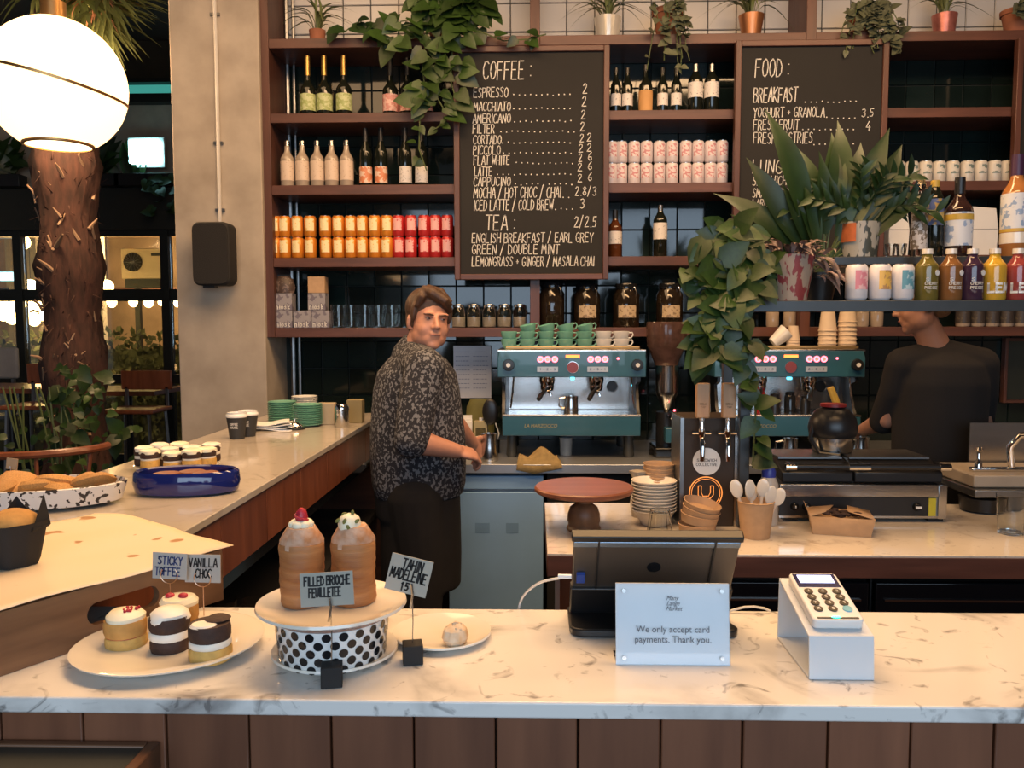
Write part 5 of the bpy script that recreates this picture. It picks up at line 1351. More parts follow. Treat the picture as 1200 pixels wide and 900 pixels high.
# steel jars left on side counter back + bench end
# ================================================================== SIDE COUNTER ITEMS
cz_ = CZ + .0006
def onc(x, y, z=CZ): p = PZ(x, y, z); return (p.x, p.y, z + .0006)
tc_ = thing('takeaway_cup', 'x', 'cup')
MB().lathe([(0, 0), (.028, 0), (.039, .085), (0, .085)], 20).build('cup_body', M('charcoal_cup', (0.035, 0.035, 0.035), .6), tc_)
MB().lathe([(.040, .084), (.042, .087), (.041, .094), (.037, .098), (.037, .103), (.033, .103), (.032, .098), (0, .098)], 20).build('lid', WHITE, tc_)
mb = MB()
for k, s in enumerate(('COFFEE', 'HOUSE')): strokes(mb, s, -.016, .055 - k * .012, .032, .008, .0016, sub=.004)
wrap(mb, .0366)
mb.build('lettering', CHALK, tc_, smooth=False, kind='stuff')
spread(tc_, [onc(278, 514), onc(291, 511)], ['charcoal takeaway cup with white lid, the one in front', 'charcoal takeaway cup with white lid half hidden behind the other'], 'charcoal takeaway cups')
t = thing('folded_newspaper', 'crumpled folded paper beside the takeaway cups and saucer stacks', 'paper', onc(318, 503))
for k in range(4):
    mb = MB(); w = .10 - k * .008
    vs = []
    for i in range(9):
        for j in range(4):
            u, v = i / 8, j / 3
            vs.append(((u - .5) * 2 * w, (v - .5) * .14, .006 + k * .008 + .006 * math.sin(5 * u + k) + .004 * math.sin(7 * v + k)))
    fs = [(i * 4 + j, (i + 1) * 4 + j, (i + 1) * 4 + j + 1, i * 4 + j + 1) for i in range(8) for j in range(3)]
    o = mb.add(vs, fs).build('sheet', PAPERW, t, angle=80); o.rotation_euler.z = .1 * k; o.modifiers.new('s', 'SOLIDIFY').thickness = .003
t = thing('service_bell', 'chrome service bell on a black foot on the side counter', 'bell', onc(346, 503))
MB().cyl((0, 0, 0), .042, .007, 24).build('base', BLACK, t, bevel=.002)
MB().lathe([(.034, .010), (.032, .018), (.020, .030), (0, .034)], 24).build('dome', CHROME, t)
MB().cyl((0, 0, .034), .004, .010, 10).build('plunger', CHROME, t)
sc = MB().lathe([(0, 0), (.035, 0), (.06, .006), (.066, .011), (.064, .012), (.034, .004), (0, .004)], 28).mesh('saucer', GREENC)
for x, y, n, nm in ((331, 495, 11, 'by the concrete pillar'), (361, 499, 11, 'nearer the barista')):
    b = onc(x, y)
    for k in range(n):
        o = inst('saucer', sc, None, (b[0] + rnd.uniform(-.001, .001), b[1] + rnd.uniform(-.001, .001), b[2] + .0085 * k))
        tag(o, 'mint saucer, %s from the bottom of the stack %s' % (ORD[k], nm), 'saucer', 'stacked mint saucers')
b = onc(347, 494)
ow = MB().lathe([(0, 0), (.035, 0), (.055, .006), (.062, .011), (.06, .012), (.034, .004), (0, .004)], 28).mesh('saucer', WHITE)
for k in range(12):
    o = inst('saucer', ow, None, (b[0] + .0, b[1] + .145, b[2] + .0085 * k)); tag(o, 'white saucer, %s from the bottom of the stack behind the mint ones' % ORD[k], 'saucer', 'stacked white saucers')
t = thing('cocoa_shaker', 'steel shaker with domed lid on the side counter beside the barista', 'shaker', onc(401, 500))
MB().lathe([(0, 0), (.028, 0), (.030, .004), (.030, .072), (0, .072)], 22).build('shaker_body', STEEL, t)
MB().lathe([(.031, .070), (.032, .085), (.025, .098), (0, .103)], 22).build('lid', CHROME, t)
o = MB().box2((-.04, -.025, 0), (.04, .025, .095)).build('sugar_box', M('cream_box', (0.45, 0.36, 0.24), .7), None, onc(383, 497), bevel=.002); tag(o, 'cream coloured box between the saucer stack and the steel shaker', 'box')
o = MB().box2((-.035, -.03, 0), (.035, .03, .105)).build('tea_box', M('olive_box', (0.28, 0.22, 0.10), .7), None, (onc(411, 497)[0] + .01, onc(411, 497)[1] + .06, cz_), bevel=.002); tag(o, 'olive-brown box behind the steel shaker', 'box')

# pastry dishes
SPK = speckle('black_speckled_enamel', (0.74, 0.72, 0.70), (0.02, 0.022, 0.03), 62, .575, rough=.15)
c = PZ(66, 590, CZ)
dish = thing('speckled_dish', 'large white oval dish with black speckles holding flat pastries', 'dish', (c.x - .02, c.y - .02, cz_), R(14))
MB().lathe([(0, 0), (.12, 0), (.172, .010), (.185, .054), (.178, .056), (.162, .016), (.11, .008), (0, .008)], 44, sx=1.05, sy=.62).build('dish_body', SPK, dish)
pm = M('golden_pastry', (0.62, 0.32, 0.10), .6, var=.35, scale=25, bump=.6, objvar=.12)
rr = random.Random(9)
pastry = MB(); 
pastry.lathe([(0, 0), (.9, 0), (1, .12), (.85, .26), (.4, .34), (0, .30)], 16, wob=lambda a, z: 1 + .08 * math.sin(5 * a) + .04 * math.sin(9 * a))
pme = pastry.mesh('flat_pastry', pm, angle=60)
n0 = 0
for k in range(9):
    u = -.12 + .03 * k
    x = dish.location.x + u * math.cos(R(14)) * 1.0; y = dish.location.y + u * math.sin(R(14)) + rr.uniform(-.03, .03)
    o = inst('flat_pastry', pme, None, (x, y, cz_ + .030 + .007 * (k % 3)), (rr.uniform(-.15, .15), rr.uniform(-.5, -.2), rr.uniform(0, 6)), (.055, .052, .08))
    tag(o, 'flat golden pastry in the speckled dish, %s from the picture edge' % ORD[k], 'pastry', 'flat pastries in the speckled dish')
BLUE = M('cobalt_glaze', (0.012, 0.022, 0.16), .08, var=.3, scale=8, coat=.6)
c = PZ(214, 580, CZ)
bd = thing('blue_dish', 'glossy cobalt blue oval dish with raised sides', 'dish', (c.x, c.y + .03, cz_), R(8))
MB().lathe([(0, 0), (.10, 0), (.116, .006), (.122, .030), (.119, .056), (.113, .062), (.106, .058), (.108, .014), (0, .010)], 48, sx=1.13, sy=.66).build('dish_body', BLUE, bd)
for k, (dx, dy) in enumerate(((-.045, -.02), (.01, .01), (.055, -.01))):
    o = MB().lathe([(0, 0), (.032, 0), (.034, .016), (.028, .024), (0, .026)], 18, wob=lambda a, z: 1 + .04 * math.sin(6 * a)).build('brown_tart', M('brown_tart', (0.28, 0.10, 0.05), .5, var=.3, bump=.4, scale=40), None, (bd.location.x + dx, bd.location.y + dy, cz_ + .0105))
    o.scale = (1.15, 1.15, 1.9); tag(o, 'brown tart inside the blue dish, %s' % ('nearest the speckled dish', 'in the middle', 'nearest the counter edge')[k], 'tart', 'tarts in the blue dish')
# plate of small cakes behind the blue dish
c = PZ(200, 553, CZ)
pl2 = thing('cake_plate', 'cream plate of small iced cakes behind the blue dish', 'plate', (c.x, c.y + .05, cz_))
MB().lathe([(0, 0), (.07, 0), (.085, .006), (.125, .014), (.124, .017), (.08, .010), (0, .006)], 36).build('plate_body', CREAMW, pl2)
def mini_cake(kind, r=.027):
    t = thing('iced_cake', 'x', 'cake')
    ly = {'vc': [(SPONGE, .022), (WCREAM, .006), (CHOCO, .018)], 'cc': [(CHOCO, .020), (WCREAM, .010), (CHOCO, .018)], 'vv': [(SPONGE, .022), (RASP, .002), (SPONGEB, .022)]}[kind]
    z = 0
    for i, (m, h) in enumerate(ly):
        rr_ = r * (1.0 if h > .012 else .95)
        MB().lathe([(0, z), (rr_ * .96, z), (rr_, z + h * .3), (rr_, z + h * .75), (rr_ * .95, z + h), (0, z + h)], 22, wob=lambda a, zz: 1 + .012 * math.sin(5 * a + i) + .008 * math.sin(11 * a)).build('sponge_layer' if h > .012 else 'cream_layer', m, t)
        z += h
    return t, z
c1, z1 = mini_cake('cc', .028)
MB().lathe([(.0285, z1 - .006), (.028, z1 + .004), (.018, z1 + .009), (0, z1 + .007)], 18, wob=lambda a, z: 1 + .08 * math.sin(3 * a)).build('icing', WCREAM, c1)
c2, z2 = mini_cake('vc', .028)
MB().lathe([(.0285, z2 - .005), (.028, z2 + .004), (.018, z2 + .009), (0, z2 + .007)], 18, wob=lambda a, z: 1 + .08 * math.sin(4 * a)).build('icing', CREAM, c2)
k = 0
P1, L1 = [], []
for (dx, dy) in ((-.095, -.02), (-.055, -.065), (-.035, .02), (.01, -.055), (.02, .055), (.07, -.06), (.05, .0), (.10, -.02), (.082, .06), (-.03, .085), (-.08, .05)):
    P1.append((pl2.location.x + dx, pl2.location.y + dy, cz_ + .009 + (.008 if math.hypot(dx, dy) > .08 else 0)))
spread(c1, P1[0::2], ['small dark cake with white icing behind the blue dish, %s' % s for s in ('nearest the speckled dish', 'second one along', 'in the centre of the plate', 'just behind the dish rim', 'towards the pillar', 'at the back of the plate')], 'small iced cakes behind the blue dish')
spread(c2, P1[1::2], ['small golden cake with cream top behind the blue dish, %s' % s for s in ('low by the plate edge', 'in the middle', 'near the back', 'nearest the barista', 'farthest back')], 'small iced cakes behind the blue dish')

# small kraft tag on a stand at the picture edge
def cube_card(label, px_, py_, txt, cw, ch, hz, tilt, boxc=BLACKM, lean=0.0, cube=.026, cardm=None, ink=INK, z=CZ, yaw=0.0, wires=1, linew=.0022, shift=0.0):
    """price card on a wire rising from a black cube"""
    b = PZ(px_, py_, z)
    t = thing('price_card', label, 'sign', (b.x, b.y + cube / 2, z + .0006), yaw)
    if cube: MB().box((0, 0, cube / 2), (cube, cube, cube)).build('cube_base', boxc, t, bevel=.0012).rotation_euler.z = R(12)
    MB().tube([(0, 0, cube if cube else 0), (.001, 0, hz * .6), (0, 0, hz + ch * .15)], .0008, 6).build('wire', STEEL, t)
    MB().tube([(-.002, -.003, hz - .018), (.0015, -.003, hz), (0, -.003, hz + ch * .28)], .0016, 6).build('clip', STEEL, t)
    card = MB().box2((-cw / 2, -.0007, 0), (cw / 2, .0007, ch)).build('card', cardm or M('grey_card', (0.40, 0.37, 0.31), .8, var=.06), t)
    card.location = (shift, .002, hz); card.rotation_euler = (R(lean), R(tilt), 0)
    mb = MB()
    for s, x0, w, zz, h in txt: strokes(mb, s, -cw / 2 + cw * x0, ch * zz, cw * w, ch * h, linew, y=-.0012, slant=.04, jit=.03)
    mb.build('handwriting', ink, card, smooth=False, kind='stuff')
    return t
cube_card('small kraft tag on a wire stuck in the speckled dish', 14, 575, [], .030, .030, .055, 8, cube=0, cardm=CARD, z=CZ + .012)

# wooden crate covered with baking paper
ca, cb_ = PZ(259, 701, CZ), None
th = math.atan2(.29, .168)
cr = thing('wooden_crate', 'upturned wooden crate with a hand slot at the counter corner', 'crate', (PZ(262, 703, CZ).x, PZ(262, 703, CZ).y, cz_))
cr.rotation_euler.z = math.atan2(-.29, -.168)      # local +X runs from the far corner towards the viewer
CL, CD, CH = .40, .40, .082
slot_c, slot_w, slot_h = .172, .056, .016
# long side with a real slot
def slotted(L, H, thick, sc_, sw, sh, sz):
    n = 40; inner, outer = [], []
    for i in range(n):
        a = 2 * PI * i / n
        cx = sw - sh if math.cos(a) > 0 else -(sw - sh)
        if abs(math.cos(a)) < 1e-6: cx = 0
        inner.append((sc_ + cx + sh * math.cos(a), sz + sh * math.sin(a)))
        dx, dz = math.cos(a), math.sin(a)
        k = min(((L - sc_) if dx > 0 else sc_) / max(abs(dx), 1e-6), ((H - sz) if dz > 0 else sz) / max(abs(dz), 1e-6) * 1.0)
        outer.append((sc_ + dx * k, sz + dz * k))
    for cx_, cz2 in ((0, 0), (L, 0), (L, H), (0, H)):
        j = min(range(n), key=lambda i: (outer[i][0] - cx_) ** 2 + ((outer[i][1] - cz2) * 3) ** 2); outer[j] = (cx_, cz2)
    vs = [(x, 0, z) for x, z in inner] + [(x, 0, z) for x, z in outer] + [(x, thick, z) for x, z in inner] + [(x, thick, z) for x, z in outer]
    fs = []
    for i in range(n):
        j = (i + 1) % n
        fs += [(i, j, n + j, n + i), (2 * n + j, 2 * n + i, 3 * n + i, 3 * n + j), (i, 2 * n + i, 2 * n + j, j), (n + j, 3 * n + j, 3 * n + i, n + i)]
    return MB().add(vs, fs)
# local frame: X along the long side to the viewer, crate body lies on local -Y side
s1 = slotted(CL, CH, -.012, slot_c, slot_w, slot_h, .042); s1.build('side_board', W_CRATE, cr, smooth=False)
MB().box2((0, -CD, 0), (.012, -.0125, CH)).build('end_board', W_CRATE, cr, bevel=.001)
MB().box2((CL - .012, -CD, 0), (CL, -.0125, CH)).build('end_board', W_CRATE, cr, bevel=.001)
MB().box2((.0125, -CD, 0), (CL - .0125, -CD + .012, CH)).build('side_board', W_CRATE, cr, bevel=.001)
for k in range(4):
    MB().box2((.0125, -.0135 - (k + 1) * .0925, CH - .012), (CL - .0125, -.0135 - k * .0925 - .002, CH - .001)).build('top_board', W_CRATE, cr, bevel=.001)
# parchment
mb = MB(); nx, ny = 26, 24
vs = []
for i in range(nx):
    for j in range(ny):
        u, v = i / (nx - 1), j / (ny - 1)
        x = -.035 + u * (CL + .03); y = .004 - v * (CD + .02)
        x += .018 * math.sin(v * 5 + 1) * (1 - u); 
        z = CH + .0035 + .0016 * math.sin(11 * u + 4 * v) + .0012 * math.sin(17 * v - 5 * u) + max(0, .05 - u) * .06 * abs(math.sin(6 * v))
        vs.append((x, y, z))
fs = [(i * ny + j, i * ny + j + 1, (i + 1) * ny + j + 1, (i + 1) * ny + j) for i in range(nx - 1) for j in range(ny - 1)]
pp = mb.add(vs, fs).build('baking_paper', speckle('greasy_paper', (0.72, 0.60, 0.43), (0.38, 0.19, 0.07), 17, .655, rough=.7, coat=0), None, angle=80)
pp.location = cr.location; pp.rotation_euler = cr.rotation_euler
pp.modifiers.new('s', 'SOLIDIFY').thickness = .0008
tag(pp, 'crumb-stained sheet of baking paper laid over the wooden crate', 'baking paper')
# muffin in black paper
mz = CZ + CH + .006
c = PZ(6, 668, mz)
mf = thing('muffin', 'tall muffin in pleated black paper standing on the baking paper', 'muffin', (c.x - .005, c.y + .03, mz))
def mw(a, z): return 1 + .05 * math.sin(4 * a + .6) + .03 * math.sin(9 * a)
MB().lathe([(0, 0), (.030, 0), (.034, .01), (.043, .055), (.046, .066), (.040, .064), (.030, .02), (0, .02)], 32, wob=mw).build('paper_case', BLACKM, mf)
pk = MB()
for a, hh_ in ((.3, .040), (2.0, .03), (4.0, .026)):
    A_ = Vector((.044 * math.cos(a - .7), .044 * math.sin(a - .7), .055)); B_ = Vector((.044 * math.cos(a + .7), .044 * math.sin(a + .7), .055))
    T_ = Vector((.043 * math.cos(a), .043 * math.sin(a), .065 + hh_)); M_ = Vector((.051 * math.cos(a), .051 * math.sin(a), .058))
    pk.add([A_, M_, B_, T_, A_ * .94, M_ * .94, B_ * .94], [(0, 1, 3), (1, 2, 3), (5, 4, 3), (6, 5, 3), (0, 4, 5, 1), (1, 5, 6, 2)])
pk.build('paper_peak', BLACKM, mf)
MB().ell((0, 0, .058), (.038, .038, .026), 20, 10).build('muffin_top', SPONGEB, mf)

# ================================================================== FRONT COUNTER: CAKES
c = PZ(200, 764, CZ)
pl = thing('oval_platter', 'large cream oval platter with four layered cakes', 'platter', (c.x, c.y, cz_), R(28))
MB().lathe([(0, .002), (.07, .001), (.085, .004), (.122, .014), (.1235, .0165), (.120, .017), (.083, .009), (0, .006)], 56, sx=1.0, sy=.92).build('plate_body', CREAMW, pl)
pzt = CZ + .0075
def big_cake(kind):
    t = thing('layer_cake', 'x', 'cake')
    if kind == 'golden': ly = [(SPONGE, .0155, .98), (RASP, .001, .92), (SPONGEB, .021, 1.0)]
    elif kind == 'dark': ly = [(CHOCO, .0165, .95), (WCREAM, .011, .97), (CHOCO, .019, .96)]
    elif kind == 'half': ly = [(SPONGE, .019, 1.0), (WCREAM, .009, .97), (CHOCO, .021, .97)]
    z = 0; r = .0275
    for i, (m, h, f) in enumerate(ly):
        q = r * f
        MB().lathe([(0, z), (q * .94, z), (q, z + h * .25), (q * 1.0, z + h * .75), (q * .95, z + h), (0, z + h)], 30, wob=lambda a, zz: 1 + .012 * math.sin(5 * a + i) + .01 * math.sin(13 * a + 3 * i)).build('sponge_layer' if h > .013 else ('jam_layer' if m is RASP else 'cream_layer'), m, t)
        z += h
    return t, z, r
def onplate(x, y): p = PZ(x, y, pzt); return (p.x, p.y, pzt)
t, z, r = big_cake('golden'); p = onplate(148, 756); t.location = (p[0], p[1] , pzt); t['label'] = 'golden sponge cake with cream cap and red crumbs, nearest the crate slot'
MB().lathe([(r * .90, z - .002), (r * .92, z + .005), (r * .7, z + .011), (0, z + .014)], 24, wob=lambda a, q: 1 + .04 * math.sin(3 * a)).build('icing', CREAM, t)
rr = random.Random(2)
mb = MB()
for k in range(14): mb.ell((rr.uniform(.0, .016), rr.uniform(-.014, .008), z + .0135), rr.uniform(.0015, .003), 6, 5)
mb.build('berry_crumbs', RASP, t, kind='stuff')
t, z, r = big_cake('golden'); p = onplate(210, 738); t.location = p; t['label'] = 'golden sponge cake topped with two raspberry pieces, behind the dark cake'
MB().lathe([(r * .94, z - .002), (r * .97, z + .005), (r * .8, z + .011), (0, z + .014)], 24, wob=lambda a, q: 1 + .04 * math.sin(3 * a)).build('icing', CREAM, t)
for dx in (-.010, .009): MB().ell((dx, -.004, z + .014), (.007, .006, .004), 10, 7).build('raspberry_piece', RASP, t)
t, z, r = big_cake('dark'); p = onplate(200, 760); t.location = p; t['label'] = 'dark chocolate cake with white middle and dripping cream top'
MB().lathe([(r * .80, z - .010), (r * .90, z - .003), (r * .88, z + .004), (r * .65, z + .009), (0, z + .012)], 26, wob=lambda a, q: 1 + .12 * math.sin(3 * a + 1.2) if q < z + .003 else 1).build('icing', WCREAM, t)
t, z, r = big_cake('half'); p = onplate(247, 772); t.location = p; t['label'] = 'half golden, half chocolate cake closest to the polka dot stand'
MB().lathe([(r * .55, z - .001), (r * .45, z + .002), (0, z + .0025)], 22, sx=1.2, c=(-.004, -.010, 0)).build('icing', WCREAM, t)
MB().lathe([(r * .5, z), (r * .6, z + .003), (r * .4, z + .006), (0, z + .006)], 22, c=(.008, .008, 0)).build('chocolate_bump', CHOCO, t)
# wire cards on the platter
def loop_card(label, px_, py_, txt, cw, ch, hz, tilt, ink, Y):
    b = PY(px_, py_, Y)
    t = thing('price_card', label, 'sign', (b.x, Y, pzt + .0005))
    z1_ = b.z - pzt
    MB().tube([(0, 0, 0), (0, 0, z1_ - .002)], .0007, 6).build('wire', M('copper_wire', (.7, .45, .3), .3, 1.0), t)
    lp = [(.0125 * math.sin(R(a)), -.002, z1_ + .0105 - .0125 * math.cos(R(a))) for a in range(-130, 131, 20)]
    MB().tube(lp, .0007, 6).build('wire_loop', MATS['copper_wire'], t)
    card = MB().box2((-cw / 2, -.0007, 0), (cw / 2, .0007, ch)).build('card', M('pale_card', (0.40, 0.38, 0.34), .8, var=.06), t)
    card.location = (0, 0, z1_ + .004); card.rotation_euler = (0, R(tilt), 0)
    mb = MB()
    for s, x0, w, zz, h in txt: strokes(mb, s, -cw / 2 + cw * x0, ch * zz, cw * w, ch * h, .0020, y=-.0012, slant=.04, jit=.03)
    mb.build('handwriting', ink, card, smooth=False, kind='stuff')
    return t
loop_card('grey card reading STICKY TOFFEE on a wire at the back of the platter', 199, 682, [('STICKY', .16, .70, .56, .30), ('TOFFEE', .08, .72, .14, .30)], .051, .039, .05, 3, INKB, 1.175)
loop_card('grey card reading VANILLA CHOC beside the STICKY TOFFEE card', 238, 686, [('VANILLA', .12, .78, .56, .30), ('CHOC', .30, .44, .18, .30)], .053, .042, .05, 1, INK, 1.185)
# polka dot stand
c = PZ(391, 770, CZ)
sy_ = c.y - .005; sx_ = PY(390, 755, sy_).x
bp_ = thing('side_plate', 'small cream plate lying under the polka dot stand', 'plate', (sx_, sy_ + .012, cz_))
MB().lathe([(0, 0), (.05, 0), (.075, .006), (.084, .009), (.083, .012), (.05, .006), (0, .005)], 40).build('plate_body', CREAMW, bp_)
st = thing('polka_dot_bowl', 'white drum shaped bowl with black polka dots used as a stand', 'bowl', (sx_, sy_, cz_ + .0055 + .0))
SR, SH_ = .0745, .056
MB().lathe([(0, .002), (SR * .90, 0), (SR * .93, .003), (SR, SH_), (SR * .97, SH_), (SR * .88, .01), (0, .008)], 48).build('bowl_body', WHITE, st)
mb = MB()
for row in range(5):
    z = .0065 + row * .0108
    for k in range(22):
        a = 2 * PI * (k + .5 * (row % 2)) / 22
        R0 = SR * (.93 + .07 * z / SH_) + .0006
        ctr = Vector((R0 * math.cos(a), R0 * math.sin(a), z)); tx = Vector((-math.sin(a), math.cos(a), 0))
        rim_ = []
        for q in range(12):
            b = 2 * PI * q / 12; aa = a + .0060 * math.cos(b) / R0; zz = z + .0058 * math.sin(b); R1 = SR * (.93 + .07 * zz / SH_) + .0006
            rim_.append((R1 * math.cos(aa), R1 * math.sin(aa), zz))
        mb.add(rim_, [tuple(range(12))])
mb.build('polka_dots', BLACKG, st, smooth=False, kind='stuff')
cp = thing('cake_plate', 'cream plate on the polka dot stand carrying two tall brioches', 'plate', (sx_, sy_, cz_ + .0055 + SH_ + .0008))
MB().lathe([(0, .001), (.06, 0), (.085, .006), (.0985, .013), (.0975, .0165), (.084, .010), (.06, .005), (0, .005)], 56).build('plate_body', CREAMW, cp)
MB().lathe([(.0755, .0), (.080, .0035), (.078, .004), (.072, 0)], 40).build('foot_ring', M('pinkish_rim', (0.45, 0.26, 0.20), .4), cp)
bz = CZ + .0055 + SH_ + .0008 + .0065
def brioche(x, y, label, top):
    p = PZ(x, y, bz)
    t = thing('brioche', label, 'pastry', (p.x, p.y, bz))
    r = .0292; H = .078
    pr = [(0, 0), (r * .97, 0), (r, .003)]
    for k in range(1, 12): pr.append((r * (1.0 + .022 * (k % 2)), H * k / 12))
    pr += [(r * 1.03, H), (r * .99, H + .006)]
    MB().lathe(pr + [(r * .7, H + .007), (0, H + .006)], 36, wob=lambda a, z: 1 + .02 * math.sin(3 * a + z * 120) + .012 * math.sin(7 * a - z * 60)).build('crust', BRIO, t)
    MB().lathe([(r * .99, H), (r * .96, H + .010), (r * .80, H + .020), (r * .66, H + .027), (0, H + .029)], 36, wob=lambda a, z: 1 + .04 * math.sin(2 * a + z * 160) + .02 * math.sin(9 * a)).build('sugared_top', BRIOT, t)
    return t, H + .026
t, z = brioche(355, 706, 'tall brioche topped with cream and a whole raspberry', 0)
mb = MB()
for k in range(7): mb.ell((.009 * math.cos(k * .9), .009 * math.sin(k * .9), z + .004), (.0085, .0085, .0065), 12, 8)
mb.ell((0, 0, z + .006), (.012, .012, .006), 12, 8); mb.build('whipped_cream', CREAM, t)
rb = MB().lathe([(0, 0), (.0075, .001), (.0085, .006), (.007, .013), (.003, .018), (0, .0185)], 16, (0.001, -.002, z + .008))
for k in range(34):
    zz = .002 + .014 * ((k * .618) % 1); a = k * 2.4; q = .0086 * (1 - (zz / .019) ** 3)
    rb.ell((.001 + q * math.cos(a), -.002 + q * math.sin(a), z + .008 + zz), .0019, 6, 4)
rb.build('raspberry', RASP, t)
t, z = brioche(415, 704, 'tall brioche topped with cream and green pistachios', 0)
MB().lathe([(.015, -.004), (.0155, .004), (.013, .012), (.007, .017), (0, .018)], 24, (-.004, -.004, z), wob=lambda a, q: 1 + .05 * math.sin(3 * a)).build('whipped_cream', CREAM, t)
PIS = M('pistachio', (0.20, 0.20, 0.05), .6, var=.4, scale=60)
for (dx, dy, dz, a) in ((-.016, -.009, .009, 1), (-.005, -.018, .010, .3), (0, -.019, .002, -.5), (.010, -.012, .009, .9), (.003, -.006, .0185, 0), (-.008, -.004, .0165, 1.4)):
    MB().ell((0, 0, 0), (.0026, .0024, .0046), 10, 7).build('pistachio', PIS, t, (dx - .002, dy, z + dz)).rotation_euler = (.3, a, .4)
# cards with black cubes
cube_card('grey card reading FILLED BRIOCHE FEUILLETEE in front of the polka dot stand', 386, 808, [('FILLED BRIOCHE', .08, .86, .62, .26), ('FEUILLETEE', .16, .60, .28, .26)], .066, .041, .0985, -4, lean=-8, shift=-.004, linew=.0020)
cube_card('grey card reading TAHIN MADELEINE tilted above a black cube', 482, 781, [('TAHIN', .30, .48, .66, .26), ('MADELEINE', .06, .86, .36, .27), ('15', .36, .2, .08, .2)], .0555, .049, .092, 14, shift=-.010)
# madeleine plate
c = PZ(518, 747, CZ)
t = thing('small_plate', 'small cream plate with one madeleine beside the polka dot stand', 'plate', (c.x, c.y, cz_))
MB().lathe([(0, .001), (.045, 0), (.055, .003), (.070, .008), (.0695, .011), (.053, .006), (0, .004)], 44).build('plate_body', CREAMW, t)
p = PZ(533, 757, CZ + .006)
md = thing('madeleine', 'sugared shell-shaped madeleine alone on the small plate', 'cake', (p.x, p.y + .006, CZ + .006), R(60))
mb = MB().lathe([(0, 0), (.75, .05), (1, .35), (.85, .75), (.45, .98), (0, 1.05)], 28, sx=.0215, sy=.0150, T=Matrix.Diagonal((1, 1, .017, 1)), wob=lambda a, z: 1 + .05 * math.cos(9 * a))
mb.build('sponge', M('madeleine_crust', (0.55, 0.33, 0.15), .8, var=0, col2=(0.72, 0.60, 0.45), scale=60, bump=.5), md)
mb = MB(); rr = random.Random(4)
for k in range(40):
    a, q = rr.uniform(0, 6.28), rr.uniform(0, .8)
    mb.ell((.0215 * q * math.cos(a), .015 * q * math.sin(a), .0175 * (1 - .45 * q * q)), rr.uniform(.0008, .0018), 5, 4)
mb.build('nut_crumbs', M('nut_crumb', (0.6, 0.48, 0.34), .8, objvar=.2), md, kind='stuff')
md.scale = (.92, 1.15, 1.7)

# ================================================================== TILL: TABLET, SIGN, CARD READER
tb_y = 1.145
tx0, tx1 = PY(668, 757, tb_y).x, PY(868, 757, tb_y).x
tw = tx1 - tx0
tab = thing('tablet_stand', 'black stand holding a tablet with its back to the viewer', 'tablet', ((tx0 + tx1) / 2, tb_y, cz_))
ol = [(-tw / 2, .10), (-tw / 2, .016), (-tw / 2 + .006, .005), (-tw / 2 + .02, 0), (tw / 2 - .02, 0), (tw / 2 - .006, .005), (tw / 2, .016), (tw / 2 - .022, .10)]
MB().prism(ol[::-1], 0, .012).build('base', BLACK, tab, bevel=.003)
# tablet plane leaning to the viewer
H = .16; W_ = tw * .965
TT = Matrix.Translation((0, .075, .014)) @ Matrix.Rotation(R(33), 4, 'X')
def rb(a, b, m, nm, par=tab, bev=.002):
    mb = MB().box2(a, b); mb.v = [TT @ v for v in mb.v]; return mb.build(nm, m, par, bevel=bev)
tbk = M('tablet_back', (0.13, 0.115, 0.10), .38, .7, var=.05)
rb((-W_ / 2, 0, .0), (W_ / 2, .007, H), tbk, 'tablet')
rb((-W_ / 2 + .006, .0075, .006), (W_ / 2 - .006, .008, H - .006), BLACKG, 'screen')
rb((-W_ / 2 - .003, -.004, H - .006), (W_ / 2 + .003, .012, H + .004), BLACK, 'top_bar')
rb((-W_ / 2, -.003, H - .018), (W_ / 2, 0, H - .007), M('steel_blue_strip', (0.25, 0.32, 0.40), .25, .8), 'hinge_strip')
rb((-W_ / 2 + .034, -.004, 0), (-W_ / 2 + .0365, 0, H), BLACK, 'strap', bev=0)
rb((W_ / 2 - .036, -.004, 0), (W_ / 2 - .0335, 0, H), BLACK, 'strap', bev=0)
rb((-W_ / 2 - .002, -.005, 0), (W_ / 2 + .002, .011, .055), BLACK, 'lower_holder')
rb((-W_ / 2 + .006, -.0062, .070), (-W_ / 2 + .018, -.0012, .088), M('blue_sticker', (0.03, 0.07, 0.30), .5), 'blue_tag', bev=0)
lg = MB().cyl((0, 0, 0), .010, .0008, 16, T=TT @ Matrix.Translation((0, -.0004, H * .62)) @ Matrix.Rotation(PI / 2, 4, 'X')); lg.build('emblem', BLACKG, tab)
# cable
q0 = PY(664, 677, 1.16); 
t = thing('charging_cable', 'white charging cable looping from the tablet over the counter edge', 'cable', (0, 0, 0))
pts = [(tx0 + .002, 1.165, q0.z)] + [tuple(PY(x, y, Yq)) for x, y, Yq in ((650, 678, 1.18), (632, 682, 1.21), (616, 694, 1.25), (609, 706, 1.275), (607, 720, 1.285), (606, 760, 1.29))]
sm = []
for a, b in zip(pts, pts[1:]):
    for k in range(4): sm.append(Vector(a).lerp(Vector(b), k / 4))
for _ in range(3): sm = [sm[0]] + [(sm[i - 1] + sm[i] * 2 + sm[i + 1]) / 4 for i in range(1, len(sm) - 1)] + [sm[-1]]
MB().tube(sm, .0019, 7).build('lead', WHITE, t)
MB().tube([Vector(pts[0]) + Vector((.001, 0, 0)), Vector(pts[0]) + Vector((-.018, .004, -.001))], .0036, 8).build('plug', WHITE, t)
t = thing('loose_cable', 'thin white cable arching on the counter between tablet and card reader', 'cable', (0, 0, 0))
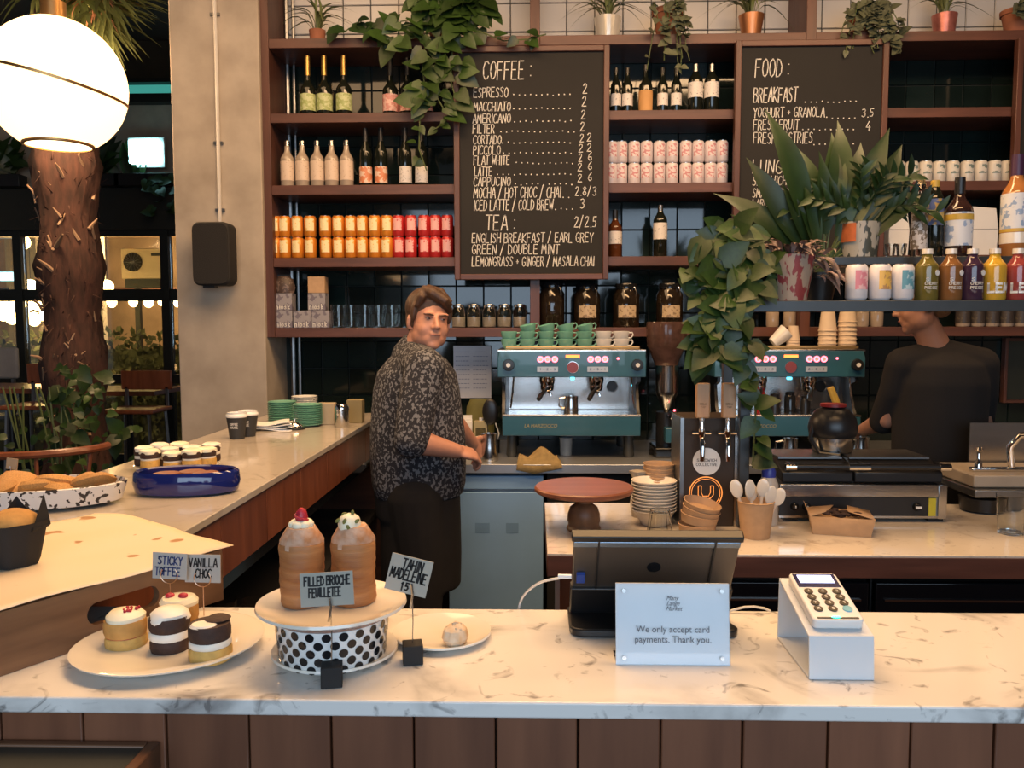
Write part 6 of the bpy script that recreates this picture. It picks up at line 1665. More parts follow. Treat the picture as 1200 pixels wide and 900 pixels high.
sm = [tuple(PY(x, y, 1.255) + Vector((0, 0, .0))) for x, y in ((856, 719), (862, 714), (872, 711.5), (884, 711), (896, 713), (903, 717))]
MB().tube([(a, b, max(c, CZ + .003)) for a, b, c in sm], .0019, 7).build('lead', CREAMW, t)

# acrylic sign
sy1 = 1.045
p0, p1 = PY(722, 779, sy1), PY(855, 779, sy1)
p0 = PZ(722, 779, CZ); p1 = PZ(855, 779, CZ); sy1 = (p0.y + p1.y) / 2
sw = p1.x - p0.x; sh = sw * .705
sg = thing('payment_sign', 'white acrylic sign reading We only accept card payments, with four screw heads', 'sign', ((p0.x + p1.x) / 2, sy1, cz_), 0)
lean = Matrix.Rotation(R(-7), 4, 'X')
def sgn(mb): mb.v = [lean @ v for v in mb.v]; return mb
sgn(MB().box2((-sw / 2, 0, 0), (sw / 2, .004, sh))).build('paper_insert', M('cool_white_sheet', (0.80, 0.80, 0.80), .5, var=.01), sg)
sgn(MB().box2((-sw / 2 - .0005, -.003, 0), (sw / 2 + .0005, -.0005, sh + .0005))).build('acrylic_front', ACRYL, sg)
MB().box2((-sw / 2, .008, 0), (sw / 2, .045, .003)).build('foot', ACRYL, sg)
for a in (-1, 1):
    for b in (.085, .915):
        sgn(MB().cyl((0, 0, 0), .0028, .002, 12, T=Matrix.Translation((a * sw * .43, -.003, sh * b)) @ Matrix.Rotation(PI / 2, 4, 'X'))).build('screw_head', STEEL, sg)
sign_ink = M('grey_ink', (0.10, 0.11, 0.13), .6)
for k, (s, z, sz) in enumerate((('We only accept card', .40, .0122), ('payments. Thank you.', .275, .0122))):
    me = font_mesh('lettering', s, sz, sign_ink, xs=.93)
    me.transform(lean @ Matrix.Translation((0, -.0036, sh * z))); inst('lettering', me, sg)['kind'] = 'stuff'
mb = MB()
for k, (s, w) in enumerate((('Bunny', .0), ('Street', 0), ('Market', 0))):
    me = font_mesh('lettering', ('Many', 'Lange', 'Market')[k], .0082, MATS['grey_ink'], xs=.9, shear=.45)
    me.transform(lean @ Matrix.Translation((-.001 + .001 * k, -.0036, sh * (.80 - .065 * k)))); inst('lettering', me, sg)['kind'] = 'stuff'

# card reader on bent stand
f0, f1 = PZ(948, 797, CZ), PZ(1024, 797, CZ)
cw_ = f1.x - f0.x; yb = PZ(905, 748, CZ).y
rd = thing('card_reader_stand', 'white bent sheet stand carrying the card reader', 'stand', ((f0.x + f1.x) / 2, f0.y, cz_), 0)
dL = yb - f0.y
A_ = (0.004, .0545); B_ = (dL - .004, .088)
bs = M('satin_white', (0.66, 0.68, 0.70), .35, var=.03)
MB().box2((-cw_ / 2, 0, 0), (cw_ / 2, dL, .003)).build('bottom_plate', bs, rd, bevel=.0008)
def slab(p, q, th_, x0, x1, nm, m, par, bev=.001):
    d = Vector((q[0] - p[0], q[1] - p[1])).normalized(); n_ = Vector((-d.y, d.x)) * th_
    return MB().yz([p, q, (q[0] + n_.x, q[1] + n_.y), (p[0] + n_.x, p[1] + n_.y)], x0, x1).build(nm, m, par, bevel=bev)
slab((0, 0.002), (A_[0], A_[1]), -.003, -cw_ / 2, cw_ / 2, 'front_plate', bs, rd)
slab(A_, (B_[0], B_[1]), -.003, -cw_ / 2, cw_ / 2, 'sloping_plate', bs, rd)
slab((dL, .002), (B_[0], B_[1]), .003, -cw_ / 2, cw_ / 2, 'rear_plate', bs, rd)
ang = math.atan2(B_[1] - A_[1], B_[0] - A_[0])
rt = thing('card_reader', 'white card reader with twelve keys and lit screen on the bent stand', 'card reader', (rd.location.x, rd.location.y + A_[0] + .012 * math.cos(ang), cz_ + A_[1] + .0005 + .012 * math.sin(ang)))
rt.rotation_euler = (ang, 0, 0)
RW, RL, RH = .064, .112, .014
ol = []
for (qx, qy, a0) in ((RW / 2 - .007, RL - .007, 0), (-RW / 2 + .007, RL - .007, 90), (-RW / 2 + .007, .007, 180), (RW / 2 - .007, .007, 270)):
    for k in range(5): ol.append((qx + .007 * math.cos(R(a0 + 22.5 * k)), qy + .007 * math.sin(R(a0 + 22.5 * k))))
MB().prism(ol, .001, RH).build('reader_body', M('reader_white', (0.78, 0.76, 0.73), .35, var=.02), rt, bevel=.002)
sc_ = MB().box2((-RW / 2 + .004, RL - .036, RH), (RW / 2 - .004, RL - .004, RH + .0008)).build('screen_surround', M('navy_glass', (0.02, 0.02, 0.08), .1), rt)
MB().box2((-RW / 2 + .009, RL - .027, RH + .0008), (RW / 2 - .009, RL - .008, RH + .0014)).build('display', emis('lcd_glow', (0.62, 0.66, 1.0), 1.6), sc_)
key = MB().cyl((0, 0, 0), .0058, .0016, 16).mesh('key', M('brown_key', (0.05, 0.035, 0.02), .5))
dig = '1234567890'
for r_ in range(4):
    for c_i in range(3):
        x_, y_ = (c_i - 1) * .0185, RL - .047 - r_ * .0135
        last = (r_ == 3 and c_i == 2)
        o = inst('key', key, rt, (x_, y_, RH))
        if last: o.data = MB().cyl((0, 0, 0), .0062, .0016, 16).mesh('key', M('blue_key', (0.20, 0.50, 0.62), .5)); o['label'] = 'pale blue confirm key'
        else:
            mb = MB(); s = ['1', '2', '3', '4', '5', '6', 'T', '8', '9', 'X', '0'][r_ * 3 + c_i]; s = '7' if s == 'T' else s
            G['7'] = '0,6 2.8,6 1,0'
            strokes(mb, s, -.0012, -.002, .0030, .0042, .0008)
            mb.v = [Vector((v.x, v.z, .0019)) for v in mb.v]
            mb.build('digit', WHITE, o, smooth=False)
MB().box2((-RW / 2 + .006, .0035, RH), (RW / 2 - .006, .0065, RH + .0006)).build('card_slot', BLACK, rt)
MB().ell((-.002, .006, RH + .001), (.006, .0016, .0010), 10, 6).build('green_light', emis('green_led', (0.05, 1.0, 0.55), 9), rt)
# ================================================================== ISLAND ITEMS
mz_ = MZ + .0006
def oni(x, y): p = PZ(x, y, MZ); return (p.x, p.y, mz_)
b = oni(684, 622)
t = thing('wooden_cake_stand', 'round reddish wooden cake stand on a turned foot', 'cake stand', b)
hp = (b[2], 0)
sr = .16
MB().lathe([(0, .125), (sr * .96, .127), (sr, .133), (sr, .142), (sr * .97, .147), (0, .145)], 48).build('top_plate', W_STAND, t)
MB().lathe([(0, 0), (.050, 0), (.056, .006), (.056, .012), (.050, .018), (.050, .028), (.053, .034), (.052, .055), (.045, .078), (.026, .092), (.026, .112), (.036, .122), (.05, .1265), (0, .1265)], 32).build('turned_foot', wood('foot_wood', (0.24, 0.12, 0.06), (0.12, .06, .03), 'Z', objvar=0), t)
def bowl_stack(x, y, r, h, step, n, mat, nm, catlab, group, rb_=.55, loc=None, cat='bowl'):
    t = thing(nm, 'x', cat)
    MB().lathe([(0, .001), (r * rb_, 0), (r * .95, h * .92), (r, h * .95), (r, h), (r * .95, h), (r * .9, h * .9), (r * rb_ * .95, .004), (0, .004)], 28).build('bowl_body', mat, t)
    b = loc or oni(x, y)
    return spread(t, [(b[0] + rnd.uniform(-.001, .001), b[1], b[2] + step * k) for k in range(n)], ['%s, %s from the bottom' % (catlab, ORD[k]) for k in range(n)], group, [rnd.uniform(0, 6) for _ in range(n)])
b = oni(769, 619); bl = (b[0], b[1] + .06, mz_)
bowl_stack(0, 0, .076, .052, .0108, 10, M('white_bowl', (0.74, 0.68, 0.58), .25, var=.03), 'white_bowl', 'white bowl in the stack beside the cake stand', 'stacked white bowls', loc=bl)
b = oni(770, 602)
bowl_stack(0, 0, .056, .060, .0142, 10, CARD, 'kraft_tub', 'kraft tub in the stack behind the white bowls', 'stacked kraft tubs', rb_=.78, loc=(b[0], 2.86, mz_))
# clear tumbler in front of the bowls
t = thing('cut_tumbler', 'fluted clear glass turned upside down in front of the white bowls', 'glass', (oni(773, 628)[0], oni(773, 628)[1], mz_))
MB().lathe([(.040, 0), (.042, 0), (.030, .085), (0, .088), (0, .083), (.027, .080), (.040, 0)], 24, wob=lambda a, z: 1 + .03 * math.cos(12 * a)).build('glass_body', CLEAR, t)
# tilted kraft lids stack
b = oni(822, 626)
lm = MB().lathe([(0, .002), (.056, 0), (.060, .026), (.062, .028), (.0595, .029), (.054, .004), (0, .004)], 28)
for k, (dx, tl, rz_) in enumerate(((0, 0, 0), (.004, 8, .4), (.007, 12, .8), (.010, 12, 1.0))):
    o = lm.build('kraft_bowl', CARD, None, (b[0] - .008 + dx, b[1] + .03, mz_ + (.0 if k == 0 else .012 + .019 * k)))
    o.rotation_euler = (R(3 * k), R(tl), rz_ * 0); tag(o, 'shallow kraft bowl, %s up in the crooked stack before the tap tower' % ORD[k], 'bowl', 'crooked stack of kraft bowls')
# crumpled film
o = MB().ell((0, 0, .10), (.03, .02, .06), 14, 12).build('plastic_bag', thin_glass('cling_film', (.85, .85, .85), .15), None, (oni(748, 605)[0] - .0, 2.86, mz_)); tag(o, 'crumpled clear plastic wrapper beside the kraft tubs', 'wrapper')
MBt = MB().lathe([(.0, 0), (.022, 0), (.028, .05), (.02, .13), (.03, .16), (.0, .165)], 14, wob=lambda a, z: 1 + .18 * math.sin(5 * a + 70 * z)); o.data = MBt.mesh('plastic_bag', MATS['white_paper'] if False else M('cloudy_film', (0.42, 0.36, 0.28), .25))
# tap tower
yt = oni(830, 617)[1]
xa_, xb_ = PY(799, 600, yt).x, PY(861, 600, yt).x
tt = thing('tap_tower', 'dark box tap tower with two faucets and glowing round U emblem', 'dispenser', ((xa_ + xb_) / 2, yt, mz_))
tw_ = xb_ - xa_; thh = PY(830, 490, yt).z - MZ
MB().box2((-tw_ / 2 + .004, .002, 0), (tw_ / 2 - .004, .18, thh)).build('cabinet', M('tower_brown', (0.035, 0.020, 0.010), .65, var=.1), tt, bevel=.002)
MB().box2((-tw_ / 2 - .008, -.002, 0), (-tw_ / 2 + .004, .18, thh + .0)).build('side_trim', STEELD, tt)
MB().box2((tw_ / 2 - .004, -.004, 0), (tw_ / 2 + .010, .18, thh)).build('side_trim', STEEL, tt)
for k, fx in enumerate((PY(820, 500, yt).x, PY(850, 500, yt).x)):
    fx -= tt.location.x
    f = MB().tube([(fx, .0, thh - .06), (fx, -.035, thh - .06), (fx, -.05, thh - .08), (fx, -.05, thh - .135)], [.010, .009, .009, .007], 10).build('faucet', CHROME, tt)
    MB().tube([(fx - .03, -.03, thh - .045), (fx + .03, -.03, thh - .045)], .006, 8).build('cross_knob', CHROME, f)
    MB().lathe([(.009, -.06), (.013, -.04), (.008, -.02), (.010, 0), (.006, .03)], 12, (fx, -.035, thh)).build('collar', CHROME, f)
    MB().box2((fx - .022, -.052, thh + .005), (fx + .022, -.026, thh + .118)).build('tap_handle', W_OAK, tt, bevel=.004)
    mb = MB(); strokes(mb, 'COLD' if k == 0 else 'BREW', fx - .011, thh + .048, .022, .006, .0012, y=-.0526); strokes(mb, 'TAP', fx - .008, thh + .038, .016, .005, .001, y=-.0526)
    mb.build('lettering', CARDD, tt, smooth=False, kind='stuff')
rp_ = PY(828, 541, yt); cxr, czr = rp_.x - tt.location.x, rp_.z - MZ
d1 = MB().cyl((0, 0, 0), .0455, .003, 32, T=Matrix.Translation((cxr, .001, czr)) @ Matrix.Rotation(PI / 2, 4, 'X')).build('round_sign', WHITE, tt)
mb = MB(); strokes(mb, 'SANDWICH', cxr - .032, czr + .000, .064, .009, .0014, y=-.0025); strokes(mb, 'COLLECTIVE', cxr - .034, czr - .014, .068, .009, .0014, y=-.0025); mb.build('lettering', BLACK, d1, smooth=False, kind='stuff')
up_ = PY(827, 578, yt); cxu, czu = up_.x - tt.location.x, up_.z - MZ
NEON = emis('orange_emblem', (1.0, 0.35, 0.08), .8)
em = MB().lathe([(.052, 0), (.055, 0), (.055, .002), (.052, .002), (.052, 0)], 40, T=Matrix.Translation((cxu, .001, czu)) @ Matrix.Rotation(PI / 2, 4, 'X')).build('emblem_ring', NEON, tt)
MB().lathe([(.046, 0), (.0475, 0), (.0475, .002), (.046, .002), (.046, 0)], 40, T=Matrix.Translation((cxu, .001, czu)) @ Matrix.Rotation(PI / 2, 4, 'X')).build('inner_ring', NEON, em)
mb = MB()
for (w, zb) in ((.025, -.018), (.015, -.010)):
    P_ = [(-w, .024), (-w, zb + .012), (-w * .6, zb), (w * .6, zb), (w, zb + .012), (w, .024)]
    mb.tube([(cxu + a, -.001, czu + b) for a, b in P_], .0013, 5)
for s in (-1, 1): mb.tube([(cxu + s * .025, -.001, czu + .024), (cxu + s * .015, -.001, czu + .024)], .0013, 5)
mb.build('u_emblem', NEON, em, kind='stuff')
# kraft cup with wooden spoons
b = oni(889, 633)
t = thing('kraft_cup', 'kraft paper cup holding white spoons beside the steel post', 'cup', (b[0], b[1] + .04, mz_))
MB().lathe([(0, .002), (.044, 0), (.056, .112), (.058, .114), (.055, .116), (.052, .110), (.040, .006), (0, .006)], 28).build('cup_body', CARD, t)
rr = random.Random(8)
sp = thing('spoon', 'x', 'spoon')
MB().box2((-.004, -.0015, 0), (.004, .0015, .12)).build('handle', CUPW, sp)
MB().ell((0, 0, .145), (.019, .0035, .030), 14, 9).build('spoon_bowl', CREAMW, sp)
P, L = [], []
spots = ((-.034, -.01, -17), (-.015, -.02, -7), (.008, -.012, 5), (.020, -.022, 12), (.032, .0, 20), (-.005, .015, -3), (.012, .02, 9))
for k, (dx, dy, a) in enumerate(spots):
    P.append((b[0] + dx * .6, b[1] + .04 + dy, mz_ + .014 - (.0 if k < 3 else .02))); L.append('pale spoon in the kraft cup, %s' % ('leaning furthest towards the tap tower', 'beside the outermost one, upright', 'in the middle front', 'low in front towards the grill', 'leaning furthest towards the grill', 'at the back near the tap tower', 'at the back near the sauce bottle')[k])
out = spread(sp, P, L, 'spoons in the kraft cup')
for o, (dx, dy, a) in zip(out, spots): o.rotation_euler = (0, R(a), rr.uniform(-.4, .4))
# sauce bottle
b = oni(905, 622)
t = thing('sauce_bottle', 'squeezy bottle with blue cap behind the spoon cup', 'bottle', (PY(900, 600, 2.755).x, 2.755, mz_))
MB().lathe([(0, 0), (.030, 0), (.032, .01), (.032, .135), (.022, .160), (0, .162)], 22).build('bottle_body', M('milky_plastic', (0.55, 0.50, 0.44), .35), t)
MB().lathe([(.022, .158), (.023, .180), (.016, .195), (.008, .215), (0, .217)], 18).build('cap', M('blue_cap', (0.04, 0.06, 0.35), .35), t)
# panini grill
gy = oni(1000, 612)[1]
gx0, gx1 = PY(913, 600, gy).x, PY(1109, 600, gy).x
gw = gx1 - gx0
g = thing('contact_grill', 'double contact grill with black lids and steel front on the inner counter', 'grill', ((gx0 + gx1) / 2, gy, mz_))
hT = PY(1000, 568, gy).z - MZ
MB().box2((-gw / 2 + .02, .01, .018), (gw / 2 - .01, .30, hT - .002)).build('body', STEELD, g, bevel=.003)
MB().box2((-gw / 2, -.002, hT - .042), (gw / 2 - .028, .012, hT)).build('front_strip', STEEL, g, bevel=.002)
MB().box2((-gw / 2, 0, .022), (gw / 2 - .06, .010, hT - .044)).build('control_panel', BLACK, g)
MB().box2((gw / 2 - .028, -.003, .012), (gw / 2, .30, hT)).build('side_plate', STEEL, g, bevel=.002)
MB().box2((gw / 2 - .06, -.002, .022), (gw / 2 - .036, .008, hT - .046)).build('yellow_strip', M('yellow_sticker', (0.55, 0.48, 0.03), .5), g)
MB().box2((-gw / 2, -.002, .014), (gw / 2 - .028, .012, .022)).build('lower_trim', STEEL, g)
for x in (-gw / 2 + .02, gw / 2 - .05):
    MB().box2((x, .02, 0), (x + .05, .06, .014)).build('foot', BLACK, g)
for i, kx in enumerate((-gw / 2 + .05, -gw / 2 + .09, gw / 2 - .10)):
    kn = MB().lathe([(0, 0), (.014, 0), (.014, .008), (.010, .016), (0, .017)], 16, T=Matrix.Translation((kx, 0, hT * .42)) @ Matrix.Rotation(PI / 2, 4, 'X')).build('control_knob', BLACKG, g)
    MB().box2((kx - (.010 if i == 2 else .002), -.020, hT * .42 - .003), (kx + (.010 if i == 2 else .002), -.016, hT * .42 + .004)).build('pointer', WHITE, kn)
for i, (a, b_) in enumerate(((-gw / 2 + .01, -.03), (-.025, gw / 2 - .01))):
    ld = MB().yz([(.01, hT + .004), (.28, hT + .03), (.29, hT + .078), (.10, hT + .072), (.01, hT + .04)], a, b_).build('lid', BLACK, g, bevel=.005)
    MB().box2((a + .01, .09, hT + .0725), (b_ - .01, .27, hT + .079)).build('lid_plate', STEELD, ld)
    hz_ = PY(960, 547, gy - .02).z - MZ
    MB().tube([(a + .0, -.025, hz_), (b_ - (.0), -.025, hz_)], .011, 10).build('handle', BLACK, ld)
    for xx in (a, b_ - .03): MB().tube([(xx, -.026, hz_), (xx + .035, -.026, hz_)], .0125, 10).build('handle_ferrule', CHROME, ld)
    for xx in (a + .02, b_ - .02): MB().box2((xx - .006, -.02, hz_ - .01), (xx + .006, .03, hz_ + .01)).build('handle_arm', BLACK, ld)
# domed pot on the grill
pp_ = PY(975, 530, 3.0)
t = thing('domed_pot', 'round steel pot with black domed lid on top of the grill', 'pot', (pp_.x, 3.0, MZ + hT + .082))
MB().lathe([(0, 0), (.066, 0), (.070, .006), (.070, .055), (0, .055)], 30).build('pot_body', STEEL, t)
MB().lathe([(.074, .052), (.082, .062), (.086, .085), (.080, .120), (.058, .150), (.02, .165), (0, .166)], 32).build('lid', BLACK, t)
MB().cyl((0, 0, .162), .045, .010, 20).build('lid_rim', M('red_rim', (0.30, 0.02, 0.02), .4), t)
MB().tube([(-.075, -.02, .10), (-.09, -.03, .05), (-.06, -.05, .0), (.0, -.08, -.004)], .008, 8).build('black_strap', BLACK, t)
t = thing('portafilter', 'yellow and chrome handled portafilter hanging at the second coffee machine', 'portafilter', (PY(984, 470, 3.95).x, 3.95, PY(984, 486, 3.95).z))
MB().tube([(-.045, 0, .13), (-.02, 0, .07), (.0, 0, .02)], [.016, .018, .012], 8).build('handle', M('yellow_handle', (0.55, 0.35, 0.06), .4), t)
MB().ell((.01, 0, .005), (.028, .028, .014), 14, 8).build('basket', CHROME, t)
pitcher('milk_jug', .125, .042, 'steel milk jug beside the second coffee machine next to the black-shirted barista', (PY(1009, 500, 4.0).x, 4.0, PY(1009, 500, 4.0).z if False else WZ + .001), cat='jug')
pitcher('milk_jug', .12, .040, 'steel milk jug under the front of the second coffee machine', (PY(925, 540, 3.98).x, 3.985, WZ + .001))
# kraft box with dark food
b = oni(990, 631)
xl, xr_ = oni(975, 631), oni(1029, 630)
t = thing('takeaway_box', 'open kraft takeaway box with dark contents in front of the grill', 'box', (oni(992, 628)[0], oni(992, 628)[1] + .06, mz_), R(-14))
hw_, hd_, hh_ = .086, .062, .058
MB().add([(-hw_, -hd_, 0), (hw_, -hd_, 0), (hw_, hd_, 0), (-hw_, hd_, 0), (-hw_ * 1.12, -hd_ * 1.12, hh_), (hw_ * 1.12, -hd_ * 1.12, hh_), (hw_ * 1.12, hd_ * 1.12, hh_), (-hw_ * 1.12, hd_ * 1.12, hh_)],
         [(0, 3, 2, 1), (0, 1, 5, 4), (1, 2, 6, 5), (2, 3, 7, 6), (3, 0, 4, 7)]).build('box_body', CARD, t).modifiers.new('s', 'SOLIDIFY').thickness = .0015
MB().add([(-hw_ * 1.12, -hd_ * 1.12, hh_), (-hw_ * 1.12, hd_ * 1.12, hh_), (-hw_ * .2, hd_ * .5, hh_ + .02), (-hw_ * .5, -hd_ * .2, hh_ + .006), (-hw_ * 1.3, 0, hh_ + .035)], [(0, 3, 2, 1), (0, 1, 4)]).build('flap', CARD, t).modifiers.new('s', 'SOLIDIFY').thickness = .0015
MB().add([(hw_ * 1.12, -hd_ * 1.12, hh_), (hw_ * 1.12, hd_ * 1.12, hh_), (hw_ * .3, hd_ * .9, hh_ + .016), (hw_ * .25, -hd_ * .3, hh_ + .012)], [(0, 1, 2, 3)]).build('flap', CARD, t).modifiers.new('s', 'SOLIDIFY').thickness = .0015
mb = MB(); rr = random.Random(6)
for k in range(26): mb.ell((rr.uniform(-.05, .05), rr.uniform(-.035, .035), hh_ - .006 + rr.uniform(0, .012)), (rr.uniform(.008, .018), .008, .006), 8, 6)
mb.build('dark_filling', CHOCO, t, kind='stuff')
# right end: sink block, tap, dark bin, glass
t = thing('sink_unit', 'steel sink block with mixer tap at the end of the inner counter', 'sink', (PY(1175, 560, 2.95).x, 2.95, mz_))
zA = PY(1175, 556, 2.95).z - MZ
MB().box2((-.11, -.02, zA - .045), (.34, .26, zA)).build('board', M('beige_board', (0.40, 0.33, 0.25), .4), t, bevel=.006)
MB().box2((-.12, -.05, zA - .075), (.34, .24, zA - .047)).build('steel_tray', STEELD, t, bevel=.003)
MB().lathe([(.055, 0), (.07, 0), (.075, zA - .09), (0, zA - .09)], 24, (-.06, .02, .006)).build('ribbed_bin', BLACK, t)
MB().box2((.02, .0, 0), (.30, .2, zA - .08)).build('steel_body', STEELD, t)
MB().box2((-.085, .04, zA), (.30, .07, zA + .016)).build('tap_deck', CHROME, t, bevel=.005)
MB().tube([(.06, .055, zA + .01), (.05, .05, zA + .09), (.075, .03, zA + .135), (.12, -.0, zA + .14), (.16, -.02, zA + .12)], [.013, .012, .012, .012, .010], 12).build('spout', CHROME, t)
for x in (-.06, .13): MB().lathe([(.014, 0), (.012, .02), (.006, .03), (.006, .06), (.014, .065), (.010, .075), (0, .076)], 12, (x, .05, zA + .014)).build('tap_valve', CHROME, t)
t = thing('steel_splashback', 'pale steel splashback plate behind the mixer tap', 'panel', (PY(1180, 520, 3.2).x, 3.24, 0))
MB().box2((-.12, 0, WZ - .3), (.3, .01, PY(1180, 497, 3.2).z)).build('plate', STEEL, t)
MB().box2((-.12, .01, 0), (-.09, .04, WZ)).box2((.27, .01, 0), (.3, .04, WZ)).build('leg', STEELD, t)
b = oni(1190, 628)
t = thing('ribbed_glass', 'ribbed glass standing on the inner counter at the picture edge', 'glass', (b[0], b[1] + .03, mz_))
MB().lathe([(0, .003), (.036, 0), (.044, .125), (.0425, .125), (.034, .008), (0, .008)], 30, wob=lambda a, z: 1 + .015 * math.cos(20 * a)).build('glass_body', CLEAR, t)

# wooden framed panel on the tiles at the picture edge
A_, B_ = PY(1175, 472, 4.74), PY(1216, 396, 4.74)
t = thing('framed_panel', 'small dark panel in a wooden frame on the tiles past the second barista', 'picture frame', ((A_.x + B_.x) / 2, 4.745, A_.z))
w, h = B_.x - A_.x, B_.z - A_.z
MB().box2((-w / 2 + .015, 0, .015), (w / 2 - .015, .01, h - .015)).build('panel', M('dark_panel', (0.04, 0.045, 0.035), .3), t)
MB().box2((-w / 2, -.012, 0), (-w / 2 + .018, .03, h)).build('frame_side', W_SHELFZ, t, bevel=.002)
MB().box2((w / 2 - .018, -.012, 0), (w / 2, .03, h)).build('frame_side', W_SHELFZ, t, bevel=.002)
MB().box2((-w / 2 + .018, -.012, 0), (w / 2 - .018, .03, .018)).build('frame_rail', W_SHELF, t, bevel=.002)
MB().box2((-w / 2 + .018, -.012, h - .018), (w / 2 - .018, .03, h)).build('frame_rail', W_SHELF, t, bevel=.002)

# planters standing on the dark ledge under the pale upper wall
rr = random.Random(31)
for i, (x, n, L, lab) in enumerate(((12, 26, .42, 'leafy dark plant on the ledge at the picture edge behind the globe lamp'), (127, 16, .40, 'dark leafy plant on the ledge just past the palm trunk'), (160, 9, .42, 'upright sword-leaved plant on the ledge under the cyan lamp'), (196, 16, .34, 'dark hanging plant on the ledge touching the concrete pillar'))):
    t = thing('ledge_plant', lab, 'plant', (wx(x, 6.88), 6.88, wz(222) + .001))
    MB().box2((-.14, -.06, 0), (.14, .06, .10)).build('planter', BLACK, t, bevel=.004)
    for k in range(n):
        if i == 2: leaf(t, BL_ASP[0], (rr.uniform(-.08, .08), rr.uniform(-.03, .03), .08), (rr.uniform(-.25, .25), -.1, 1), (0, -1, 0), L * rr.uniform(.5, .8))
        elif i == 3: leaf(t, HL['d'], (rr.uniform(-.14, .12), -.08 - rr.uniform(0, .03), .12 - rr.uniform(0, .45)), (rr.uniform(-1, 1), -.5, rr.uniform(-1, .2)), (0, -1, .5), .11)
        else: leaf(t, BL_ZZ[k % 2], (rr.uniform(-.1, .1), rr.uniform(-.04, .04), .1 + rr.uniform(0, .15)), (rr.uniform(-1, 1), -.3, rr.uniform(-.2, 1.2)), (0, -1, .3), L * rr.uniform(.45, .9))
# ================================================================== PEOPLE
def hand(mb, w, d, n, s, curl=0.5, k=1.0, spreadf=.0):
    """palm plus five fingers; d = pointing direction, n = palm side, s = thumb side"""
    w = Vector(w); d = Vector(d).normalized(); n = Vector(n); n = (n - d * n.dot(d)).normalized(); s = n.cross(d) * (1 if n.cross(d).dot(Vector(s)) > 0 else -1)
    B = Matrix((s, d, n)).transposed().to_4x4()
    mb.ell(w + d * .045 * k, (.040 * k, .052 * k, .017 * k), 14, 10, T=B)
    mb.ell(w + d * .070 * k + n * .002, (.040 * k, .022 * k, .014 * k), 12, 8, T=B)
    for off, L, r in ((.030, .074, .0095), (.011, .083, .0098), (-.009, .077, .0094), (-.027, .060, .0082)):
        p = w + d * .078 * k + s * off * k; dd = (d + s * off * spreadf * 8).normalized(); pts = [p - d * .02 * k, p]
        ang = 0
        for f_, c_ in ((.46, .75), (.30, 1.0), (.24, .7)):
            ang += curl * c_
            v = dd * math.cos(ang) + n * math.sin(ang)
            p = p + v * L * f_ * k; pts.append(p)
        mb.tube(pts, [r * k * 1.05, r * k * 1.05, r * k, r * k * .92, r * k * .8], 8)
        mb.ell(pts[-1], r * k * .8, 8, 6)
    p = w + d * .018 * k + s * .024 * k; v1 = (d * .75 + s * .60 + n * .25).normalized(); v2 = (d * .9 + s * .1 + n * (.2 + curl * .5)).normalized()
    q = p + v1 * .045 * k; e = q + v2 * .032 * k; e2 = e + (v2 + n * .3).normalized() * .022 * k
    mb.tube([p, q, e, e2], [.015 * k, .0125 * k, .0115 * k, .009 * k], 8); mb.ell(e2, .009 * k, 8, 6)
def limb(mb, pts, rs):
    mb.tube(pts, rs, 14)
    for p, r in zip(pts, rs): mb.ell(p, r, 14, 10)
def head_local(mb):
    e = mb.ell
    e((0, .018, .030), (.077, .095, .088), 24, 16)         # skull
    e((0, -.020, -.025), (.066, .068, .082), 24, 16)       # face
    e((0, -.030, -.070), (.055, .058, .044), 18, 12)       # jaw
    e((0, -.064, -.094), (.028, .024, .022), 14, 10)       # chin
    for s in (-1, 1):
        e((s * .031, -.046, -.034), (.031, .034, .040), 14, 10)   # cheek
        e((s * .036, -.014, -.060), (.031, .052, .044), 14, 10)   # jaw angle
        e((s * .030, -.078, .026), (.024, .012, .008), 12, 8)     # brow ridge
        e((s * .079, .012, -.010), (.008, .018, .031), 12, 10, T=Matrix.Rotation(R(s * 12), 4, 'Z'))   # ear
        e((s * .073, .012, -.030), (.008, .010, .012), 10, 8)
    mb.tube([(0, -.078, .020), (0, -.090, .0), (0, -.103, -.022)], [.007, .009, .012], 10)     # nose
    e((0, -.105, -.025), (.0115, .012, .010), 12, 10)
    for s in (-1, 1): e((s * .011, -.094, -.028), (.008, .010, .007), 10, 8)
    e((0, -.086, -.052), (.024, .008, .009), 12, 8)        # lips mass
    e((0, -.085, -.062), (.020, .008, .007), 12, 8)
def face_parts(HT, parent, hairm, short=1.0):
    def add(mb, nm, m, par=parent, label=None):
        mb.v = [HT @ v for v in mb.v]; return mb.build(nm, m, par, label=label)
    for s in (-1, 1):
        ey = add(MB().ell((s * .029, -.0765, .008), (.0100, .0082, .0036), 12, 8), 'eye', M('eye_white', (0.62, 0.58, 0.55), .3))
        add(MB().ell((s * .029 + .001, -.0845, .0075), (.0042, .0016, .0034), 10, 6), 'iris', M('iris', (0.03, 0.02, 0.015), .2), ey)
        add(MB().tube([(s * .014, -.0825, .0105), (s * .029, -.0870, .0120), (s * .043, -.078, .0095)], [.0016, .0026, .0018], 6), 'eyelid', M('lid_skin', (0.30, 0.13, 0.09), .6))
        add(MB().tube([(s * .012, -.0885, .0195), (s * .030, -.0910, .0240), (s * .049, -.078, .0225)], [.0026, .0030, .0018], 6), 'eyebrow', hairm)
    add(MB().tube([(-.020, -.0895, -.0575), (-.008, -.0945, -.055), (0, -.0945, -.0565), (.008, -.0945, -.055), (.020, -.0895, -.0575)], [.0012, .0028, .0030, .0028, .0012], 7), 'lips', M('lip', (0.34, 0.10, 0.085), .5))
HAIR = M('brown_hair', (0.085, 0.040, 0.020), .55, var=.5, scale=60, stretch=(1, 1, .25), bump=.8)
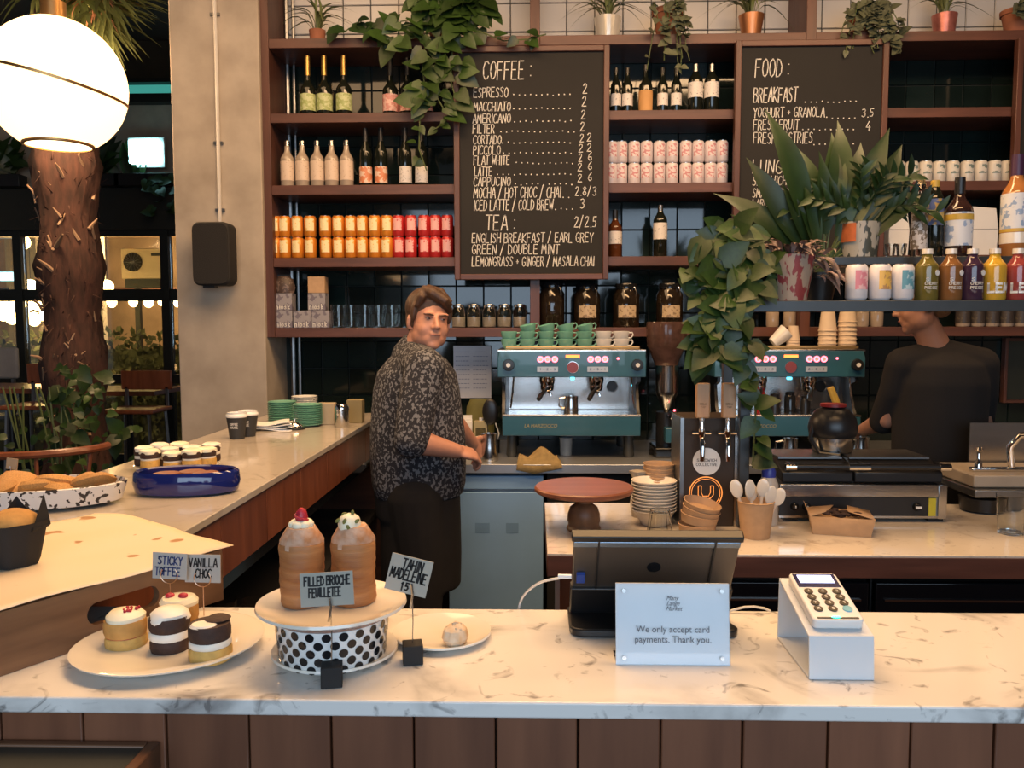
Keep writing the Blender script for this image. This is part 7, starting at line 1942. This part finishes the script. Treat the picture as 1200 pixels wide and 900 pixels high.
def hair_cap(HT, parent, m, seed, fringe=True):
    hb = MB(); e = hb.ell
    e((0, .028, .052), (.089, .100, .088), 24, 16)
    e((0, .070, .0), (.074, .055, .075), 20, 12)
    for s in (-1, 1):
        e((s * .060, .030, .010), (.024, .048, .055), 14, 10)
        e((s * .072, -.022, .030), (.012, .018, .040), 12, 8)
    if fringe:
        hb.tube([(-.045, -.030, .118), (-.015, -.066, .108), (.030, -.082, .082), (.066, -.058, .040)], [.022, .024, .020, .010], 10)
        hb.tube([(-.040, -.030, .112), (-.056, -.056, .086), (-.070, -.044, .050)], [.022, .018, .009], 10)
        hb.tube([(-.02, 0, .125), (.02, -.045, .112), (.058, -.060, .074)], [.022, .024, .016], 10)
        for k in range(16):
            a = -1.1 + k * .14
            hb.tube([(.02 * math.sin(a), .03, .130), (.060 * math.sin(a), -.035, .118 - .02 * abs(a)), (.078 * math.sin(a + .25), -.072 * math.cos(a * .8), .078 - .012 * abs(a))], [.010, .008, .004], 6)
    hb.v = [HT @ v for v in hb.v]
    return remeshed('hair', hb, m, .0042, 2, parent)

def person_base(name, label, loc, group=None):
    t = thing(name, label, 'person', loc)
    return t
def rotz(v, a): return Matrix.Rotation(a, 4, 'Z') @ Vector(v)

# ---------------- barista with patterned shirt, body towards the machine, face to the viewer
ox_, oy_ = -.505, 3.45
pa = person_base('person', 'person in grey patterned shirt making coffee, looking over at the viewer', (ox_, oy_, 0))
TH = R(15)
Fv, Lv = Vector((math.cos(TH), math.sin(TH), 0)), Vector((-math.sin(TH), math.cos(TH), 0))
def B(f, l, z): return Fv * f + Lv * l + Vector((0, 0, z))
RT = Matrix.Rotation(TH, 4, 'Z')
W0 = Vector((ox_, oy_, 0))
def Wp(x, y, z): return Vector((x, y, z)) - W0
shR, shL = B(.02, -.200, 1.395), B(.02, .200, 1.395)
elR, wrR = Wp(-.480, 3.185, 1.120), Wp(-.315, 3.275, 1.065)
hdR = Wp(-.215, 3.34, 1.035)
elL, wrL = Wp(-.395, 3.80, 1.14), Wp(-.30, 3.945, 1.00)
hC = Vector((PY(503, 376, 3.40).x - ox_, 3.40 - oy_, PY(503, 376, 3.40).z))
HT = Matrix.Translation(hC) @ Matrix.Rotation(R(26), 4, 'Z') @ Matrix.Rotation(R(5), 4, 'Y') @ Matrix.Diagonal((1.06, 1.02, 1.02, 1))
b = MB()
b.ell(B(-.01, 0, .93), (.15, .15, .14), 24, 16, T=RT)
b.ell(B(.03, 0, 1.08), (.165, .155, .17), 24, 16, T=RT)
b.ell(B(.0, 0, 1.27), (.13, .145, .17), 24, 16, T=RT)
limb(b, [shR, B(0, 0, 1.40), shL], [.060, .070, .060])
limb(b, [B(-.005, 0, 1.40), hC + Vector((-.022, .016, -.055))], [.070, .062])
limb(b, [shR, shR.lerp(elR, .5), elR], [.062, .056, .047]); limb(b, [elR, elR.lerp(wrR, .35), wrR], [.047, .046, .030])
limb(b, [shL, shL.lerp(elL, .5), elL], [.062, .056, .047]); limb(b, [elL, elL.lerp(wrL, .35), wrL], [.047, .046, .030])
hand(b, wrR, hdR - wrR, Vector((.35, .55, -.7)), Vector((.3, .2, .9)), .75, 1.08)
hand(b, wrL, Vector((.35, .80, -.55)), Vector((.9, -.35, .1)), Vector((0, .2, 1)), .62, 1.05)
for s in (-1, 1):
    hip, kn, an = B(-.01, s * .095, .90), B(.015, s * .11, .50), B(-.01, s * .115, .09)
    limb(b, [hip + Vector((0, 0, -.05)), kn, an], [.078, .058, .040])
    limb(b, [an + Vector((0, 0, -.04)), an + Fv * .16 + Vector((0, 0, -.055))], [.042, .032])
hl = MB(); head_local(hl)
b.v += []; n0 = len(b.v)
b.add([HT @ v for v in hl.v], hl.f)
remeshed('body', b, SKIN, .0050, 5, pa)
face_parts(HT, pa, HAIR)
hair_cap(HT, pa, HAIR, 1)
SHIRT = speckle('flecked_shirt', (0.018, 0.018, 0.024), (0.17, 0.17, 0.18), 95, .53, rough=.9, coat=0, stretch=(1, 1, .8))
s_ = MB()
prof = [(0, .845), (.185, .85), (.198, .90), (.203, 1.02), (.198, 1.12), (.187, 1.22), (.180, 1.30), (.165, 1.37), (.12, 1.43), (0, 1.455)]
s_.lathe([(r, z) for r, z in prof], 36, sx=1.0, sy=.93, T=Matrix.Translation(B(.012, 0, 0)) @ RT, wob=lambda a, z: 1 + .018 * math.sin(5 * a + z * 9) + .012 * math.sin(9 * a - 6 * z))
limb(s_, [shR, B(-.01, 0, 1.43), shL], [.082, .088, .082])
limb(s_, [B(-.01, 0, 1.43), B(.0, 0, 1.465)], [.082, .072])
e2 = elR.lerp(wrR, .10)
limb(s_, [shR, shR.lerp(elR, .5) + Vector((-.005, 0, 0)), elR], [.084, .078, .070]); s_.tube([elR, e2], [.070, .066], 14)
e2 = elL.lerp(wrL, .10)
limb(s_, [shL, shL.lerp(elL, .5), elL], [.082, .074, .066]); s_.tube([elL, e2], [.066, .062], 14)
remeshed('shirt', s_, SHIRT, .0075, 3, pa)
# collar
cl = MB()
for k in range(24):
    a0, a1 = 2 * PI * k / 24, 2 * PI * (k + 1) / 24
cl.lathe([(.074, 1.452), (.080, 1.47), (.076, 1.492), (.070, 1.49), (.072, 1.455)], 28, T=Matrix.Translation(B(.008, 0, 0)), sx=1.0, sy=1.0)
cl.build('collar', SHIRT, pa)
tr_ = MB()
tr_.lathe([(0, .74), (.165, .76), (.175, .86), (.180, .93), (.15, .98), (0, .99)], 30, sx=1.0, sy=.95, T=RT)
for s in (-1, 1): limb(tr_, [B(-.01, s * .095, .86), B(.015, s * .11, .50), B(-.01, s * .115, .10)], [.122, .088, .070])
tr_.lathe([(0, .45), (.178, .46), (.182, .60), (.178, .85), (0, .86)], 28, sx=.95, sy=.95, T=Matrix.Translation(B(.02, 0, 0)) @ RT)
remeshed('trousers', tr_, FABRICD, .009, 3, pa)
for s in (-1, 1):
    a = B(-.01, s * .115, 0)
    sb = MB().ell(a + Fv * .07 + Vector((0, 0, .045)), (.145, .052, .050), 18, 12, T=RT)
    sb.v = [Vector((v.x, v.y, max(v.z, .002))) for v in sb.v]; sb.build('shoe', BLACK, pa)

# ---------------- second barista, back turned
ox2, oy2 = 1.705, 3.52
pb = person_base('person', 'person in black top with back turned, standing behind the steel rack', (ox2, oy2, 0))
W0 = Vector((ox2, oy2, 0))
hC2 = Vector((PY(1079, 352, 3.50).x - ox2, -.02, PY(1079, 356, 3.50).z))
HT2 = Matrix.Translation(hC2) @ Matrix.Rotation(R(-112), 4, 'Z') @ Matrix.Rotation(R(12), 4, 'X')
sR2, sL2 = Vector((-.160, .0, 1.40)), Vector((.160, -.01, 1.40))
eR2, wR2 = Wp(1.525, 3.60, 1.16), Wp(1.505, 3.81, 1.085)
eL2, wL2 = Wp(1.900, 3.56, 1.14), Wp(1.940, 3.72, 1.12)
b = MB()
b.ell((0, 0, .95), (.17, .125, .14), 22, 14); b.ell((0, .01, 1.10), (.165, .12, .17), 22, 14); b.ell((0, 0, 1.27), (.175, .115, .17), 22, 14)
limb(b, [sR2, Vector((0, -.01, 1.42)), sL2], [.062, .075, .062])
limb(b, [Vector((0, 0, 1.42)), hC2 + Vector((.012, .0, -.07))], [.062, .055])
limb(b, [sR2, eR2], [.055, .044]); limb(b, [eR2, eR2.lerp(wR2, .35), wR2], [.044, .042, .029])
limb(b, [sL2, eL2], [.055, .044]); limb(b, [eL2, eL2.lerp(wL2, .35), wL2], [.044, .042, .029])
hand(b, wR2, (-.45, .8, -.25), (.2, .1, -1), (.9, .3, 0), .6)
hand(b, wL2, (-.1, .8, -.45), (-.2, .1, -1), (-.9, .3, 0), .6)
for s in (-1, 1):
    limb(b, [Vector((s * .09, 0, .90)), Vector((s * .10, .02, .50)), Vector((s * .11, -.01, .09))], [.098, .060, .042])
    limb(b, [Vector((s * .11, -.01, .05)), Vector((s * .12, .14, .04))], [.042, .032])
hl = MB(); head_local(hl); b.add([HT2 @ v for v in hl.v], hl.f)
remeshed('body', b, SKINB, .0062, 3, pb)
HAIR2 = M('fair_hair', (0.20, 0.105, 0.05), .6, var=.4, scale=60, bump=.6)
face_parts(HT2, pb, HAIR2); hair_cap(HT2, pb, HAIR2, 2, False)
s_ = MB()
s_.lathe([(0, .80), (.19, .81), (.200, .90), (.205, 1.05), (.205, 1.20), (.205, 1.32), (.185, 1.40), (.10, 1.46), (0, 1.475)], 34, sx=.90, sy=.74, wob=lambda a, z: 1 + .02 * math.sin(4 * a + z * 8) + .012 * math.sin(9 * a))
limb(s_, [sR2, Vector((0, -.01, 1.435)), sL2], [.070, .074, .070])
limb(s_, [sR2, sR2.lerp(eR2, .5), eR2.lerp(wR2, .2)], [.070, .066, .058]); limb(s_, [sL2, sL2.lerp(eL2, .5), eL2.lerp(wL2, .2)], [.070, .066, .058])
remeshed('shirt', s_, M('black_knit', (0.011, 0.009, 0.009), .95, var=.3, scale=200), .009, 3, pb)
tr_ = MB(); tr_.lathe([(0, .74), (.165, .76), (.175, .86), (.165, .95), (0, .97)], 28, sx=1.05, sy=.8)
for s in (-1, 1): limb(tr_, [Vector((s * .09, 0, .86)), Vector((s * .10, .02, .50)), Vector((s * .11, -.01, .10))], [.112, .082, .064])
remeshed('trousers', tr_, FABRICD, .010, 3, pb)
for s in (-1, 1):
    sb = MB().ell(Vector((s * .115, .055, .045)), (.052, .145, .050), 18, 12); sb.v = [Vector((v.x, v.y, max(v.z, .002))) for v in sb.v]; sb.build('shoe', BLACK, pb)
